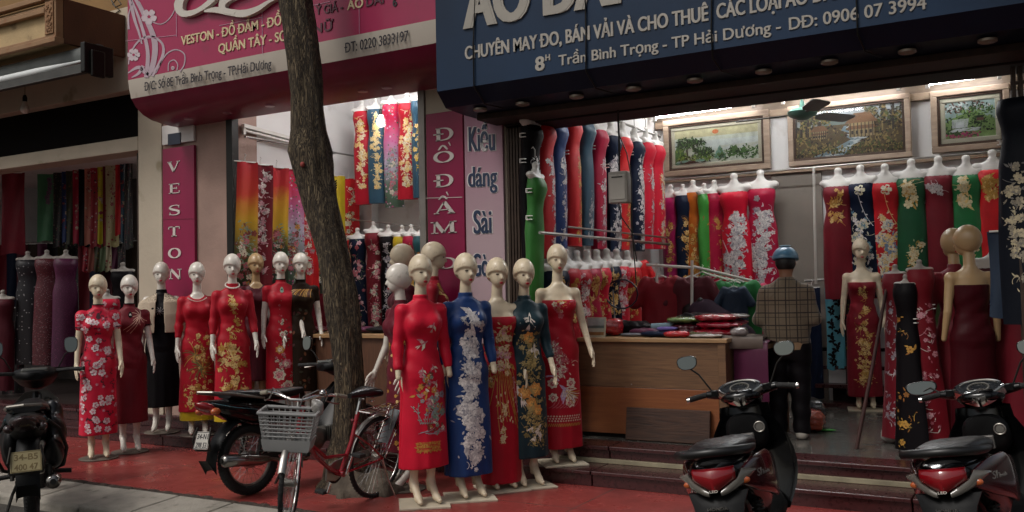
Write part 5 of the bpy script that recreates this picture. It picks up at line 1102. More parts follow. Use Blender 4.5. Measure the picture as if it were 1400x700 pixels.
# ================================================================== LAMPS, PICTURES, FAN
def tube_lamp(label, p0, p1, drop=.05, r=.017, lit=True):
    p0, p1 = Vector(p0), Vector(p1); c = (p0+p1)/2; t = thing('tube_lamp', label, 'lamp', c); d = (p1-p0).normalized()
    b = MB(); b.bar(p0-c+Vector((0,0,drop)), p1-c+Vector((0,0,drop)), .06, .045); b.build('housing', HOUS, t, 0, .006)
    b = MB(); b.cyl(p0-c+d*.04, p1-c-d*.04, r, n=12); b.build('tube', (TUBE if lit is True else TUBEW) if lit else HOUS, t, 60)
    for p, s in ((p0, 1), (p1, -1)): b = MB(); b.bar(p-c+d*(s*.0), p-c+d*(s*.038), .035, .1, 0); b.build('lamp_holder', HOUS, t, 0, .004)
YL = 10.95
for (a, b_), lb in ((((893,161),(1032,141)),'lit fluorescent tube above the sunrise landscape picture'),(((1068,137),(1231,117)),'lit fluorescent tube above the village picture, partly behind the fan'),(((1265,115),(1369,101)),'lit fluorescent tube above the waterfall picture')):
    tube_lamp(lb, WY(*a, YL), WY(*b_, YL), lit=2)
tube_lamp('unlit fluorescent tube on the side wall of the middle shop above the rail', WX(330,184,-7.93)+Vector((.02,0,.05)), WX(404,203,-7.93)+Vector((.02,0,.05)), lit=False)
# unseen ceiling tubes; those of the right and middle shops are added for brightness
tube_lamp('unseen fluorescent tube added on the ceiling in the middle of the right-hand shop', (-3.0,9.4,4.03), (-1.8,9.4,4.03)); tube_lamp('unseen fluorescent tube added on the ceiling near the front of the right-hand shop', (-3.3,8.7,4.03), (-2.1,8.7,4.03), lit=2)
tube_lamp('unseen fluorescent tube added on the ceiling of the middle shop', (-7.2,8.4,4.45), (-5.8,8.4,4.45)); tube_lamp('fluorescent tube on the ceiling of the left shop', (-10.3,9.3,3.56), (-9.4,9.3,3.56), lit=True)
GOLDF = wood('pale_gilt_frame_wood', '#7d6857', '#9a8672', (1, 4, 4)); INNER = mat('dark_frame_liner', '#4a3426', .5, var=.1); MOUNT = mat('cream_picture_mount', '#b5b09a', .6, var=.05)
def picture(label, xl, xr, top, bot, paint, fw=.075, mount=.05, mats=()):
    a = WY((xl+xr)/2, top, 11.1); lo = WY((xl+xr)/2, bot, 11.1); L = WY(xl, (top+bot)/2, 11.1).x; R_ = WY(xr, (top+bot)/2, 11.1).x
    cx, cz, w, h = (L+R_)/2, (a.z+lo.z)/2, (R_-L), (a.z-lo.z)
    t = thing('framed_picture', label, 'picture', (cx, 11.1, cz-h/2))
    Z0 = h/2
    def frame(nm, w0, h0, bw, y0, y1, M):
        b = MB(); b.box((-w0/2,y0,Z0-h0/2),(w0/2,y1,Z0-h0/2+bw)); b.box((-w0/2,y0,Z0+h0/2-bw),(w0/2,y1,Z0+h0/2)); b.box((-w0/2,y0+.001,Z0-h0/2+bw),(-w0/2+bw,y1,Z0+h0/2-bw)); b.box((w0/2-bw,y0+.001,Z0-h0/2+bw),(w0/2,y1,Z0+h0/2-bw)); return b.build(nm, M, t, 0, .008)
    frame('frame', w, h, fw, -.05, .03, GOLDF); frame('frame_liner', w-2*fw, h-2*fw, .028, -.035, .02, INNER)
    iw, ih = w-2*fw-.056, h-2*fw-.056
    if mount: frame('mount', iw, ih, mount, -.022, .02, MOUNT); iw -= 2*mount; ih -= 2*mount
    e = Emb(); paint(e, random.Random(len(label)), iw, ih)
    b = MB(); b.box((-iw/2,-.012,Z0-ih/2),(iw/2,.01,Z0+ih/2))
    for i, (pts, m) in enumerate(e.p):
        if any(abs(u) > iw/2 or abs(v) > ih/2 for u, v in pts): pts = [(max(-iw/2, min(iw/2, u)), max(-ih/2, min(ih/2, v))) for u, v in pts]
        b.add([(u, -.0135-.000012*i, Z0+v) for u, v in pts], [tuple(range(len(pts)))], m)
    b.build('painting', list(mats), t, 0)
    g = MB(); g.box((-w/2+fw*.8,-.0375,Z0-h/2+fw*.8),(w/2-fw*.8,-.0345,Z0+h/2-fw*.8)); g.build('glass_pane', PGLASS, t, 0)
PGLASS = mat('picture_glass', (.01,.01,.01), .03, var=0, alpha=.14, spec=1)
pm = lambda *c: [mat('paint_'+x, x, .5, var=.22, vs=14) for x in c]
def hill(e, x0, x1, y0, h, m, q, n=14, base=None):
    pts = [(x0+(x1-x0)*k/n, y0+h*math.sin(PI*k/n)*q.uniform(.75,1.1)) for k in range(n+1)]; base = y0-.02 if base is None else base
    for k in range(n): e.p.append(([pts[k], pts[k+1], (pts[k+1][0], base), (pts[k][0], base)], m))
def foliage(e, cx, cy, rx, ry, ms, q, n, s=.02):
    for k in range(n):
        a, r = q.uniform(0, 2*PI), math.sqrt(q.random()); e.leaf(cx+rx*r*math.cos(a), cy+ry*r*math.sin(a), s*q.uniform(.6,1.5), s*.6, q.uniform(0, 6.3), q.choice(ms))
def paint1(e, q, w, h):       # 0 pale sky 1 yellow 2 sun 3 mist 4 dark green 5 mid green 6 light green 7 bluish rock 8 brown 9 white
    for k in range(10): e.poly([(-w/2, h*(.5-.06*k)), (w/2, h*(.5-.06*k)), (w/2, h*(.44-.06*k)), (-w/2, h*(.44-.06*k))], [1,1,1,1,0,0,3,3,3,0][k])
    e.poly([(.0+.04*math.cos(k*.42), h*.38+.028*math.sin(k*.42)) for k in range(15)], 2)
    for k in range(7): hill(e, -w*.1+k*w*.09, w*.12+k*w*.1, -h*.12, h*q.uniform(.05,.12), 0 if k % 2 else 3, q)
    hill(e, -w*.02, w*.12, -h*.35, h*.3, 7, q); hill(e, w*.14, w*.3, -h*.3, h*.26, 5, q)
    for k in range(26): x = q.uniform(w*.02, w*.5); foliage(e, x, -h*.33+q.uniform(-.03,.06), .06, .045, (4,5,5), q, 10, .03)
    e.poly([(-w*.5,-h*.1),(-w*.43,h*.22),(-w*.38,-h*.2),(-w*.36,-h*.5),(-w*.5,-h*.5)], 5); foliage(e, -w*.42, -h*.05, .06, .13, (4,5,6), q, 60, .03)
    e.stroke([(-w*.345,-h*.3),(-w*.35,-h*.1),(-w*.34,h*.12)], .022, 8)
    for cx, cy, rx in ((-.33,.17,.15),(-.24,.1,.13),(-.37,.05,.1),(-.17,-.13,.12),(-.12,-.2,.1)): foliage(e, w*cx, h*cy, rx, .035, (4,4,5), q, 90, .03)
    for k in range(30): foliage(e, q.uniform(-w*.48,-w*.05), -h*q.uniform(.28,.42), .05, .03, (4,6,5), q, 7, .03)
    for k in range(26): e.poly([(x0+.03*math.cos(t*1.05)*1.4, y0+.016*math.sin(t*1.05)) for x0, y0 in [(q.uniform(-w*.5,-w*.15), -h*q.uniform(.42,.48))] for t in range(6)], q.choice((8,7,3)))
    for k in range(8): e.leaf(q.uniform(.1,w*.4), -h*q.uniform(.2,.36), .02, .01, q.uniform(0,6), 9)
picture('wide framed landscape with rising sun, pine tree and misty river', 908.5, 1053.5, 158, 237, paint1, .07, .045, pm('#bcc2b2','#b5b08a','#c06a3a','#bec6c0','#1f3018','#4a6b33','#7d9440','#6b8f7d','#3a2a1e','#d0d2cc'))
def paint2(e, q, w, h):       # 0 dark 1 brown 2 ochre 3 green 4 light sky 5 hill 6 water 7 white water 8 roof 9 wall
    e.poly([(-w/2,h*.5),(w/2,h*.5),(w/2,h*.1),(-w/2,h*.1)], 4); hill(e,-w*.3,-w*.05,h*.15,h*.2,5,q); hill(e,-w*.2,w*.1,h*.12,h*.16,5,q)
    e.poly([(-w/2,h*.16),(w/2,h*.16),(w/2,-h*.5),(-w/2,-h*.5)], 1)
    for k in range(120): foliage(e, q.uniform(-w/2,w/2), q.uniform(-h*.48,h*.12), .09, .03, (1,2,3,0,2), q, 5, .035)
    pts = [(-.02,.12),(-.04,.03),(.05,-.05),(.03,-.12),(.08,-.18),(.0,-.28),(-.08,-.38),(-.2,-.5)]; ws = [.03,.05,.06,.1,.12,.16,.22,.36]
    for i in range(len(pts)-1): e.poly([(w*pts[i][0]-ws[i]/2,h*pts[i][1]),(w*pts[i][0]+ws[i]/2,h*pts[i][1]),(w*pts[i+1][0]+ws[i+1]/2,h*pts[i+1][1]),(w*pts[i+1][0]-ws[i+1]/2,h*pts[i+1][1])], 6)
    for k in range(46): i = q.randrange(len(pts)-1); t = q.random(); e.leaf(w*(pts[i][0]*(1-t)+pts[i+1][0]*t)+q.gauss(0,.03), h*(pts[i][1]*(1-t)+pts[i+1][1]*t), .07, .014, q.uniform(-.4,.4), 7)
    for k in range(26): x = q.uniform(-w/2,w/2) if k > 8 else q.uniform(-w*.5,-w*.3); e.stroke([(x,-h*.05),(x+.01,h*.5)], q.uniform(.012,.03), q.choice((0,1,2))) if abs(x) > w*.3 else None
    for k in range(60): x = q.choice((-1,1))*w*q.uniform(.2,.5); foliage(e, x, h*q.uniform(.1,.5), .08, .05, (0,3,2,0), q, 8, .035)
    for bx, by, bw, bh in ((.13,.16,.3,.16),(-.27,.05,.18,.09)):
        e.poly([(w*bx-bw*.45,h*by-bh),(w*bx+bw*.45,h*by-bh),(w*bx+bw*.45,h*by),(w*bx-bw*.45,h*by)], 9)
        e.poly([(w*bx-bw*.6,h*by),(w*bx+bw*.6,h*by),(w*bx+bw*.3,h*by+bh*.7),(w*bx-bw*.25,h*by+bh*.7)], 8); e.poly([(w*bx-bw*.55,h*by-bh*.45),(w*bx+bw*.55,h*by-bh*.45),(w*bx+bw*.45,h*by-bh*.2),(w*bx-bw*.45,h*by-bh*.2)], 8)
        for k in range(7): x = w*bx-bw*.4+bw*.8*k/6; e.stroke([(x,h*by-bh),(x,h*by)], .009, 0)
        for k in range(5): x = w*bx-bw*.33+bw*.66*k/4; e.poly([(x-.012,h*by-bh*.8),(x+.012,h*by-bh*.8),(x+.012,h*by-bh*.55),(x-.012,h*by-bh*.55)], 0)
    for k in range(50): foliage(e, q.uniform(-w/2,w/2), -h*q.uniform(.3,.5), .07, .02, (3,0,2), q, 6, .03) if q.random() > .3 else None
picture('wide framed village scene with tiled houses beside a stream, behind the fan', 1078, 1246, 137, 222, paint2, .06, 0, pm('#2a2117','#5d4b2e','#8f7a48','#525a2c','#a3aaad','#6d7b76','#8298a0','#d2d8d8','#7d5838','#a08a60'))
def paint3(e, q, w, h):       # 0 sky 1 brown leaves 2 green 3 light green 4 white 5 pink 6 dark
    e.poly([(-w/2,h/2),(w/2,h/2),(w/2,-h/2),(-w/2,-h/2)], 0); hill(e,-w*.5,w*.5,-h*.05,h*.25,3,q,14,-h*.5)
    foliage(e,-w*.2,h*.36,.3,.06,(1,1,6,4),q,160,.03); foliage(e,w*.15,h*.22,.16,.05,(2,3,2),q,80,.03)
    for k in range(60): foliage(e,q.uniform(-w/2,w/2),q.uniform(-h*.4,h*.05),.08,.03,(2,3,3,6),q,6,.03)
    for x in (-.36,-.28,-.2): 
        for k in range(9): e.stroke([(w*x+.01*k,h*.02),(w*x+.008*k,-h*.22)], .006, 4)
    for k in range(30): e.leaf(q.uniform(-w*.45,w*.1),-h*q.uniform(.24,.32),.07,.012,0,4)
    e.poly([(w*.1,h*.08),(w*.3,h*.08),(w*.26,h*.02),(w*.14,h*.02)],6); e.poly([(w*.13,h*.02),(w*.27,h*.02),(w*.27,-h*.06),(w*.13,-h*.06)],1)
    foliage(e,-w*.25,-h*.42,.22,.03,(5,5,2),q,80,.03)
picture('framed landscape with white waterfalls and pink flowers in a cream mount', 1273, 1382, 120, 206, paint3, .065, .05, pm('#93a8a4','#6b4a3e','#3d5a2c','#7d9a5a','#c9cfcc','#a84a6a','#26301f'))
# fan
FG = mat('pale_green_fan_enamel', '#5d8a7c', .35, var=.08, coat=.3)
P = WY(1097, 156, 9.6); fan = thing('ceiling_fan', 'old ceiling fan with pale green hub and dark blades in front of the village picture', 'fan', P)
b = MB(); b.lathe([(.0,-.06),(.06,-.055),(.13,-.02),(.15,.02),(.11,.05),(.05,.065),(.0,.07)], n=26); b.build('hub', FG, fan, 50)
b = MB(); b.cyl((0,0,.06),(0,0,.5),.014,n=10); b.lathe([(.0,.07),(.03,.07),(.02,.13),(0,.135)]); b.build('down_rod', FG, fan)
for a in (-62, 58, 178):
    b = MB(); M = Matrix.Rotation(R(a), 4, 'Z') @ Matrix.Rotation(R(-12), 4, 'X'); b.bar((.1,0,0),(.28,0,.0),.035,.01); b.loft([[(x,-w_,-.006),(x,w_,-.006),(x,w_,.006),(x,-w_,.006)] for x, w_ in ((.22,.055),(.28,.08),(.6,.09),(.66,.085),(.68,.05))]); b.xf(M); b.build('blade', mat('dark_fan_blade', '#2c2a26', .4, var=.15), fan, 30)
b = MB(); b.tube([(0,0,.42),(.02,.05,.5),(.05,.3,.52)], .008, 6); b.build('cable', BLACK, fan)

# ================================================================== COUNTERS AND THEIR GOODS
OAK = wood('light_oak_laminate', '#5d4430', '#7a5a3e', (.6, 8, 9), .45, .06); OAK2 = wood('orange_laminate', '#744023', '#85502c', (.5, 8, 10), .42, .05); OLDW = wood('old_dark_plank', '#2c1a12', '#4a2f20', (.8, 7, 7), .7, .4); TOPW = wood('counter_top_laminate', '#8f6f4a', '#a88660', (.6, 6, 6), .4, .04)
CX0 = WY(745, 500, 7.9).x; CX1 = WY(992, 470, 7.9).x; CT = WY(890, 462.5, 7.9).z; CM = WY(890, 531, 7.9).z; CB = .27
ct = thing('shop_counter', 'wooden shop counter with light upper panel and orange lower panel in the right-hand shop', 'counter', ((CX0+CX1)/2, 8.2, .27))
part('counter_top', (CX0-.02, 7.87, CT-.035), (CX1+.02, 8.75, CT), TOPW, ct, .004)
part('front_panel', (CX0, 7.905, CM+.003), (CX1-.07, 7.935, CT-.036), OAK, ct, .003); part('lower_panel', (CX0, 7.89, CB+.04), (CX1-.07, 7.93, CM), OAK2, ct, .003)
part('plinth', (CX0, 7.95, CB), (CX1-.07, 7.98, CB+.04), DARKW, ct); part('end_panel', (CX1-.069, 7.89, CB), (CX1, 8.72, CT-.036), OAK, ct, .004); part('end_panel', (CX0, 7.94, CB), (CX0+.04, 8.72, CT-.036), OAK, ct, .004)
for x in (-.6, 0.0): b = MB(); b.lathe([(.0,0),(.007,0),(.007,-.004),(0,-.004)], ((CX0+CX1)/2+x, 7.905, CM+.03), 'Y', 8); b.build('screw', M_STEEL, ct, 0, 0, True)
a, c = WY(856, 557, 7.84), WY(972, 609, 7.84); pk = thing('wooden_plank', 'old dark wooden plank leaning on the foot of the oak counter', 'plank', ((a.x+c.x)/2, 7.8, .277))
M = Matrix.Rotation(R(-9), 4, 'X'); b = MB(); b.box((-(c.x-a.x)/2, 0, 0), ((c.x-a.x)/2, .035, a.z-.27), 0, M); b.build('board', OLDW, pk, 0, .006).location = (0, .0, 0)
s2 = thing('side_table', 'low oak side table behind the end of the counter with a cloth over it', 'table', (CX1+.22, 8.5, .27))
part('table_top', (CX1+.04, 8.1, CT-.1), (CX1+.3, 8.9, CT-.06), OAK, s2, .004)
for x, y in ((CX1+.07, 8.14), (CX1+.26, 8.14), (CX1+.07, 8.84), (CX1+.26, 8.84)): part('leg', (x-.025, y-.025, .27), (x+.025, y+.025, CT-.101), OAK, s2, .003)
def drape(name, label, cat, c, w, d, h, M, rz=0, seed=0):
    """cloth lying on an edge and hanging down in front"""
    def zf(x, y): return .012*math.sin(9*x+seed)+.01*math.sin(13*y+2*seed)
    t = tag(bpy.data.objects.new(name, None), label, cat); mb = MB(); nx, ny = 16, 14; rows = []
    for j in range(ny+1):
        s = j/ny*(d+h); row = []
        for i in range(nx+1):
            x = w*(i/nx-.5)
            if s < d: row.append((x, d-s, .015+zf(x, s)))
            else: q = s-d; row.append((x*(1+.05*q), -.012-.02*math.sin(8*x+seed)*min(1, q*6)-.01, .012-q))
        rows.append(row)
    mb.loft([r+[(x, y+.006, z-.006) for x, y, z in reversed(r)] for r in rows], 0); bpy.data.objects.remove(t)
    o = mb.build(name, M, None, 70); o.location = c; o.rotation_euler.z = rz; return tag(o, label, cat)
drape('draped_cloth', 'dark plum cloth hanging over the side table at the end of the counter', 'cloth', (CX1+.17, 8.08, CT-.055), .3, .5, .5, PURP, 0, 1)
drape('draped_cloth', 'grey brown cloth laid over the counter corner', 'cloth', (CX1+.1, 8.04, CT+.0), .36, .4, .1, mat('grey_brown_cloth', '#5d5048', .7, var=.2), R(8), 4)
def packet(label, px, py, Y, w, d, h, M, rz=0, seed=0, name='clothing_packet', cat='packet', zoff=0, wrap=True):
    q = WY(px, py, Y); z = CT+.004+zoff
    def fn(x, y, zz):
        b_ = np.maximum(np.maximum(np.abs(x)/(w/2), np.abs(y)/(d/2))**3*1.0, 0)
        e_ = ((np.abs(x)/(w/2))**3.2+(np.abs(y)/(d/2))**3.2+(np.abs(zz-h/2)/(h/2))**2.2)**(1/2.6)-1
        return (e_+.05*np.sin(38*x+seed)*np.sin(31*y+2*seed)+.035*np.sin(70*x*.8+50*y+seed)+.03*np.sin(120*zz+9*x))*h/2
    t = None; mb = MB(); mb.np(*snet(fn, (-w/2-.03,-d/2-.03,-.02), (w/2+.03,d/2+.03,h+.03), max(.007, w/42)))
    mb.v = [(x, y, max(0, z_)) for x, y, z_ in mb.v]
    o = mb.build(name, M, None, 180); o.location = (q.x, Y, z); o.rotation_euler.z = R(rz); return tag(o, label, cat)
def plast(n, c): return mat('wrapped_'+n, c, .18, var=.3, vs=22, bump=.7, bs=38, coat=.7)
packet('stacked red garment in clear wrap, bottom of the pile on the counter', 980, 440, 8.2, .42, .3, .075, plast('deep_red', '#7d0f1e'), 5, 1); packet('crimson garment in clear wrap, middle of the counter pile', 982, 432, 8.22, .4, .3, .07, plast('crimson', '#8a1128'), -6, 2, zoff=.07); packet('dark red garment in clear wrap, topmost of the counter pile', 979, 425, 8.22, .38, .29, .07, plast('wine', '#8f1220'), 8, 3, zoff=.135)
packet('white wrapped garment beneath the red pile at the counter edge', 965, 455, 8.0, .3, .16, .035, plast('white', '#a8a09c'), 3, 4); packet('clear plastic bag of pale cloth right of the red pile', 1010, 448, 8.15, .16, .2, .085, plast('grey', '#7d7472'), 20, 5)
packet('dark maroon folded garment under the green packet', 940, 440, 8.35, .32, .28, .12, plast('maroon', '#4a1020'), -4, 6); packet('green folded garment in plastic on top of the maroon one', 936, 425, 8.33, .34, .27, .06, plast('green', '#5f7a3a'), 12, 7, zoff=.115)
packet('bright red glossy packet at the front of the counter', 926, 458, 8.02, .24, .16, .06, plast('bright_red', '#a8101f'), 12, 8); packet('lilac cloth lying on a navy cloth on the counter', 912, 450, 8.15, .2, .14, .04, cloth('#5d4f8f', .6, 'lilac_cloth'), 10, 9, 'folded_cloth', 'cloth', .05); packet('navy folded cloth on the counter left of the red packet', 902, 458, 8.12, .36, .2, .05, NAV, -5, 10, 'folded_cloth', 'cloth')
packet('grey shirt pieces spread on the counter beside the blue roll', 870, 458, 8.2, .3, .2, .03, mat('grey_cloth', '#5b5c63', .7, var=.15), 15, 11, 'folded_cloth', 'cloth'); packet('red plastic bag standing behind the photo card on the counter', 838, 440, 8.25, .2, .16, .17, plast('red_bag', '#a00f1c'), 15, 12, 'plastic_bag', 'bag'); packet('navy cloth heap at the back of the counter', 862, 440, 8.5, .45, .3, .13, BLK, 4, 13, 'folded_cloth', 'cloth'); packet('purple cloth bundle behind the photo card', 797, 450, 8.4, .2, .18, .1, cloth('#3d2f5f', .6, 'violet_cloth'), 4, 14, 'folded_cloth', 'cloth')
q = WY(906, 440, 8.3); b = MB(); b.cyl((-.11,0,.0),(.11,.02,.01),.032,n=18); b.cyl((-.112,0,.0),(-.11,0,0),.012,n=12); o = b.build('cloth_roll', cloth('#7f97a3', .6, 'pale_blue_cloth'), None, 50); o.location = (q.x, 8.3, CT+.085); tag(o, 'pale blue cloth roll lying on the counter', 'roll')
q = WY(814, 460, 8.0); t = thing('photo_card', 'small standing photo card with a pale landscape on the counter', 'card', (q.x, 8.0, CT)); M = Matrix.Rotation(R(-10), 4, 'X'); 
b = MB(); b.box((-.1,0,.0),(.1,.006,.19),0,M); b.build('card', MOUNT, t, 0)
b = MB(); w_, h_ = .085, .15
for m_, y0, y1 in ((0,.11,.18),(1,.085,.11),(2,.05,.085),(3,.02,.05)): b.add([M @ Vector(p) for p in ((-w_,-.002,y0),(w_,-.002,y0),(w_,-.002,y1),(-w_,-.002,y1))], [(0,1,2,3)], m_)
for k in range(12): x = -w_+k*w_/6; b.add([M @ Vector(p) for p in ((x,-.0025,.085),(x+w_/6,-.0025,.085),(x+w_/12,-.0025,.1+.02*rng.random()))], [(0,1,2)], 1)
b.build('photo', pm('#9fa8a6','#5d6b66','#a8a89a','#8a6238'), t, 0)
t = thing('cable_hoop', 'coiled dark cable hanging from a hook above the counter', 'cable', WY(852, 430, 8.6)); c0 = Vector(t.location)
b = MB(); b.tube([WY(850+22*math.cos(k*.45), 402+20*math.sin(k*.45), 8.6+.03*math.sin(k*.9))-c0 for k in range(28)], .008, 8, 0); b.build('coil', mat('dark_cable', '#1d2230', .4, var=0), t)
b = MB(); b.tube([WY(838,396,8.6)-c0, WY(840,430,8.58)-c0, WY(842,455,8.4)-c0, WY(856,461,8.2)-c0], .008, 8); b.build('tail', mat('grey_cable', '#6f6c6a', .5, var=0), t)
for lb, px, py, Y, w, d, h, M, rz, zo in (('plum folded garment beneath the lilac cloth',886,455,8.3,.34,.26,.07,PURP,8,0),('black garment heap behind the green packet',955,430,8.6,.5,.3,.2,BLK,0,0),('grey knit heap at the back of the counter by the hoop',842,445,8.55,.3,.25,.14,mat('grey_knit','#4a474b',.8,var=.25),10,0),('pink wrapped garment on the far corner of the counter',1000,440,8.45,.3,.25,.06,plast('pink','#8f3a4f'),15,.09),('clear wrapped white garment on top of the pink one',1003,434,8.4,.28,.22,.05,plast('pearl','#97908c'),-8,.15),('olive folded cloth under the green packet edge',958,452,8.12,.24,.18,.05,cloth('#4a4a2c',.7,'olive_cotton'),-12,0),('crumpled crimson cloth behind the photo card',826,452,8.35,.26,.2,.12,CRIM,20,0)):
    packet('%s' % lb, px, py, Y, w, d, h, M, rz, int(px), 'clothing_packet' if 'wrapped' in lb else 'folded_cloth', 'packet' if 'wrapped' in lb else 'cloth', zo)
# middle shop counter
mc = thing('shop_counter', 'brown wooden counter in the middle shop behind the tree and the front mannequins', 'counter', (-6, 7.9, .27)); z = WY(500, 457, 7.85).z; x0 = WY(405, 460, 7.85).x
part('counter_top', (x0, 7.82, z-.04), (-5.3, 8.5, z), TOPW, mc, .004); part('front_panel', (x0+.03, 7.86, .27), (-5.32, 7.89, z-.041), wood('brown_slat_panel', '#4a2e1e', '#5d3c28', (9, 1, 1), .5, .1), mc, .003); part('end_panel', (x0+.03, 7.892, .27), (x0+.07, 8.45, z-.041), wood('brown_slat_panel', '#4a2e1e', '#5d3c28', (9, 1, 1), .5, .1), mc, .003)
for px, M, lb in ((432, MARO, 'maroon folded cloth on the middle shop counter left of the trunk'), (520, BLK, 'black folded cloth on the middle shop counter right of the trunk'), (500, PURP, 'plum folded cloth on the middle shop counter')):
    q = WY(px, 452, 8.1); o = packet(lb, px, 450, 8.1, .3, .22, .07, M, 10, px, 'folded_cloth', 'cloth'); o.location.z = z+.003
# garment rack and shirts
gr = thing('garment_rack', 'white tubular garment rack behind the oak counter', 'rack', WY(920, 440, 8.95)); gc = Vector(gr.location)
for nm, pts in (('post', [WY(898,360,8.95), WY(898,450,8.95)]), ('post', [WY(946,356,8.95), WY(946,450,8.95)]), ('top_bar', [WY(884,362,8.95), WY(948,366,8.95)]), ('side_bar', [WY(946,364,8.95), WY(1036,386,9.6)])):
    b = MB(); b.tube([p-gc for p in pts], .015, 10); b.build(nm, HOUS, gr)
_shirt = None
def shirt(label, px, py, Y, M, rz, w=1, L=.62, group='shirts hung on the rack behind the counter'):
    global _shirt
    if _shirt is None:
        def fn(x, y, z):
            d = prof(x, y, z, [(0,.06,.05,0),(-.03,.16,.06,0),(-.1,.2,.075,0),(-.35,.205,.07,0),(-.62,.22,.075,0)], -.62, .0, (.05,3,-.1,-.6,1.3))
            for s in (-1, 1): d = smin(d, rc(x, y, z, (s*.15,0,-.05), (s*.27,-.02,-.27), .058, .062), .03)
            d = np.maximum(d, -el(x, y, z, (0,-.05,.0), (.07,.09,.07)))
            return d+.004*np.sin(30*x+8*z)*np.sin(9*z+x)
        _shirt = snet(fn, (-.38,-.14,-.66), (.38,.14,.03), .011)
    q = WY(px, py, Y); t = thing('shirt', label, 'shirt', q, R(rz), group, w); b = MB(); b.np(*_shirt); b.build('body', M, t, 180)
    b = MB(); b.tube([(-.17,0,-.06),(0,0,.015),(.17,0,-.06)], .009, 6); b.tube([(0,0,.015),(0,0,.05),(.02,0,.075),(.0,0,.09)], .004, 6); b.build('hanger', BUST, t)
for a in (('crimson short-sleeved shirt at the left end of the garment rack',903,378,8.98,cloth('#7d0c1c',.6,'dull_red_cotton'),15,1.0),('maroon shirt in the middle of the garment rack',946,378,9.05,cloth('#4d0a18',.6,'maroon_cotton'),10,1.0),('bright green shirt on the garment rack beside the man',1008,384,9.2,cloth('#1f6b33',.6,'green_cotton'),20,1.05),('navy vest hung in front of the green shirt',1003,392,9.08,cloth('#1b2a3d',.6,'navy_cotton'),20,.62),('pink shirt partly hidden behind the green one',1026,388,9.5,cloth('#a8264a',.6,'pink_cotton'),35,.9),('scarlet shirt hung high above the counter, against the side wall',868,356,9.5,BRED,50,.8)): shirt(*a)
for k in range(9):
    p = Vector(WY(946,364,8.95)).lerp(WY(1036,386,9.6), .15+.09*k); b = MB(); b.tube([(0,0,-.03),(0,0,.01),(.015,0,.03),(0,0,.04)], .004, 6); b.tube([(-.16,.05,-.09),(0,0,-.03),(.16,-.05,-.09)], .008, 6); o = b.build('coat_hanger', [HOUS, mat('pale_green_plastic','#8fa88c',.4,var=0)][k % 2]); o.location = p; tag(o, 'empty plastic coat hanger on the side bar of the garment rack', 'hanger', 'empty hangers on the garment rack')
# meter box on its cable
q = WY(848, 278, 7.32); t = thing('meter_box', 'grey meter box hanging on a black cable in front of the side row', 'meter box', q)
b = MB(); w_ = .088; b.box((-w_,-.05,0),(w_,.05,.27)); b.build('case', mat('grey_meter_plastic', '#8a857d', .4, var=.12), t, 0, .012)
b = MB(); b.box((-w_*.8,-.056,.03),(w_*.8,-.051,.24)); b.build('cover', mat('pale_meter_cover', '#9b968e', .3, var=.08), t, 0, .004)
b = MB(); b.box((-.05,-.059,.215),(.05,-.0565,.225)); b.build('slot', BLACK, t, 0)
b = MB(); b.tube([(.0,0,.27),(.005,0,.5),(.0,.0,.8)], .009, 8); b.tube([(0,-.03,.0),(.02,-.03,-.12),(.1,0,-.25),(.13,.02,-.5)], .005, 6); b.tube([(0,.0,.6),(.08,-.02,.42),(.11,0,.2),(.1,0,-.2),(.12,.02,-.7)], .005, 6); b.build('cable', BLACK, t)
# things on the shop floor
q = WZ(1108, 590, .27); o = packet('orange cloth in a clear plastic bag on the shop floor by the man\'s feet', 1108, 580, q.y, .26, .22, .2, plast('orange', '#9c4028'), 10, 21, 'plastic_bag', 'bag'); o.location = (q.x, q.y, .273)
o = packet('dark plastic bag behind the orange bag on the floor', 1112, 560, q.y+.25, .24, .2, .26, plast('dark', '#1c1f22'), 10, 22, 'plastic_bag', 'bag'); o.location.z = .273
q = WZ(1130, 590, .27); b = MB(); b.ell((0,0,.012), (.09,.03,.012), 12); o = b.build('cloth_scrap', LGRN); o.location = (q.x, q.y, .272); o.rotation_euler.z = .3; tag(o, 'small green scrap of cloth on the floor beside the orange bag', 'scrap')
q, q2 = WZ(1171, 613, .275), WY(1212, 395, 8.35); b = MB(); b.tube([q, q.lerp(q2, .5)+Vector((.004,0,.0)), q2], [.017,.016,.013], 10); o = b.build('wooden_pole', wood('dark_red_pole_wood', '#2c1512', '#43201a', (8,8,1))); tag(o, 'thin dark wooden pole leaning up from the shop floor', 'pole')
q = WZ(1216, 605, .27); o = packet('crumpled white paper bag on the floor at the foot of the stands', 1216, 600, q.y, .14, .12, .12, plast('paper', '#9a938c'), 10, 24, 'paper_bag', 'bag'); o.location = (q.x, q.y, .273)
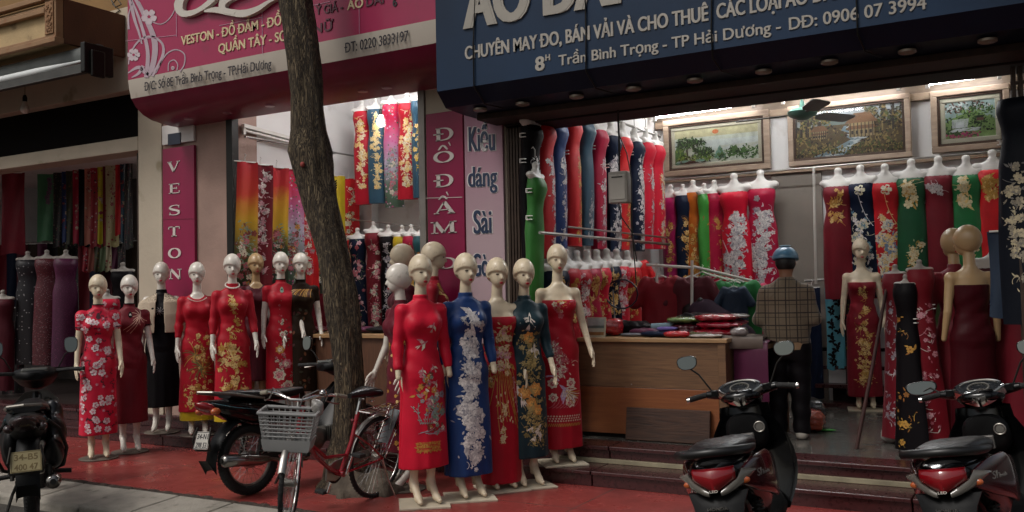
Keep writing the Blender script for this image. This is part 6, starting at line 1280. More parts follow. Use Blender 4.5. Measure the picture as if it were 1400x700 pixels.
# ================================================================== PEOPLE
def plaid():
    m = bpy.data.materials.new('plaid_wool'); m.use_nodes = True; nt = m.node_tree; b = nt.nodes['Principled BSDF']; b.inputs['Roughness'].default_value = .85; b.inputs['Sheen Weight'].default_value = .2
    tc = nt.nodes.new('ShaderNodeTexCoord'); sp = nt.nodes.new('ShaderNodeSeparateXYZ'); nt.links.new(tc.outputs['Object'], sp.inputs[0])
    def lines(ax, per, w, off):
        a = nt.nodes.new('ShaderNodeMath'); a.operation = 'ADD'; a.inputs[1].default_value = 10+off; nt.links.new(sp.outputs[ax], a.inputs[0])
        f = nt.nodes.new('ShaderNodeMath'); f.operation = 'MODULO'; f.inputs[1].default_value = per; nt.links.new(a.outputs[0], f.inputs[0])
        l = nt.nodes.new('ShaderNodeMath'); l.operation = 'LESS_THAN'; l.inputs[1].default_value = w; nt.links.new(f.outputs[0], l.inputs[0]); return l.outputs[0]
    ls = [lines('X', .085, .009, .03), lines('Z', .11, .01, 0), lines('X', .085, .004, .0), lines('Z', .11, .005, .035)]
    o = ls[0]
    for l in ls[1:]: mx = nt.nodes.new('ShaderNodeMath'); mx.operation = 'MAXIMUM'; nt.links.new(o, mx.inputs[0]); nt.links.new(l, mx.inputs[1]); o = mx.outputs[0]
    mi = nt.nodes.new('ShaderNodeMix'); mi.data_type = 'RGBA'; mi.inputs['A'].default_value = (*lin('#6f614f'), 1); mi.inputs['B'].default_value = (*lin('#2a201a'), 1); nt.links.new(o, mi.inputs['Factor']); nt.links.new(mi.outputs['Result'], b.inputs['Base Color'])
    n = nt.nodes.new('ShaderNodeTexNoise'); n.inputs['Scale'].default_value = 8; bp = nt.nodes.new('ShaderNodeBump'); bp.inputs['Strength'].default_value = .4; bp.inputs['Distance'].default_value = .03; nt.links.new(n.outputs[0], bp.inputs['Height']); nt.links.new(bp.outputs[0], b.inputs['Normal'])
    return m
FLESH = mat('warm_skin', '#8a5f46', .55, var=.06); HAIR = mat('black_hair', '#0d0b0b', .5, var=.2, vs=60)
q = WZ(1089, 600, .27); man = thing('person', 'man seen from behind in plaid jacket, black trousers and blue helmet at the counter end', 'person', (q.x-.05, q.y, .272), R(9)); man.scale = (1.07, 1, 1)
def fn(x, y, z):        # facing +Y, body continuous: head, neck, torso core, arms, hands, legs, feet
    d = prof(x, y, z, [(1.4,.07,.065,0),(1.34,.17,.09,0),(1.15,.17,.11,0),(.95,.15,.1,0),(.85,.15,.1,0),(.78,.12,.08,0)], .78, 1.4)
    d = smin(d, rc(x, y, z, (0,0,1.36), (0,.03,1.48), .055, .05), .03); d = smin(d, el(x, y, z, (0,.045,1.56), (.072,.09,.105)), .03)
    d = smin(d, rc(x, y, z, (0,.13,1.55), (0,.148,1.53), .01, .012), .015); d = smin(d, el(x, y, z, (0,.11,1.495), (.035,.025,.02)), .02)
    for s in (-1, 1):
        d = smin(d, el(x, y, z, (s*.074,.04,1.555), (.012,.02,.03)), .008)
        e_, w_ = (s*.2,.0,1.07), (s*.17,.25,1.02); d = smin(d, rc(x, y, z, (s*.165,0,1.32), e_, .045, .04), .03); d = smin(d, rc(x, y, z, e_, w_, .04, .028), .02)
        h = el(x, y, z, (s*.155,.31,1.01), (.032,.05,.018))
        for k in range(4): h = smin(h, np.minimum(rc(x, y, z, (s*(.175-.014*k),.345,1.012), (s*(.172-.014*k),.385,1.005), .008, .0075), rc(x, y, z, (s*(.172-.014*k),.385,1.005), (s*(.17-.014*k),.41,.988), .0075, .006)), .005)
        h = smin(h, rc(x, y, z, (s*.13,.3,1.012), (s*.105,.34,1.0), .01, .008), .008); d = smin(d, h, .012)
        d = smin(d, rc(x, y, z, (s*.08,0,.85), (s*.085,.01,.45), .075, .05), .02); d = smin(d, rc(x, y, z, (s*.085,.01,.45), (s*.09,-.01,.08), .048, .032), .02); d = smin(d, rc(x, y, z, (s*.09,-.02,.045), (s*.1,.13,.03), .035, .028), .02)
    return d
b = MB(); b.np(*snet(fn, (-.36,-.2,-.01), (.36,.45,1.7), .0095)); b.build('body', FLESH, man, 180)
def jk(x, y, z):
    d = prof(x, y, z, [(1.42,.07,.07,0),(1.37,.125,.095,0),(1.32,.165,.112,0),(1.26,.188,.125,-.01),(1.1,.192,.135,-.015),(.95,.195,.135,-.01),(.86,.18,.125,0),(.82,.175,.12,0)], .82, 1.42)
    for s in (-1, 1): d = smin(d, rc(x, y, z, (s*.158,0,1.3), (s*.215,-.02,1.06), .066, .056), .035); d = smin(d, rc(x, y, z, (s*.215,-.02,1.06), (s*.165,.22,1.03), .058, .048), .03)
    d = smin(d, np.maximum(rc(x, y, z, (0,.0,1.36), (0,.015,1.45), .072, .066), z-1.435), .012)
    return d+.005*np.sin(23*z+11*x)*np.sin(14*x+2)+.004*np.sin(60*z+20*x)*np.clip((1.0-z)*5, 0, 1)
b = MB(); b.np(*snet(jk, (-.4,-.25,.79), (.4,.36,1.5), .0095)); b.build('jacket', plaid(), man, 180)
b = MB(); rg = [[(.182*math.cos(2*PI*k/32), .124*math.sin(2*PI*k/32), z) for k in range(32)] for z in (.79,.8,.845,.855)]; b.loft(rg); b.build('hem_band', mat('tan_knit_band', '#8a6f52', .8, var=.15), man, 60)
def tr(x, y, z):
    d = prof(x, y, z, [(.86,.175,.115,0),(.78,.185,.12,0),(.7,.16,.1,0)], .7, .86)
    for s in (-1, 1): d = smin(d, rc(x, y, z, (s*.085,0,.78), (s*.09,.0,.45), .1, .082), .03); d = smin(d, rc(x, y, z, (s*.09,.0,.45), (s*.092,-.01,.07), .082, .068), .02)
    return np.maximum(d, .05-z)+.004*np.sin(40*z+12*x)
b = MB(); b.np(*snet(tr, (-.25,-.18,.02), (.25,.18,.9), .0095)); b.build('trousers', BLK, man, 180)
def helm(x, y, z):
    d = el(x, y, z, (0,.035,1.595), (.108,.13,.115)); d = np.maximum(d, 1.585-.12*(y-.035)-z); d = smin(d, np.maximum(el(x, y, z, (0,.13,1.6), (.085,.09,.016)), .06-y), .01); return d
b = MB(); b.np(*snet(helm, (-.14,-.12,1.55), (.14,.25,1.73), .007)); hm = b.build('helmet', mat('blue_helmet_shell', '#5583a0', .3, var=.12, coat=.4), man, 180)
b = MB(); b.ell((0,.04,1.712), (.05,.06,.008), 12); b.build('helmet_vent', mat('pale_blue_shell', '#7d9fb0', .4, var=.1), hm, 60)
b = MB(); b.np(*snet(lambda x, y, z: np.maximum(np.maximum(el(x, y, z, (0,.03,1.565), (.082,.098,.1)), y-.06), 1.5-z), (-.1,-.09,1.45), (.1,.12,1.68), .008)); b.build('hair', HAIR, man, 180)
for s in (-1, 1):
    b = MB(); b.np(*snet(lambda x, y, z: np.maximum(smin(rc(x, y, z, (s*.092,-.03,.045), (s*.1,.14,.035), .047, .04), rc(x, y, z, (s*.092,-.03,.05), (s*.092,-.02,.09), .045, .044), .02), .002-z), (s*.095-.09,-.1,-.01), (s*.095+.09,.22,.15), .008)); sh_ = b.build('shoe', mat('white_trainer', '#a8a096', .6, var=.15), man, 180)
    b = MB(); b.box((s*.092-.048,-.05,.04),(s*.092+.048,.03,.075)); b.build('shoe_stripe', BLK, sh_, 0, .015)
q = WY(968, 440, 8.95); wo = thing('person', 'woman bending low behind the counter in a plum top, face hidden by a red headscarf', 'person', (q.x+.1, 8.95, .33), R(-30), None, 1.06)
def fw_(x, y, z):        # crouched, bending toward -X
    d = rc(x, y, z, (.2,0,.72), (-.12,-.05,.93), .17, .15); d = smin(d, rc(x, y, z, (-.1,-.05,.95), (-.22,-.06,.98), .07, .06), .04); d = smin(d, el(x, y, z, (-.3,-.06,.98), (.1,.08,.085)), .03)
    d = smin(d, el(x, y, z, (-.385,-.07,.94), (.015,.012,.02)), .015)
    for s in (-1, 1):
        d = smin(d, rc(x, y, z, (-.08,s*.16,.9), (-.3,s*.19,.75), .06, .045), .04); d = smin(d, rc(x, y, z, (-.3,s*.19,.75), (-.5,s*.1,.77), .042, .03), .02)
        h = el(x, y, z, (-.56,s*.08,.765), (.05,.035,.018))
        for k in range(4): h = smin(h, rc(x, y, z, (-.59,s*(.055+.016*k),.765), (-.65,s*(.055+.016*k),.752), .0085, .0065), .005)
        h = smin(h, rc(x, y, z, (-.54,s*.05,.765), (-.58,s*.02,.755), .01, .008), .008); d = smin(d, h, .012)
        d = smin(d, rc(x, y, z, (.22,s*.1,.62), (-.12,s*.12,.5), .085, .06), .03); d = smin(d, rc(x, y, z, (-.12,s*.12,.5), (.1,s*.12,.07), .055, .035), .02); d = smin(d, rc(x, y, z, (.1,s*.12,.05), (-.05,s*.12,.03), .035, .028), .02)
    return d
b = MB(); b.np(*snet(fw_, (-.7,-.3,-.01), (.45,.3,1.15), .011)); b.build('body', FLESH, wo, 180)
def tp(x, y, z):
    d = rc(x, y, z, (.22,0,.72), (-.12,-.05,.94), .195, .172)
    for s in (-1, 1): d = smin(d, rc(x, y, z, (-.08,s*.17,.92), (-.3,s*.2,.76), .085, .065), .05); d = smin(d, rc(x, y, z, (-.3,s*.2,.76), (-.45,s*.12,.775), .062, .045), .03)
    return d+.006*np.sin(25*x+14*z)*np.sin(20*y+5*x)
b = MB(); b.np(*snet(tp, (-.6,-.36,.45), (.5,.36,1.2), .011)); b.build('top', cloth('#22141f', .8, 'plum_knit'), wo, 180)
b = MB(); b.np(*snet(lambda x, y, z: smin(np.maximum(el(x, y, z, (-.29,-.06,.995), (.118,.1,.105)), -(x+.385)), rc(x, y, z, (-.22,-.06,1.0), (-.12,-.1,1.1), .06, .03), .03), (-.45,-.2,.85), (.0,.1,1.2), .009)); b.build('hair', HAIR, wo, 180)
b = MB(); b.np(*snet(lambda x, y, z: np.maximum(el(x, y, z, (-.315,-.06,.995), (.112,.104,.107)), np.abs(x+.36)-.035), (-.45,-.2,.85), (-.25,.1,1.15), .008)); b.build('headscarf', ramp_cloth('red_white_scarf_print', [(0,'#8c1428'),(1,'#a01a30')], 'Z', 0, 1.2, ['#c9b0b0','#8c1428','#8c1428'], 40), wo, 180)
def wtr(x, y, z):
    d = el(x, y, z, (.24,0,.66), (.17,.2,.16))
    for s in (-1, 1): d = smin(d, rc(x, y, z, (.22,s*.1,.63), (-.12,s*.12,.5), .1, .078), .03); d = smin(d, rc(x, y, z, (-.12,s*.12,.5), (.09,s*.12,.12), .075, .06), .02)
    return d
b = MB(); b.np(*snet(wtr, (-.25,-.25,.04), (.45,.25,.86), .011)); b.build('trousers', BLK, wo, 180)
# ================================================================== TREE
from mathutils import noise
def bark_mat():
    m = bpy.data.materials.new('rough_bark'); m.use_nodes = True; nt = m.node_tree; b = nt.nodes['Principled BSDF']; b.inputs['Roughness'].default_value = .9
    tc = nt.nodes.new('ShaderNodeTexCoord'); mp = nt.nodes.new('ShaderNodeMapping'); mp.inputs['Scale'].default_value = (30, 30, 3.2); nt.links.new(tc.outputs['Object'], mp.inputs[0])
    n0 = nt.nodes.new('ShaderNodeTexNoise'); n0.inputs['Scale'].default_value = 1.2; n0.inputs['Detail'].default_value = 6; n0.inputs['Distortion'].default_value = 1.5; nt.links.new(mp.outputs[0], n0.inputs['Vector'])
    v = nt.nodes.new('ShaderNodeTexVoronoi'); v.feature = 'DISTANCE_TO_EDGE'; v.inputs['Scale'].default_value = .8; vm = nt.nodes.new('ShaderNodeMix'); vm.data_type = 'RGBA'; vm.inputs['Factor'].default_value = .55; nt.links.new(mp.outputs[0], vm.inputs['A']); nsc = nt.nodes.new('ShaderNodeVectorMath'); nsc.operation = 'MULTIPLY_ADD'; nsc.inputs[1].default_value = (9,9,9); nt.links.new(n0.outputs['Color'], nsc.inputs[0]); nt.links.new(mp.outputs[0], nsc.inputs[2]); nt.links.new(nsc.outputs[0], vm.inputs['B']); nt.links.new(vm.outputs['Result'], v.inputs['Vector'])
    mu = nt.nodes.new('ShaderNodeMath'); mu.operation = 'MULTIPLY'; nt.links.new(n0.outputs[0], mu.inputs[0]); 
    mr = nt.nodes.new('ShaderNodeMapRange'); mr.inputs[2].default_value = .25; nt.links.new(v.outputs[0], mr.inputs[0]); nt.links.new(mr.outputs[0], mu.inputs[1])
    r = nt.nodes.new('ShaderNodeValToRGB'); r.color_ramp.elements[0].position = .05; r.color_ramp.elements[1].position = .62; r.color_ramp.elements[0].color = (*lin('#2a2118'), 1); r.color_ramp.elements[1].color = (*lin('#84745a'), 1); e = r.color_ramp.elements.new(.3); e.color = (*lin('#665640'), 1)
    nt.links.new(mu.outputs[0], r.inputs[0]); nt.links.new(r.outputs[0], b.inputs['Base Color'])
    bp = nt.nodes.new('ShaderNodeBump'); bp.inputs['Strength'].default_value = 1; bp.inputs['Distance'].default_value = .03; nt.links.new(mu.outputs[0], bp.inputs['Height']); nt.links.new(bp.outputs[0], b.inputs['Normal'])
    return m
BARK = bark_mat(); LEAF = mat('street_tree_leaf', '#2f4a1e', .5, var=.35, vs=3)
tb = WZ(474, 664, 0); TY = tb.y
tree = thing('street_tree', 'leaning street tree with a knotted rough trunk in front of the magenta sign', 'tree', (tb.x, TY, 0))
path = [(474,664,40),(476,652,31),(477,630,28),(478,595,22),(478,560,20),(476,500,20),(472,450,20.5),(466,400,20.5),(456,350,21.5),(446,310,23),(436,270,24.5),(427,235,29),(422,207,31),(422,178,24),(421,150,22),(419,110,22.5),(413,60,23),(405,10,22.5),(400,-40,22),(392,-110,22)]
ctr = [(WY(a, b_, TY)-tree.location, w*8.05/1275) for a, b_, w in path]
extra_up = ctr[-1][0]; ctr += [(extra_up+Vector((-.15,.05,.5)), .12), (extra_up+Vector((-.3,0,1.2)), .1)]
rings = []
for i in range(len(ctr)-1):
    for k in range(7):
        t = k/7; c = ctr[i][0].lerp(ctr[i+1][0], t); w = ctr[i][1]*(1-t)+ctr[i+1][1]*t; ring = []
        for j in range(40):
            a = 2*PI*j/40; dvec = Vector((math.cos(a), math.sin(a), 0)); p = c+dvec*w
            n1 = noise.noise(Vector((dvec.x*1.8, dvec.y*1.8, c.z*1.6)))*.2; n2 = noise.noise(Vector((dvec.x*7, dvec.y*7, c.z*2.2)))*.1+noise.noise(Vector((dvec.x*16, dvec.y*16, c.z*7)))*.05; n3 = .05*math.sin(5*a+c.z*2)*max(0, 1-c.z/1.0)
            ring.append(c+dvec*(w*(1+n1+n2+n3)))
        rings.append(ring)
b = MB(); b.loft(rings); b.build('trunk', BARK, tree, 180)
b = MB(); top_ = ctr[-1][0]; tips = []
for k in range(7):
    a = 2*PI*k/7+.3; q = top_+Vector((math.cos(a)*1.6, math.sin(a)*1.3-.4, 1.1+.5*(k % 3))); m_ = top_.lerp(q, .5)+Vector((0,0,.25)); b.tube([top_+Vector((0,0,-.3)), m_, q], [.075,.05,.02], 8); tips += [m_, q]
b.build('limb', BARK, tree, 60)
b = MB(); rr = random.Random(3)
for k in range(2600):
    t = rr.choice(tips); p = t+Vector((rr.gauss(0,.5), rr.gauss(0,.5), rr.gauss(.1,.35))); a, e_ = rr.uniform(0, 6.3), rr.uniform(-.9,.9); L = rr.uniform(.09,.16)
    u = Vector((math.cos(a)*math.cos(e_), math.sin(a)*math.cos(e_), math.sin(e_))); v = u.cross(Vector((rr.random()-.5, rr.random()-.5, 1))).normalized()*L*.3
    b.add([p, p+u*L*.4+v, p+u*L, p+u*L*.4-v], [(0,1,2,3)])
b.build('crown', LEAF, tree, 0)
b = MB(); q = WY(434, 225, TY)-tree.location; b.ell(q+Vector((.0,-.19,-.02)), (.022,.02,.025), 10); b.build('red_knot', mat('red_painted_knot', '#8a3a32', .7, var=.2), tree, 80)
def rock(x, y, z):
    d = el(x, y, z, (0,.0,0), (.4,.34,.16)); return d+.03*np.sin(13*x+3)*np.sin(11*y)+.02*np.sin(25*x+9*z)*np.sin(23*y+1)
shade_tree = thing('street_tree', 'unseen street tree added right of the view, its crown shading the scooters', 'tree', (1.35, 5.2, 0))  # unseen tree, added so its crown shades the right-hand side
b = MB(); b.tube([(0,0,-.1),(.02,0,.15),(.0,.03,1.2),(-.08,.0,2.6),(-.1,-.05,4.2),(-.2,-.1,5.4)], [.26,.19,.16,.15,.13,.08], 20); b.build('trunk', BARK, shade_tree, 60)
b = MB(); tp2 = []
for k in range(9):
    a = 2*PI*k/9; q = Vector((-.3+math.cos(a)*2.0, -.4+math.sin(a)*1.9, 5.6+.6*(k % 3))); m_ = Vector((-.15,-.1,4.6)).lerp(q, .55)+Vector((0,0,.2)); b.tube([(-.1,-.05,4.2+.1*(k % 3)), m_, q], [.07,.045,.015], 7); tp2 += [m_, q, q.lerp(m_, .4)]
b.build('limb', BARK, shade_tree, 60)
b = MB()
for k in range(5200):
    p = rr.choice(tp2)+Vector((rr.gauss(0,.5), rr.gauss(0,.5), rr.gauss(.05,.4))); a, e_ = rr.uniform(0, 6.3), rr.uniform(-.9,.9); L = rr.uniform(.1,.18)
    u = Vector((math.cos(a)*math.cos(e_), math.sin(a)*math.cos(e_), math.sin(e_))); v = u.cross(Vector((rr.random()-.5, rr.random()-.5, 1))).normalized()*L*.32; b.add([p, p+u*L*.4+v, p+u*L, p+u*L*.4-v], [(0,1,2,3)])
b.build('crown', LEAF, shade_tree, 0)
rk = MB(); rk.np(*snet(rock, (-.55,-.5,.0), (.55,.5,.25), .016)); o = rk.build('tree_collar', mat('broken_concrete', '#4b4238', .9, var=.4, vs=12, bump=.8, bs=25, dirt='#3d342b'), None, 180); o.location = (tb.x+.2, TY-.02, -.02); tag(o, 'low rough concrete collar round the foot of the street tree', 'concrete collar')
for lb, pts in (('thin dark wire hanging from the magenta sign to the knot of the tree', [(396,62),(399,110),(403,160),(409,203)]), ('second thin wire beside the trunk below the magenta sign', [(399,70),(403,120),(408,170),(411,196)])):
    a = [WY(px, py, TY+.12) for px, py in pts]; t0 = a[0]; b = MB(); b.tube([p-t0 for p in a], .004, 6); o = b.build('hanging_wire', BLACK); o.location = t0; tag(o, lb, 'wire')
a = [WY(px, py, 7.43) for px, py in ((152,0),(158,10),(166,6),(160,-2),(154,6),(164,14),(150,24),(138,20))]; b = MB(); b.tube([p-a[0] for p in a], .008, 6); o = b.build('cable_loop', BLACK); o.location = a[0]; tag(o, 'loops of black cable on the ochre wall above the balcony end', 'cable')

# ================================================================== TWO-WHEELERS
RUB = mat('black_rubber', '#171615', .75, var=.3, vs=30, bump=.4, bs=60); GLOSS = mat('gloss_black_plastic', '#070708', .16, var=0, coat=.25, spec=.35); MATTE = mat('matte_black_plastic', '#0b0b0c', .5, var=.2, vs=12, spec=.2); SEATM = mat('dusty_black_vinyl', '#121112', .4, var=.3, vs=8, bump=.2, bs=50)
ALU = mat('dull_aluminium', '#8b8780', .38, .8, var=.2, vs=12); DKSTEEL = mat('dark_oily_metal', '#2c2926', .5, .6, var=.35, vs=15); REDL = mat('red_lamp_lens', '#7d0a14', .1, var=0, coat=.8); CLEARL = mat('clear_lamp_lens', '#6b665f', .12, var=.1, coat=.8); AMB = mat('amber_lamp_lens', '#b0562a', .15, var=0, coat=.6)
MIRR = mat('mirror_glass', '#747977', .04, 1, var=0); WINE = mat('wine_red_panel', '#3a0a10', .18, var=.06, coat=.6); CREAMP = mat('faded_yellow_plate', '#978a64', .5, var=.15, dirt='#80703f'); WPLATE = mat('white_number_plate', '#b5b0a8', .45, var=.1)  # mirror tint darkened to stand in for reflected trees
def wheel(name, parent, c, Rr, r, spokes, rimM, drum=.06):
    w = thing_part(name, parent, c)
    b = MB(); b.torus((0,0,0), Rr-r, r, 'X', 44, 12, 0, flat=1.0)
    for k in range(0, 60): 
        a = 2*PI*k/60
        for s in (-1, 1): b.bar((s*r*.25, (Rr-.003)*math.cos(a), (Rr-.003)*math.sin(a)), (s*r*.8, (Rr-r*.35)*math.cos(a+.03), (Rr-r*.35)*math.sin(a+.03)), .008, .008)
    b.build('tyre', RUB, w, 60)
    b = MB(); b.torus((0,0,0), Rr-r*1.9, r*.42, 'X', 40, 8, 0, flat=1.6); b.build('rim', rimM, w, 60)
    b = MB()
    if spokes > 8:
        for k in range(spokes):
            a = 2*PI*k/spokes; a2 = a+(.5 if k % 2 else -.5); s = -1 if k % 4 < 2 else 1
            b.cyl((s*.03, drum*.8*math.cos(a2), drum*.8*math.sin(a2)), (s*.006, (Rr-r*2)*math.cos(a), (Rr-r*2)*math.sin(a)), .0018, n=5)
        b.build('spokes', M_CHROME, w, 0)
    else:
        for k in range(spokes): a = 2*PI*k/spokes; b.bar((0, .03*math.cos(a), .03*math.sin(a)), (0, (Rr-r*1.7)*math.cos(a), (Rr-r*1.7)*math.sin(a)), .035, .04)
        b.build('cast_spokes', DKSTEEL, w, 0, .004)
    b = MB(); b.lathe([(.0,-.05),(drum*.5,-.05),(drum,-.035),(drum,.035),(drum*.5,.05),(.0,.05)], axis='X', n=24); b.build('hub', ALU, w, 40)
    return w
def thing_part(name, parent, c):
    o = bpy.data.objects.new(name, None); COL.objects.link(o); o.parent = parent; o.location = c; o.empty_display_size = .05; return o
def S(b, sections, mi=0, n=20, pw=2.6):
    """loft along y of superellipse sections (y, x half width, z centre, z half height[, x centre])"""
    rg = []
    for s in sections:
        y, hx, zc, hz = s[:4]; xc = s[4] if len(s) > 4 else 0; ring = []
        for k in range(n):
            a = 2*PI*k/n; c, d = math.cos(a), math.sin(a)
            ring.append((xc+hx*math.copysign(abs(c)**(2/pw), c), y, zc+hz*math.copysign(abs(d)**(2/pw), d)))
        rg.append(ring)
    b.loft(rg, mi); return b
def mirror(parent, base, tip, w, h, ang, shape='oval'):
    b = MB(); bx, tx = Vector(base), Vector(tip); b.tube([bx, bx.lerp(tx, .5)+Vector((0,.0,.03)), tx], [.006,.006,.006], 8); st_ = b.build('mirror_stem', BLACK, parent)
    M = Matrix.Translation(tx) @ Matrix.Rotation(R(ang), 4, 'Z') @ Matrix.Rotation(R(-7), 4, 'X')
    prof_ = [(math.copysign(abs(math.cos(2*PI*k/24))**.75, math.cos(2*PI*k/24))*w/2*(1+.12*math.sin(2*PI*k/24)), math.copysign(abs(math.sin(2*PI*k/24))**.8, math.sin(2*PI*k/24))*h/2) for k in range(24)]
    b = MB(); b.loft([[M @ Vector((u*s, y, v*s+h*.3)) for u, v in prof_] for y, s in ((.035,.4),(.03,.75),(.012,1.0),(-.002,1.03),(-.006,.98))]); b.build('mirror_shell', GLOSS, st_, 50)
    b = MB(); b.add([M @ Vector((u*.93, -.008, v*.93+h*.3)) for u, v in prof_], [tuple(range(24))]); b.build('mirror_glass', MIRR, st_, 0)
    return st_
def plate_obj(parent, M, w, h, lines, base, M2=INK):
    b = MB(); b.box((-w/2,-.002,-h/2),(w/2,.002,h/2),0,M); p = b.build('number_plate', base, parent, 0, .001)
    b = MB()
    t = .004
    for q in ((-w/2+t,-h/2+t,w/2-t,-h/2+2*t),(-w/2+t,h/2-2*t,w/2-t,h/2-t)): b.box((q[0],-.0032,q[1]),(q[2],-.002,q[3]),0,M)
    for q in ((-w/2+t,-h/2+2.2*t,-w/2+2*t,h/2-2.2*t),(w/2-2*t,-h/2+2.2*t,w/2-t,h/2-2.2*t)): b.box((q[0],-.0032,q[1]),(q[2],-.002,q[3]),0,M)
    b.build('plate_border', M2, p, 0)
    for i, s in enumerate(lines):
        z = h*.08 if i == 0 else -h*.4; o = lettering('plate_lettering', s, (-w*.38, -.0025, z), (w*.38, -.0025, z), h*.3, M2, p, .02, .0012); o.data.transform(M)
def underbone(label, loc, rz, tailcol, shieldM, plate, lean=0, lens=None):
    t = thing('parked_motorbike', label, 'motorbike', loc, rz, 'motorbikes parked on the pavement'); t.rotation_euler = (0, R(lean), rz)
    wheel('rear_wheel', t, (0,0,.29), .29, .04, 36, ALU, .07); wheel('front_wheel', t, (0,1.22,.29), .29, .034, 36, ALU, .06)
    b = MB(); b.tube([(0,1.02,.82),(0,.8,.62),(0,.5,.55),(0,.15,.6)], [.035,.035,.03,.03], 10); b.build('frame', MATTE, t)
    b = MB(); S(b, [(-.43,.03,.79,.02),(-.36,.075,.765,.045),(-.2,.115,.72,.085),(.0,.125,.68,.12),(.25,.12,.64,.1),(.45,.09,.62,.06)]); tl = b.build('tail_body', tailcol, t, 60)
    b = MB(); S(b, [(-.47,.02,.79,.012),(-.43,.07,.77,.036),(-.37,.085,.745,.05),(-.34,.08,.735,.045)]); b.build('tail_light', lens or REDL, t, 60)
    for s in (-1, 1): b = MB(); b.ell((s*.105,-.36,.72), (.032,.045,.03), 12); b.build('turn_signal', lens or AMB, t, 60)
    for s in (-1, 1): b = MB(); b.tube([(s*.118,-.4,.79),(s*.135,-.2,.735),(s*.138,.1,.68)], [.006,.009,.005], 6, flat=.4); b.build('side_stripe', mat('teal_silver_decal', '#4f7d88', .25, var=.1, coat=.5), tl, 60)
    b = MB(); S(b, [(-.2,.09,.835,.03),(-.12,.125,.83,.04),(.2,.13,.8,.045),(.36,.105,.79,.05),(.5,.07,.8,.04),(.58,.04,.81,.02)]); b.build('seat', SEATM, t, 60)
    b = MB(); b.tube([(-.12,.1,.78),(-.13,-.2,.84),(-.1,-.38,.87),(0,-.44,.88),(.1,-.38,.87),(.13,-.2,.84),(.12,.1,.78)], .012, 8); b.build('grab_rail', ALU, t)
    b = MB(); rg = []
    for k in range(9): a = R(75+14*k); rg.append([(x, .34*math.cos(a)-.02, .29+.36*math.sin(a)+dz) for x, dz in ((-.075,-.03),(-.06,.0),(0,.012),(.06,0),(.075,-.03))])
    rg.append([(x, -.43, .34) for x in (-.06,-.04,0,.04,.06)]); b.loft(rg, 0, False, False); b.build('rear_fender', MATTE, t, 60)
    M = Matrix.Translation((0,-.425,.5)) @ Matrix.Rotation(R(-18), 4, 'X'); plate_obj(t, M, .19, .14, plate[0], plate[1], plate[2])
    b = MB(); b.tube([(-.09,-.4,.6),(-.11,-.44,.5),(-.1,-.42,.42),(.1,-.42,.42),(.11,-.44,.5),(.09,-.4,.6)], .008, 6); b.build('plate_bracket', DKSTEEL, t)
    for s in (-1, 1):
        b = MB(); b.cyl((s*.12,.0,.31),(s*.125,.1,.62),.016,n=10); [b.torus((s*(.12+.005*k/9),.1*k/9*.6+.035,.31+.3*(k+2)/12), .026, .006, 'Z', 14, 6) for k in range(9)]; b.build('shock_absorber', DKSTEEL, t)
        b = MB(); b.bar((s*.09,-.02,.29),(s*.09,.42,.33),.025,.04); b.build('swing_arm', DKSTEEL, t, 0, .004)
    b = MB(); b.tube([(.08,.62,.3),(.12,.5,.22),(.14,.3,.24),(.145,.1,.28)], [.018]*4, 8); b.tube([(.145,.1,.28),(.15,0,.29),(.155,-.34,.33),(.155,-.36,.332)], [.022,.048,.05,.03], 16); mf = b.build('exhaust', mat('scratched_chrome', '#8f8c88', .2, 1, var=.2, vs=14), t, 50)
    b = MB(); b.cyl((.155,-.362,.332),(.155,-.37,.333),.02,n=14); b.build('exhaust_outlet', BLACK, mf)
    b = MB(); S(b, [(.38,.08,.36,.07),(.45,.12,.36,.1),(.7,.12,.36,.1),(.78,.07,.38,.07)]); b.lathe([(.0,-.14),(.085,-.14),(.09,-.1),(.09,.1),(.085,.14),(0,.14)], (0,.5,.35), 'X', 22); [b.box((-.06,.78+.022*k,.33),(.06,.786+.022*k,.46)) for k in range(7)]; b.build('engine', ALU, t, 40)
    b = MB(); rg = []
    for k in range(8): s_ = k/7; z = .32+.52*s_; w = .14+.05*math.sin(PI*s_)-.05*(s_ > .9); y = .78+.26*s_; rg.append([(x*w, y+.1*(1-abs(x)**1.6)-.0, z) for x in np.linspace(-1,1,9)]); 
    b.loft([r+[(x, y-.012, z) for x, y, z in reversed(r)] for r in rg]); b.build('leg_shield', shieldM, t, 60)
    b = MB(); S(b, [(.82,.06,.98,.03),(.88,.13,.99,.05),(.96,.17,.99,.06),(1.06,.14,.96,.09),(1.13,.08,.93,.08),(1.16,.03,.92,.05)]); b.build('handlebar_cover', MATTE, t, 60)
    b = MB(); b.ell((0,1.13,.93), (.075,.05,.07), 14); b.build('headlight', CLEARL, t, 60)
    b = MB(); b.box((-.1,.855,1.0),(.1,.93,1.045)); b.build('dashboard', mat('grey_dash_glass', '#4f4f4a', .15, coat=.5), t, 0, .015)
    for s in (-1, 1):
        b = MB(); b.tube([(s*.12,.96,1.0),(s*.24,.93,1.01),(s*.36,.86,1.01)], [.018,.016,.018], 10); g = b.build('grip', RUB, t)
        b = MB(); b.tube([(s*.2,.99,1.0),(s*.28,.98,.995),(s*.36,.93,.985)], .006, 6); b.build('brake_lever', ALU, g)
        mirror(t, (s*.17,.95,1.03), (s*.27,.9,1.17), .1, .13, -s*8)
        b = MB(); b.tube([(s*.075,1.03,.78),(s*.085,1.12,.55),(s*.085,1.22,.29)], [.022,.024,.02], 10); b.build('fork', ALU, t)
        b = MB(); b.cyl((s*.12,.42,.28),(s*.25,.42,.27),.018,n=10); b.build('foot_peg', RUB, t)
    b = MB(); rg = []
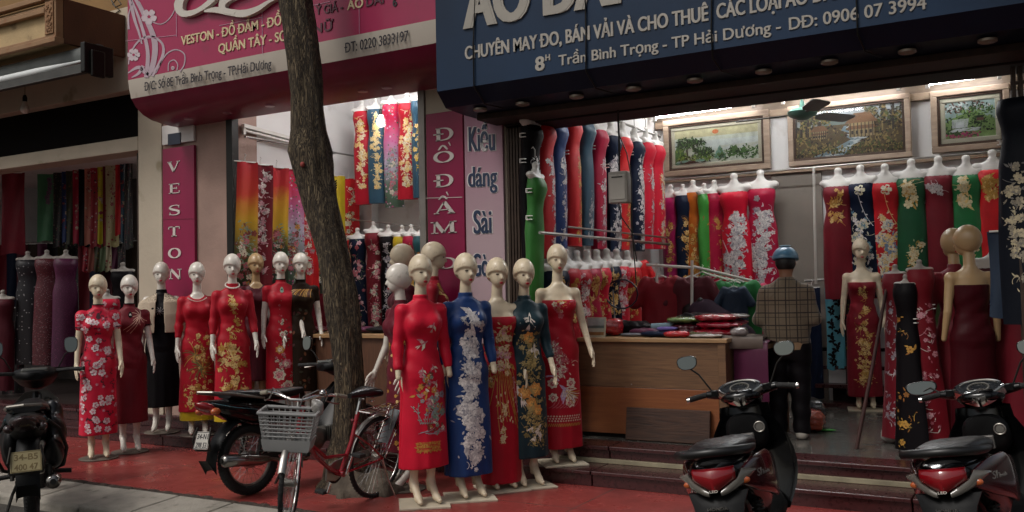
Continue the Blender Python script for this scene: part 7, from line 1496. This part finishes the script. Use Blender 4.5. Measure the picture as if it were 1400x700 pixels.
    for k in range(9): a = R(20+16*k); rg.append([(x, 1.22+.33*math.cos(a), .29+.33*math.sin(a)+dz) for x, dz in ((-.06,-.03),(-.045,0),(0,.01),(.045,0),(.06,-.03))])
    b.loft(rg, 0, False, False); b.build('front_fender', tailcol, t, 60)
    b = MB(); b.tube([(-.1,.42,.26),(-.16,.46,.13),(-.2,.4,.005)], .012, 8); b.build('side_stand', DKSTEEL, t)
    if lens:      # the worn workhorse also carries crash bars and a dark rain sheet
        for s in (-1, 1): b = MB(); b.tube([(s*.1,.35,.3),(s*.2,.3,.34),(s*.235,.05,.5),(s*.2,-.12,.66),(s*.13,-.2,.74)], .013, 8); b.build('crash_bar', DKSTEEL, t)
        def sheetf(x, y, z): return el(x, y, z, (.15,.2,.58), (.075,.28,.24))+.016*np.sin(26*y+9*z)*np.sin(17*z+4*y)
        b = MB(); b.np(*snet(sheetf, (.03,-.15,.28), (.28,.55,.88), .012)); b.build('rain_sheet', mat('black_plastic_sheet', '#131316', .3, var=.2), t, 180)
        def panf(x, y, z): return el(x, y, z, (-.12,.2,.56), (.08,.26,.2))+.01*np.sin(20*y)
        b = MB(); b.np(*snet(panf, (-.25,-.12,.3), (0,.5,.8), .014)); b.build('side_cover', MATTE, t, 180)
    return t
p = WZ(58, 722, -.06); d = Vector((p.x, p.y, 0))
underbone('dusty black motorbike seen from behind at bottom left with a yellowed number plate', (p.x-.3, p.y+.12, -.075), R(54), mat('worn_black_body', '#222120', .35, var=.3, vs=10, spec=.5), mat('dusty_grey_shield', '#57524d', .6, var=.12), (('34-B5','400 47'), CREAMP, mat('faded_plate_ink', '#6b5a38', .6)), -2, mat('smoky_lamp_lens', '#2b1a1a', .25, coat=.4)).scale = (1.08,)*3
p = WZ(340, 677, 0)
underbone('black and teal motorbike behind the bicycle, parked beside the tree with a white plate', (p.x, p.y+.02, 0), R(-8), GLOSS, GLOSS, (('34-N1','298 53'), WPLATE, INK), -4)
# scooters
def scooter(label, loc, rz, lean, steer, folded=False):
    t = thing('parked_scooter', label, 'scooter', loc, rz, 'black scooters parked in front of the right-hand shop'); t.rotation_euler = (0, R(lean), rz)
    wheel('rear_wheel', t, (0,0,.27), .27, .05, 5, DKSTEEL, .08)
    b = MB(); S(b, [(-.36,.05,.74,.03),(-.3,.12,.73,.06),(-.2,.165,.7,.1),(.0,.2,.64,.15),(.25,.195,.58,.18),(.42,.14,.5,.2),(.5,.12,.44,.16)]); rb_ = b.build('rear_body', GLOSS, t, 60)
    for s in (-1, 1):
        b = MB(); S(b, [(-.29,.012,.70,.04,s*.125),(-.16,.02,.69,.085,s*.17),(.05,.022,.66,.115,s*.21),(.25,.02,.61,.12,s*.205),(.38,.012,.55,.08,s*.165)], n=16); sp_ = b.build('side_panel', WINE, t, 60)
        if s > 0:
            o = lettering('side_lettering', 'Sh', (.186,-.17,.675), (.207,-.09,.671), .038, mat('chrome_lettering', '#a8a49e', .25, .6, var=0), sp_, .01, .003, .25, (0,0,1), (.966,-.259,0)); o2 = lettering('side_lettering', 'mode', (.2085,-.08,.67), (.2245,-.01,.667), .018, mat('chrome_lettering', '#a8a49e', .25, .6, var=0), sp_, .01, .003, .2, (0,0,1), (.98,-.2,0))
    b = MB(); S(b, [(-.24,.1,.83,.02),(-.18,.14,.835,.032),(.05,.16,.82,.04),(.22,.145,.79,.045),(.4,.12,.77,.05),(.5,.08,.75,.04),(.54,.03,.74,.02)]); b.build('seat', SEATM, t, 60)
    b = MB(); rg = [[(x*1.0, y, z+dz) for x, y, z in ((-.15,.12,.79),(-.175,-.12,.815),(-.165,-.3,.835),(-.09,-.375,.845),(.0,-.39,.847),(.09,-.375,.845),(.165,-.3,.835),(.175,-.12,.815),(.15,.12,.79))] for dz in (-.018,.018)]
    for i in range(1): b.tube([Vector(p_) for p_ in ((-.15,.12,.79),(-.175,-.12,.815),(-.165,-.3,.835),(-.09,-.375,.845),(.0,-.39,.847),(.09,-.375,.845),(.165,-.3,.835),(.175,-.12,.815),(.15,.12,.79))], [.012,.02,.024,.024,.022,.024,.024,.02,.012], 10, flat=1.0)
    b.build('grab_rail', mat('satin_dark_grip', '#141313', .4, 0, var=.12), t, 60)
    # tail lamp: red centre with clear winged corners
    def band(x0, x1, zt0, zb0, zt1, zb1, M_, nm, par, yo=0):
        bb = MB(); rg = []
        for k in range(9):
            s_ = k/8; x = x0+(x1-x0)*s_; y = -.385+1.35*abs(x)**1.7*1.6-yo; zt, zb = zt0+(zt1-zt0)*s_, zb0+(zb1-zb0)*s_; rg.append([(x, y+.02, zt), (x, y, zt-.012), (x, y-.006, (zt+zb)/2), (x, y+.002, zb+.01), (x, y+.03, zb), (x, y+.06, (zt+zb)/2)])
        bb.loft(rg); return bb.build(nm, M_, par, 60)
    tl = band(-.105, 0, .765, .70, .768, .645, REDL, 'tail_light', t); band(0, .105, .768, .645, .765, .70, REDL, 'lens_half', tl)
    for s in (-1, 1):
        w_ = band(s*.19, s*.04, .735, .715, .665, .63, CLEARL, 'turn_signal', t, .004) if False else None
        bb = MB(); rg = []
        for k in range(9):
            s_ = k/8; x = s*(.03+.165*s_); y = -.378+1.35*abs(x)**1.7*1.6; zt = .655+.075*s_; zt = max(.645+.02*s_, min(.758, .66+.6*(abs(x)-.03) if abs(x) < .13 else .745-.3*(abs(x)-.13))); zb = .625+.09*s_**1.5
            rg.append([(x, y+.02, zt), (x, y, zt-.008), (x, y-.004, (zt+zb)/2), (x, y+.004, zb+.006), (x, y+.03, zb), (x, y+.06, (zt+zb)/2)])
        bb.loft(rg); w_ = bb.build('turn_signal', CLEARL, t, 60)
        bb = MB(); bb.ell((s*.14,-.36+1.35*.14**1.7*1.6-.004,.685), (.028,.012,.017), 12); bb.build('amber_bulb', AMB, w_, 60)
    lettering('tail_lettering', 'LED', (-.02,-.396,.655), (.02,-.396,.655), .012, OFFW, tl, .01, .002)
    b = MB(); rg = [[(-w_,y,z),(-w_*.6,y-.02,z),(0,y-.028,z),(w_*.6,y-.02,z),(w_,y,z)] for w_, y, z in ((.15,-.29,.64),(.125,-.33,.58),(.11,-.36,.5),(.1,-.41,.42),(.09,-.45,.34))]; b.loft([r+[(x, y+.03, z) for x, y, z in reversed(r)] for r in rg]); rf_ = b.build('rear_fender', MATTE, t, 60)
    lettering('maker_lettering', 'HONDA', (-.05,-.37,.565), (.05,-.37,.565), .014, M_STEEL, rf_, .01, .014)
    b = MB(); b.box((-.055,-.463,.36),(.055,-.44,.41)); b.build('reflector', REDL, rf_, 0, .006)
    b = MB(); b.tube([(.16,.12,.3),(.18,.0,.31),(.19,-.25,.35),(.19,-.36,.365),(.19,-.37,.366)], [.05,.06,.062,.05,.03], 16, flat=.9); ex_ = b.build('exhaust', MATTE, t, 50)
    b = MB(); S(b, [(-.2,.012,.36,.03,.255),(.05,.014,.33,.045,.25),(.12,.01,.32,.03,.235)], n=12); b.build('heat_shield', ALU, ex_, 50)
    b = MB(); S(b, [(-.1,.07,.28,.06,-.12),(.05,.09,.28,.08,-.12),(.4,.08,.28,.07,-.1),(.5,.05,.28,.05,-.1)]); b.build('engine', DKSTEEL, t, 50)
    for s in (-1, 1): b = MB(); b.cyl((s*.13,-.03,.33),(s*.13,.02,.58),.018,n=10); [b.torus((s*.13,-.025+.004*k,.38+.02*k), .028, .006, 'Z', 14, 6) for k in range(9)]; b.build('shock_absorber', DKSTEEL, t)
    b = MB(); S(b, [(.42,.15,.33,.05),(.6,.17,.31,.045),(.85,.17,.32,.05),(.92,.12,.38,.06)]); b.build('floorboard', MATTE, t, 60)
    b = MB(); rg = []
    for k in range(10): s_ = k/9; z = .3+.62*s_; w = .18+.1*math.sin(PI*min(1, s_*1.1))-.03*s_; y = .9+.13*s_; rg.append([(x*w, y-.1*abs(x)**2.2+.02, z) for x in np.linspace(-1,1,13)]+[(x*w*.92, y+.09-.16*abs(x)**2.2, z) for x in np.linspace(1,-1,13)])
    b.loft(rg); b.build('leg_shield', GLOSS, t, 60)
    b = MB(); S(b, [(.86,.1,.78,.09),(.9,.13,.76,.12),(.98,.12,.74,.1)]); ip = b.build('inner_panel', MATTE, t, 60)
    b = MB(); b.box((-.04,.845,.68),(.045,.87,.76)); b.build('hook_plate', mat('grey_trim_plate', '#5d5a57', .35, .3), ip, 0, .008)
    b = MB(); b.lathe([(.0,0),(.022,0),(.026,.012),(.0,.014)], (.085,.85,.79), 'Y', 16); b.torus((.085,.852,.79), .03, .005, 'Y', 18, 6); b.build('key_switch', ALU, ip, 50)
    wheel('front_wheel', t, (0,1.3,.27), .27, .045, 5, DKSTEEL, .08)
    for s in (-1, 1): b = MB(); b.tube([(s*.07,1.08,.62),(s*.08,1.3,.27)], .022, 10); b.build('fork', DKSTEEL, t)
    b = MB(); rg = []
    for k in range(8): a = R(20+20*k); rg.append([(x, 1.3+.32*math.cos(a), .27+.32*math.sin(a)+dz) for x, dz in ((-.075,-.04),(-.06,0),(0,.012),(.06,0),(.075,-.04))])
    b.loft(rg, 0, False, False); b.build('front_fender', GLOSS, t, 60)
    h = thing_part('handlebar', t, (0,.98,.965)); h.scale = (.92, .95, .95); h.rotation_euler = (0,0,R(steer))
    b = MB(); S(b, [(-.17,.05,.02,.02),(-.14,.1,.02,.035),(-.05,.145,.02,.055),(.05,.13,.0,.07),(.13,.09,-.02,.06),(.17,.04,-.03,.03)]); b.build('handlebar_cover', GLOSS, h, 60)
    # instrument cluster: rounded heart, tilted to the rider
    M = Matrix.Translation((0,-.05,.075)) @ Matrix.Rotation(R(28), 4, 'X')
    hp = []
    for k in range(40):
        a = 2*PI*k/40; x = .145*math.sin(a)*(1-.16*max(0, -math.cos(a))); y = .085*math.cos(a)-.02; 
        if math.cos(a) < 0: y = -.02-.12*abs(math.cos(a))**1.25; x *= (1-.25*abs(math.cos(a)))
        hp.append((x, y))
    b = MB(); b.loft([[M @ Vector((x*s, y*s, z)) for x, y in hp] for s, z in ((1.06,-.05),(1.06,.0),(1.0,.014),(.93,.008))]); ds = b.build('dashboard', M_CHROME, h, 50)
    b = MB(); b.add([M @ Vector((x*.925, y*.925, .0095)) for x, y in hp], [tuple(range(40))]); b.build('dial_face', mat('dark_dial_face', '#23262a', .25, var=.1), ds, 0)
    b = MB(); b.tube([M @ Vector((.062*math.cos(2*PI*k/28), -.03+.05*math.sin(2*PI*k/28), .014)) for k in range(28)], .006, 6, 0, True); b.tube([M @ Vector((.115*math.sin(-1.2+2.4*k/16), -.02+.075*math.cos(-1.2+2.4*k/16), .013)) for k in range(17)], .005, 6)
    for k in range(11): a = -2+4*k/10; b.bar(M @ Vector((.045*math.sin(a), -.03+.036*math.cos(a), .012)), M @ Vector((.056*math.sin(a), -.03+.045*math.cos(a), .012)), .003, .002)
    b.build('gauge_ring', ALU, ds, 50)
    b = MB(); b.add([M @ Vector(p_) for p_ in ((-.05,-.075,.0125),(.05,-.075,.0125),(.035,-.098,.0125),(-.035,-.098,.0125))], [(0,1,2,3)]); b.build('fuel_display', mat('pale_display', '#a3a49a', .3, var=0), ds, 0)
    b = MB(); b.add([M @ Vector((x*.93, y*.93, .018)) for x, y in hp], [tuple(range(40))]); b.build('dash_glass', PGLASS2, ds, 0)
    for s in (-1, 1):
        b = MB(); b.tube([(s*.12,.0,.03),(s*.2,-.01,.045),(s*.24,-.02,.05)], [.03,.028,.022], 12); b.box((s*.17-.03,-.045,.03),(s*.17+.03,-.01,.075)); b.build('switch_block', GLOSS, h, 50, .004)
        b = MB(); b.tube([(s*.24,-.02,.05),(s*.3,-.045,.045),(s*.365,-.075,.035)], [.018,.0175,.0185], 12); g = b.build('grip', RUB, h, 60)
        b = MB(); b.lathe([(.0,0),(.018,0),(.018,.018),(.01,.022),(0,.022)], (s*.363,-.074,.035), 'X', 12); b.build('bar_end', M_CHROME, g, 40)
        b = MB(); b.tube([(s*.2,.03,.04),(s*.28,.02,.03),(s*.35,-.01,.02)], [.008,.007,.006], 8); b.build('brake_lever', ALU, g, 50)
        if folded and s < 0: mirror(h, (-.24,.02,.06), (-.35,.03,.075), .19, .085, 8)
        else: mirror(h, (s*.2,.0,.07), (s*.33,-.02,.25), .135, .092, s*-6)
    b = MB(); b.tube([(-.1,.25,.26),(-.18,.28,.1),(-.22,.2,.0)], .012, 8); b.build('side_stand', DKSTEEL, t)
    return t
PGLASS2 = mat('dash_cover_glass', (.02,.02,.02), .04, var=0, alpha=.15, spec=.9)
q = WZ(992, 652, .7)
scooter('black scooter with wine red side panels standing in front of the oak counter', (q.x+.0, q.y+.36, -.02), R(8), -9, 2)
q = WZ(1328, 656, .7)
scooter('black scooter with wine red side panels at the right edge, left mirror folded flat', (q.x+.02, q.y+.36, -.02), R(-6), -9, 6, True)
# ---------------------------------------------------------------- bicycle
BRED_ = mat('worn_red_bike_paint', '#8a0f1e', .25, var=.12, coat=.5); GREYP = mat('grey_plastic_basket', '#8b8a88', .5, var=.1)
rc_ = WZ(512, 680, 0); bk = thing('parked_bicycle', 'old red step-through bicycle with grey plastic basket parked against the tree', 'bicycle', rc_, R(180)); RW = .325
bk.rotation_euler = (0, R(-5), R(180-1))
wheel('rear_wheel', bk, (0,0,RW), RW, .018, 36, M_CHROME, .035)
b = MB(); 
def ft(pts, r=.014): b.tube(pts, r, 10)
BBp = (0,.43,.27)
ft([(0,.9,.78),(0,.86,.66),(0,.72,.45),(0,.56,.33),BBp], .016); ft([(0,.88,.72),(0,.78,.55),(0,.6,.42),(0,.36,.4)], .014); ft([BBp,(0,.32,.5),(0,.26,.72)], .016)
for s in (-1, 1): ft([(s*.02,.43,.27),(s*.055,.1,.31),(s*.06,0,RW)], .009); ft([(s*.015,.3,.55),(s*.05,.15,.45),(s*.06,0,RW)], .008)
b.cyl((0,.91,.64),(0,.87,.84),.021,n=14); b.cyl((-.04,.43,.27),(.04,.43,.27),.022,n=14); b.build('frame', BRED_, bk)
b = MB(); b.cyl((0,.27,.7),(0,.235,.83),.012,n=10); b.build('seat_post', M_CHROME, bk)
b = MB(); S(b, [(.08,.1,.86,.035),(.14,.105,.865,.042),(.22,.075,.865,.036),(.32,.035,.86,.026),(.37,.022,.855,.018)]); b.build('saddle', mat('black_saddle_vinyl', '#0f0f10', .3, var=.1), bk, 60)
b = MB(); [b.torus((s*.05,.16,.8), .02, .005, 'Z', 14, 6) for s in (-1, 1)]; b.bar((-.06,.16,.83),(.06,.16,.83),.02,.012); b.build('saddle_spring', M_CHROME, bk)
fk = thing_part('front_fork', bk, (0,.93,.62)); fk.rotation_euler = (0,0,R(33))
wheel('front_wheel', fk, (0,.13,RW-.62), RW, .018, 36, M_CHROME, .03)
b = MB()
for s in (-1, 1): b.tube([(s*.035,.0,.0),(s*.045,.04,-.12),(s*.05,.13,RW-.62)], [.012,.011,.008], 8)
b.bar((-.045,.0,.005),(.045,.0,.005),.03,.02); b.build('fork_blades', M_CHROME, fk)
b = MB(); rg = []
for k in range(11): a = R(25+15*k); rg.append([(x, .13+.352*math.cos(a), RW-.62+.352*math.sin(a)+dz) for x, dz in ((-.024,-.012),(-.012,0),(.012,0),(.024,-.012))])
b.loft(rg, 0, False, False); b.build('front_mudguard', M_STEEL, fk, 60)
b = MB(); b.cyl((0,-.02,.28),(0,-.035,.36),.012,n=10); b.tube([(-.3,-.22,.36),(-.22,-.12,.385),(-.12,.02,.39),(-.04,.05,.365),(.04,.05,.365),(.12,.02,.39),(.22,-.12,.385),(.3,-.22,.36)], .0115, 10); hb = b.build('handlebar', M_CHROME, fk); hb.location = (0,0,-.09)
for s in (-1, 1):
    b = MB(); b.tube([(s*.245,-.15,.38),(s*.31,-.24,.355)], .0165, 10); b.build('grip', mat('yellowed_grip', '#8d8676', .6), hb)
    b = MB(); b.tube([(s*.2,-.08,.39),(s*.2,.0,.36),(s*.25,-.1,.325),(s*.27,-.17,.315)], .0055, 6); b.build('brake_lever', ALU, hb)
    b = MB(); b.tube([(s*.2,-.06,.39),(s*.16,.1,.45),(s*.06,.12,.4),(0,.1,.2),(s*.02,.06,.02)], .004, 6); b.build('brake_cable', mat('grey_cable', '#6f6c6a', .5, var=0), hb)
b = MB(); b.lathe([(.0,.03),(.012,.028),(.025,.014),(.028,.0),(0,.0)], (-.17,-.05,.405), n=16); b.build('bell', M_CHROME, hb, 60)
# basket: slatted sides
bs0 = thing_part('basket', fk, (0,.24,-.03)); b = MB()
T_, B_, Hh = (.19,.13), (.145,.095), .26
def rectp(hx, hy, z, n=9):
    P = []
    for (x0, y0), (x1, y1) in (((-hx,-hy),(hx,-hy)),((hx,-hy),(hx,hy)),((hx,hy),(-hx,hy)),((-hx,hy),(-hx,-hy))):
        for k in range(n): P.append(Vector((x0+(x1-x0)*k/n, y0+(y1-y0)*k/n, z)))
    return P
for z in (.0,.1,.128,.155,.18,.205,.228): f_ = z/Hh; b.tube(rectp(B_[0]+(T_[0]-B_[0])*f_, B_[1]+(T_[1]-B_[1])*f_, z), .0055, 6, 0, True)
lo_, hi_ = rectp(*B_, 0, 9), rectp(*T_, Hh, 9)
for p_, q_ in zip(lo_, hi_): b.bar(p_, q_, .007, .004)
for k in range(-5, 6): b.bar((B_[0]*k/5.5,-B_[1],0),(B_[0]*k/5.5,B_[1],0),.007,.004)
b.build('slats', GREYP, bs0, 0)
b = MB(); b.tube(rectp(T_[0]+.004, T_[1]+.004, Hh), .012, 8, 0, True); b.build('rim', GREYP, bs0)
b = MB(); rr_ = rectp(B_[0]+.018, B_[1]+.014, .04); b.loft([[Vector((p_.x*s_, p_.y*s_, z)) for p_ in rr_] for s_, z in ((.93,.0),(1.0,.045),(1.03,.08))], cap=False); b.build('lower_panel', GREYP, bs0, 30)
def bagf(x, y, z): return el(x, y, z, (0,0,0), (.05,.045,.06))+.008*np.sin(60*x+20*z)*np.sin(50*y+30*z)
bg = MB(); bg.np(*snet(bagf, (-.08,-.08,-.09), (.08,.08,.09), .006)); o = bg.build('plastic_bag', plast('clear_white', '#8f8b86'), None, 180); o.location = WY(434, 556, rc_.y-1.0); tag(o, 'crumpled clear plastic bag sticking out of the bicycle basket', 'bag')
b = MB(); rg = []
for k in range(15): a = R(15+14*k); rg.append([(x, .352*math.cos(a), RW+.352*math.sin(a)-(.012 if abs(x) > .02 else 0)) for x in (-.026,-.013,.013,.026)])
b.loft(rg, 0, False, False); b.build('rear_mudguard', M_STEEL, bk, 60)
b = MB()
for s in (-1, 1):
    b.tube([(s*.075,.2,.7),(s*.08,.0,.71),(s*.075,-.22,.725),(s*.03,-.3,.73)], .006, 8); b.tube([(s*.07,-.02,RW),(s*.08,-.08,.71)], .005, 6); b.tube([(s*.07,-.02,RW),(s*.08,-.25,.72)], .004, 6)
for x in (-.035, 0, .035): b.tube([(x,.2,.7),(x,-.28,.73)], .005, 6)
for y in (.18, -.02, -.24): b.tube([(-.08,y,.706),(.08,y,.706)], .005, 6)
b.build('luggage_rack', M_CHROME, bk)
b = MB(); b.loft([[(x, y, z) for x in (.045,.06)]+[(x, y-.0, z-h) for x in (.06,.045)] for y, z, h in ((.53,.33,.11),(.43,.36,.16),(.2,.385,.1),(.03,.39,.06))]); b.build('chain_guard', M_STEEL, bk, 0, .006)
b = MB(); [b.bar((.07,.16-.0*k,.42+.035*k),(.07,-.1,.39+.055*k),.004,.004) for k in range(6)]; [b.bar((-.07,.16,.42+.035*k),(-.07,-.1,.39+.055*k),.004,.004) for k in range(6)]; b.build('skirt_guard', M_CHROME, bk)
b = MB(); b.bar((-.055,.0,.45),(-.055,-.14,.7),.1,.003); b.build('rack_flap', mat('grey_plastic_sheet', '#5f6264', .5, var=.15), bk, 0)
for s, a in ((1, -70), (-1, 110)):
    c = Vector((s*.06,.43,.27)); e_ = c+Vector((s*.01, .16*math.cos(R(a)), .16*math.sin(R(a)))); b = MB(); b.bar(c, e_, .014, .02); cr_ = b.build('crank', M_CHROME, bk, 0, .003)
    b = MB(); b.box((e_.x+s*.01-(.0 if s > 0 else .09), e_.y-.035, e_.z-.014), (e_.x+s*.01+(.09 if s > 0 else 0), e_.y+.035, e_.z+.014)); b.build('pedal', RUB, cr_, 0, .006)
b = MB(); b.lathe([(.0,-.003),(.085,-.003),(.085,.003),(0,.003)], (.05,.43,.27), 'X', 30); b.build('chainring', DKSTEEL, bk, 40)
b = MB(); b.tube([(-.06,.0,RW),(-.09,-.05,.15),(-.14,-.1,.005)], .008, 8); b.build('kickstand', M_CHROME, bk)
b = MB(); b.tube([(.03+.012*math.cos(k*1.1), .22-.022*k, .62-.017*k+.02*math.sin(k*1.1)) for k in range(18)], .007, 6); b.tube([(.02,.3,.66),(.04,.27,.63),(.04,.22,.62)], .012, 8); b.build('lock_cable', mat('red_lock_cable', '#5c0d16', .4, var=.1), bk)
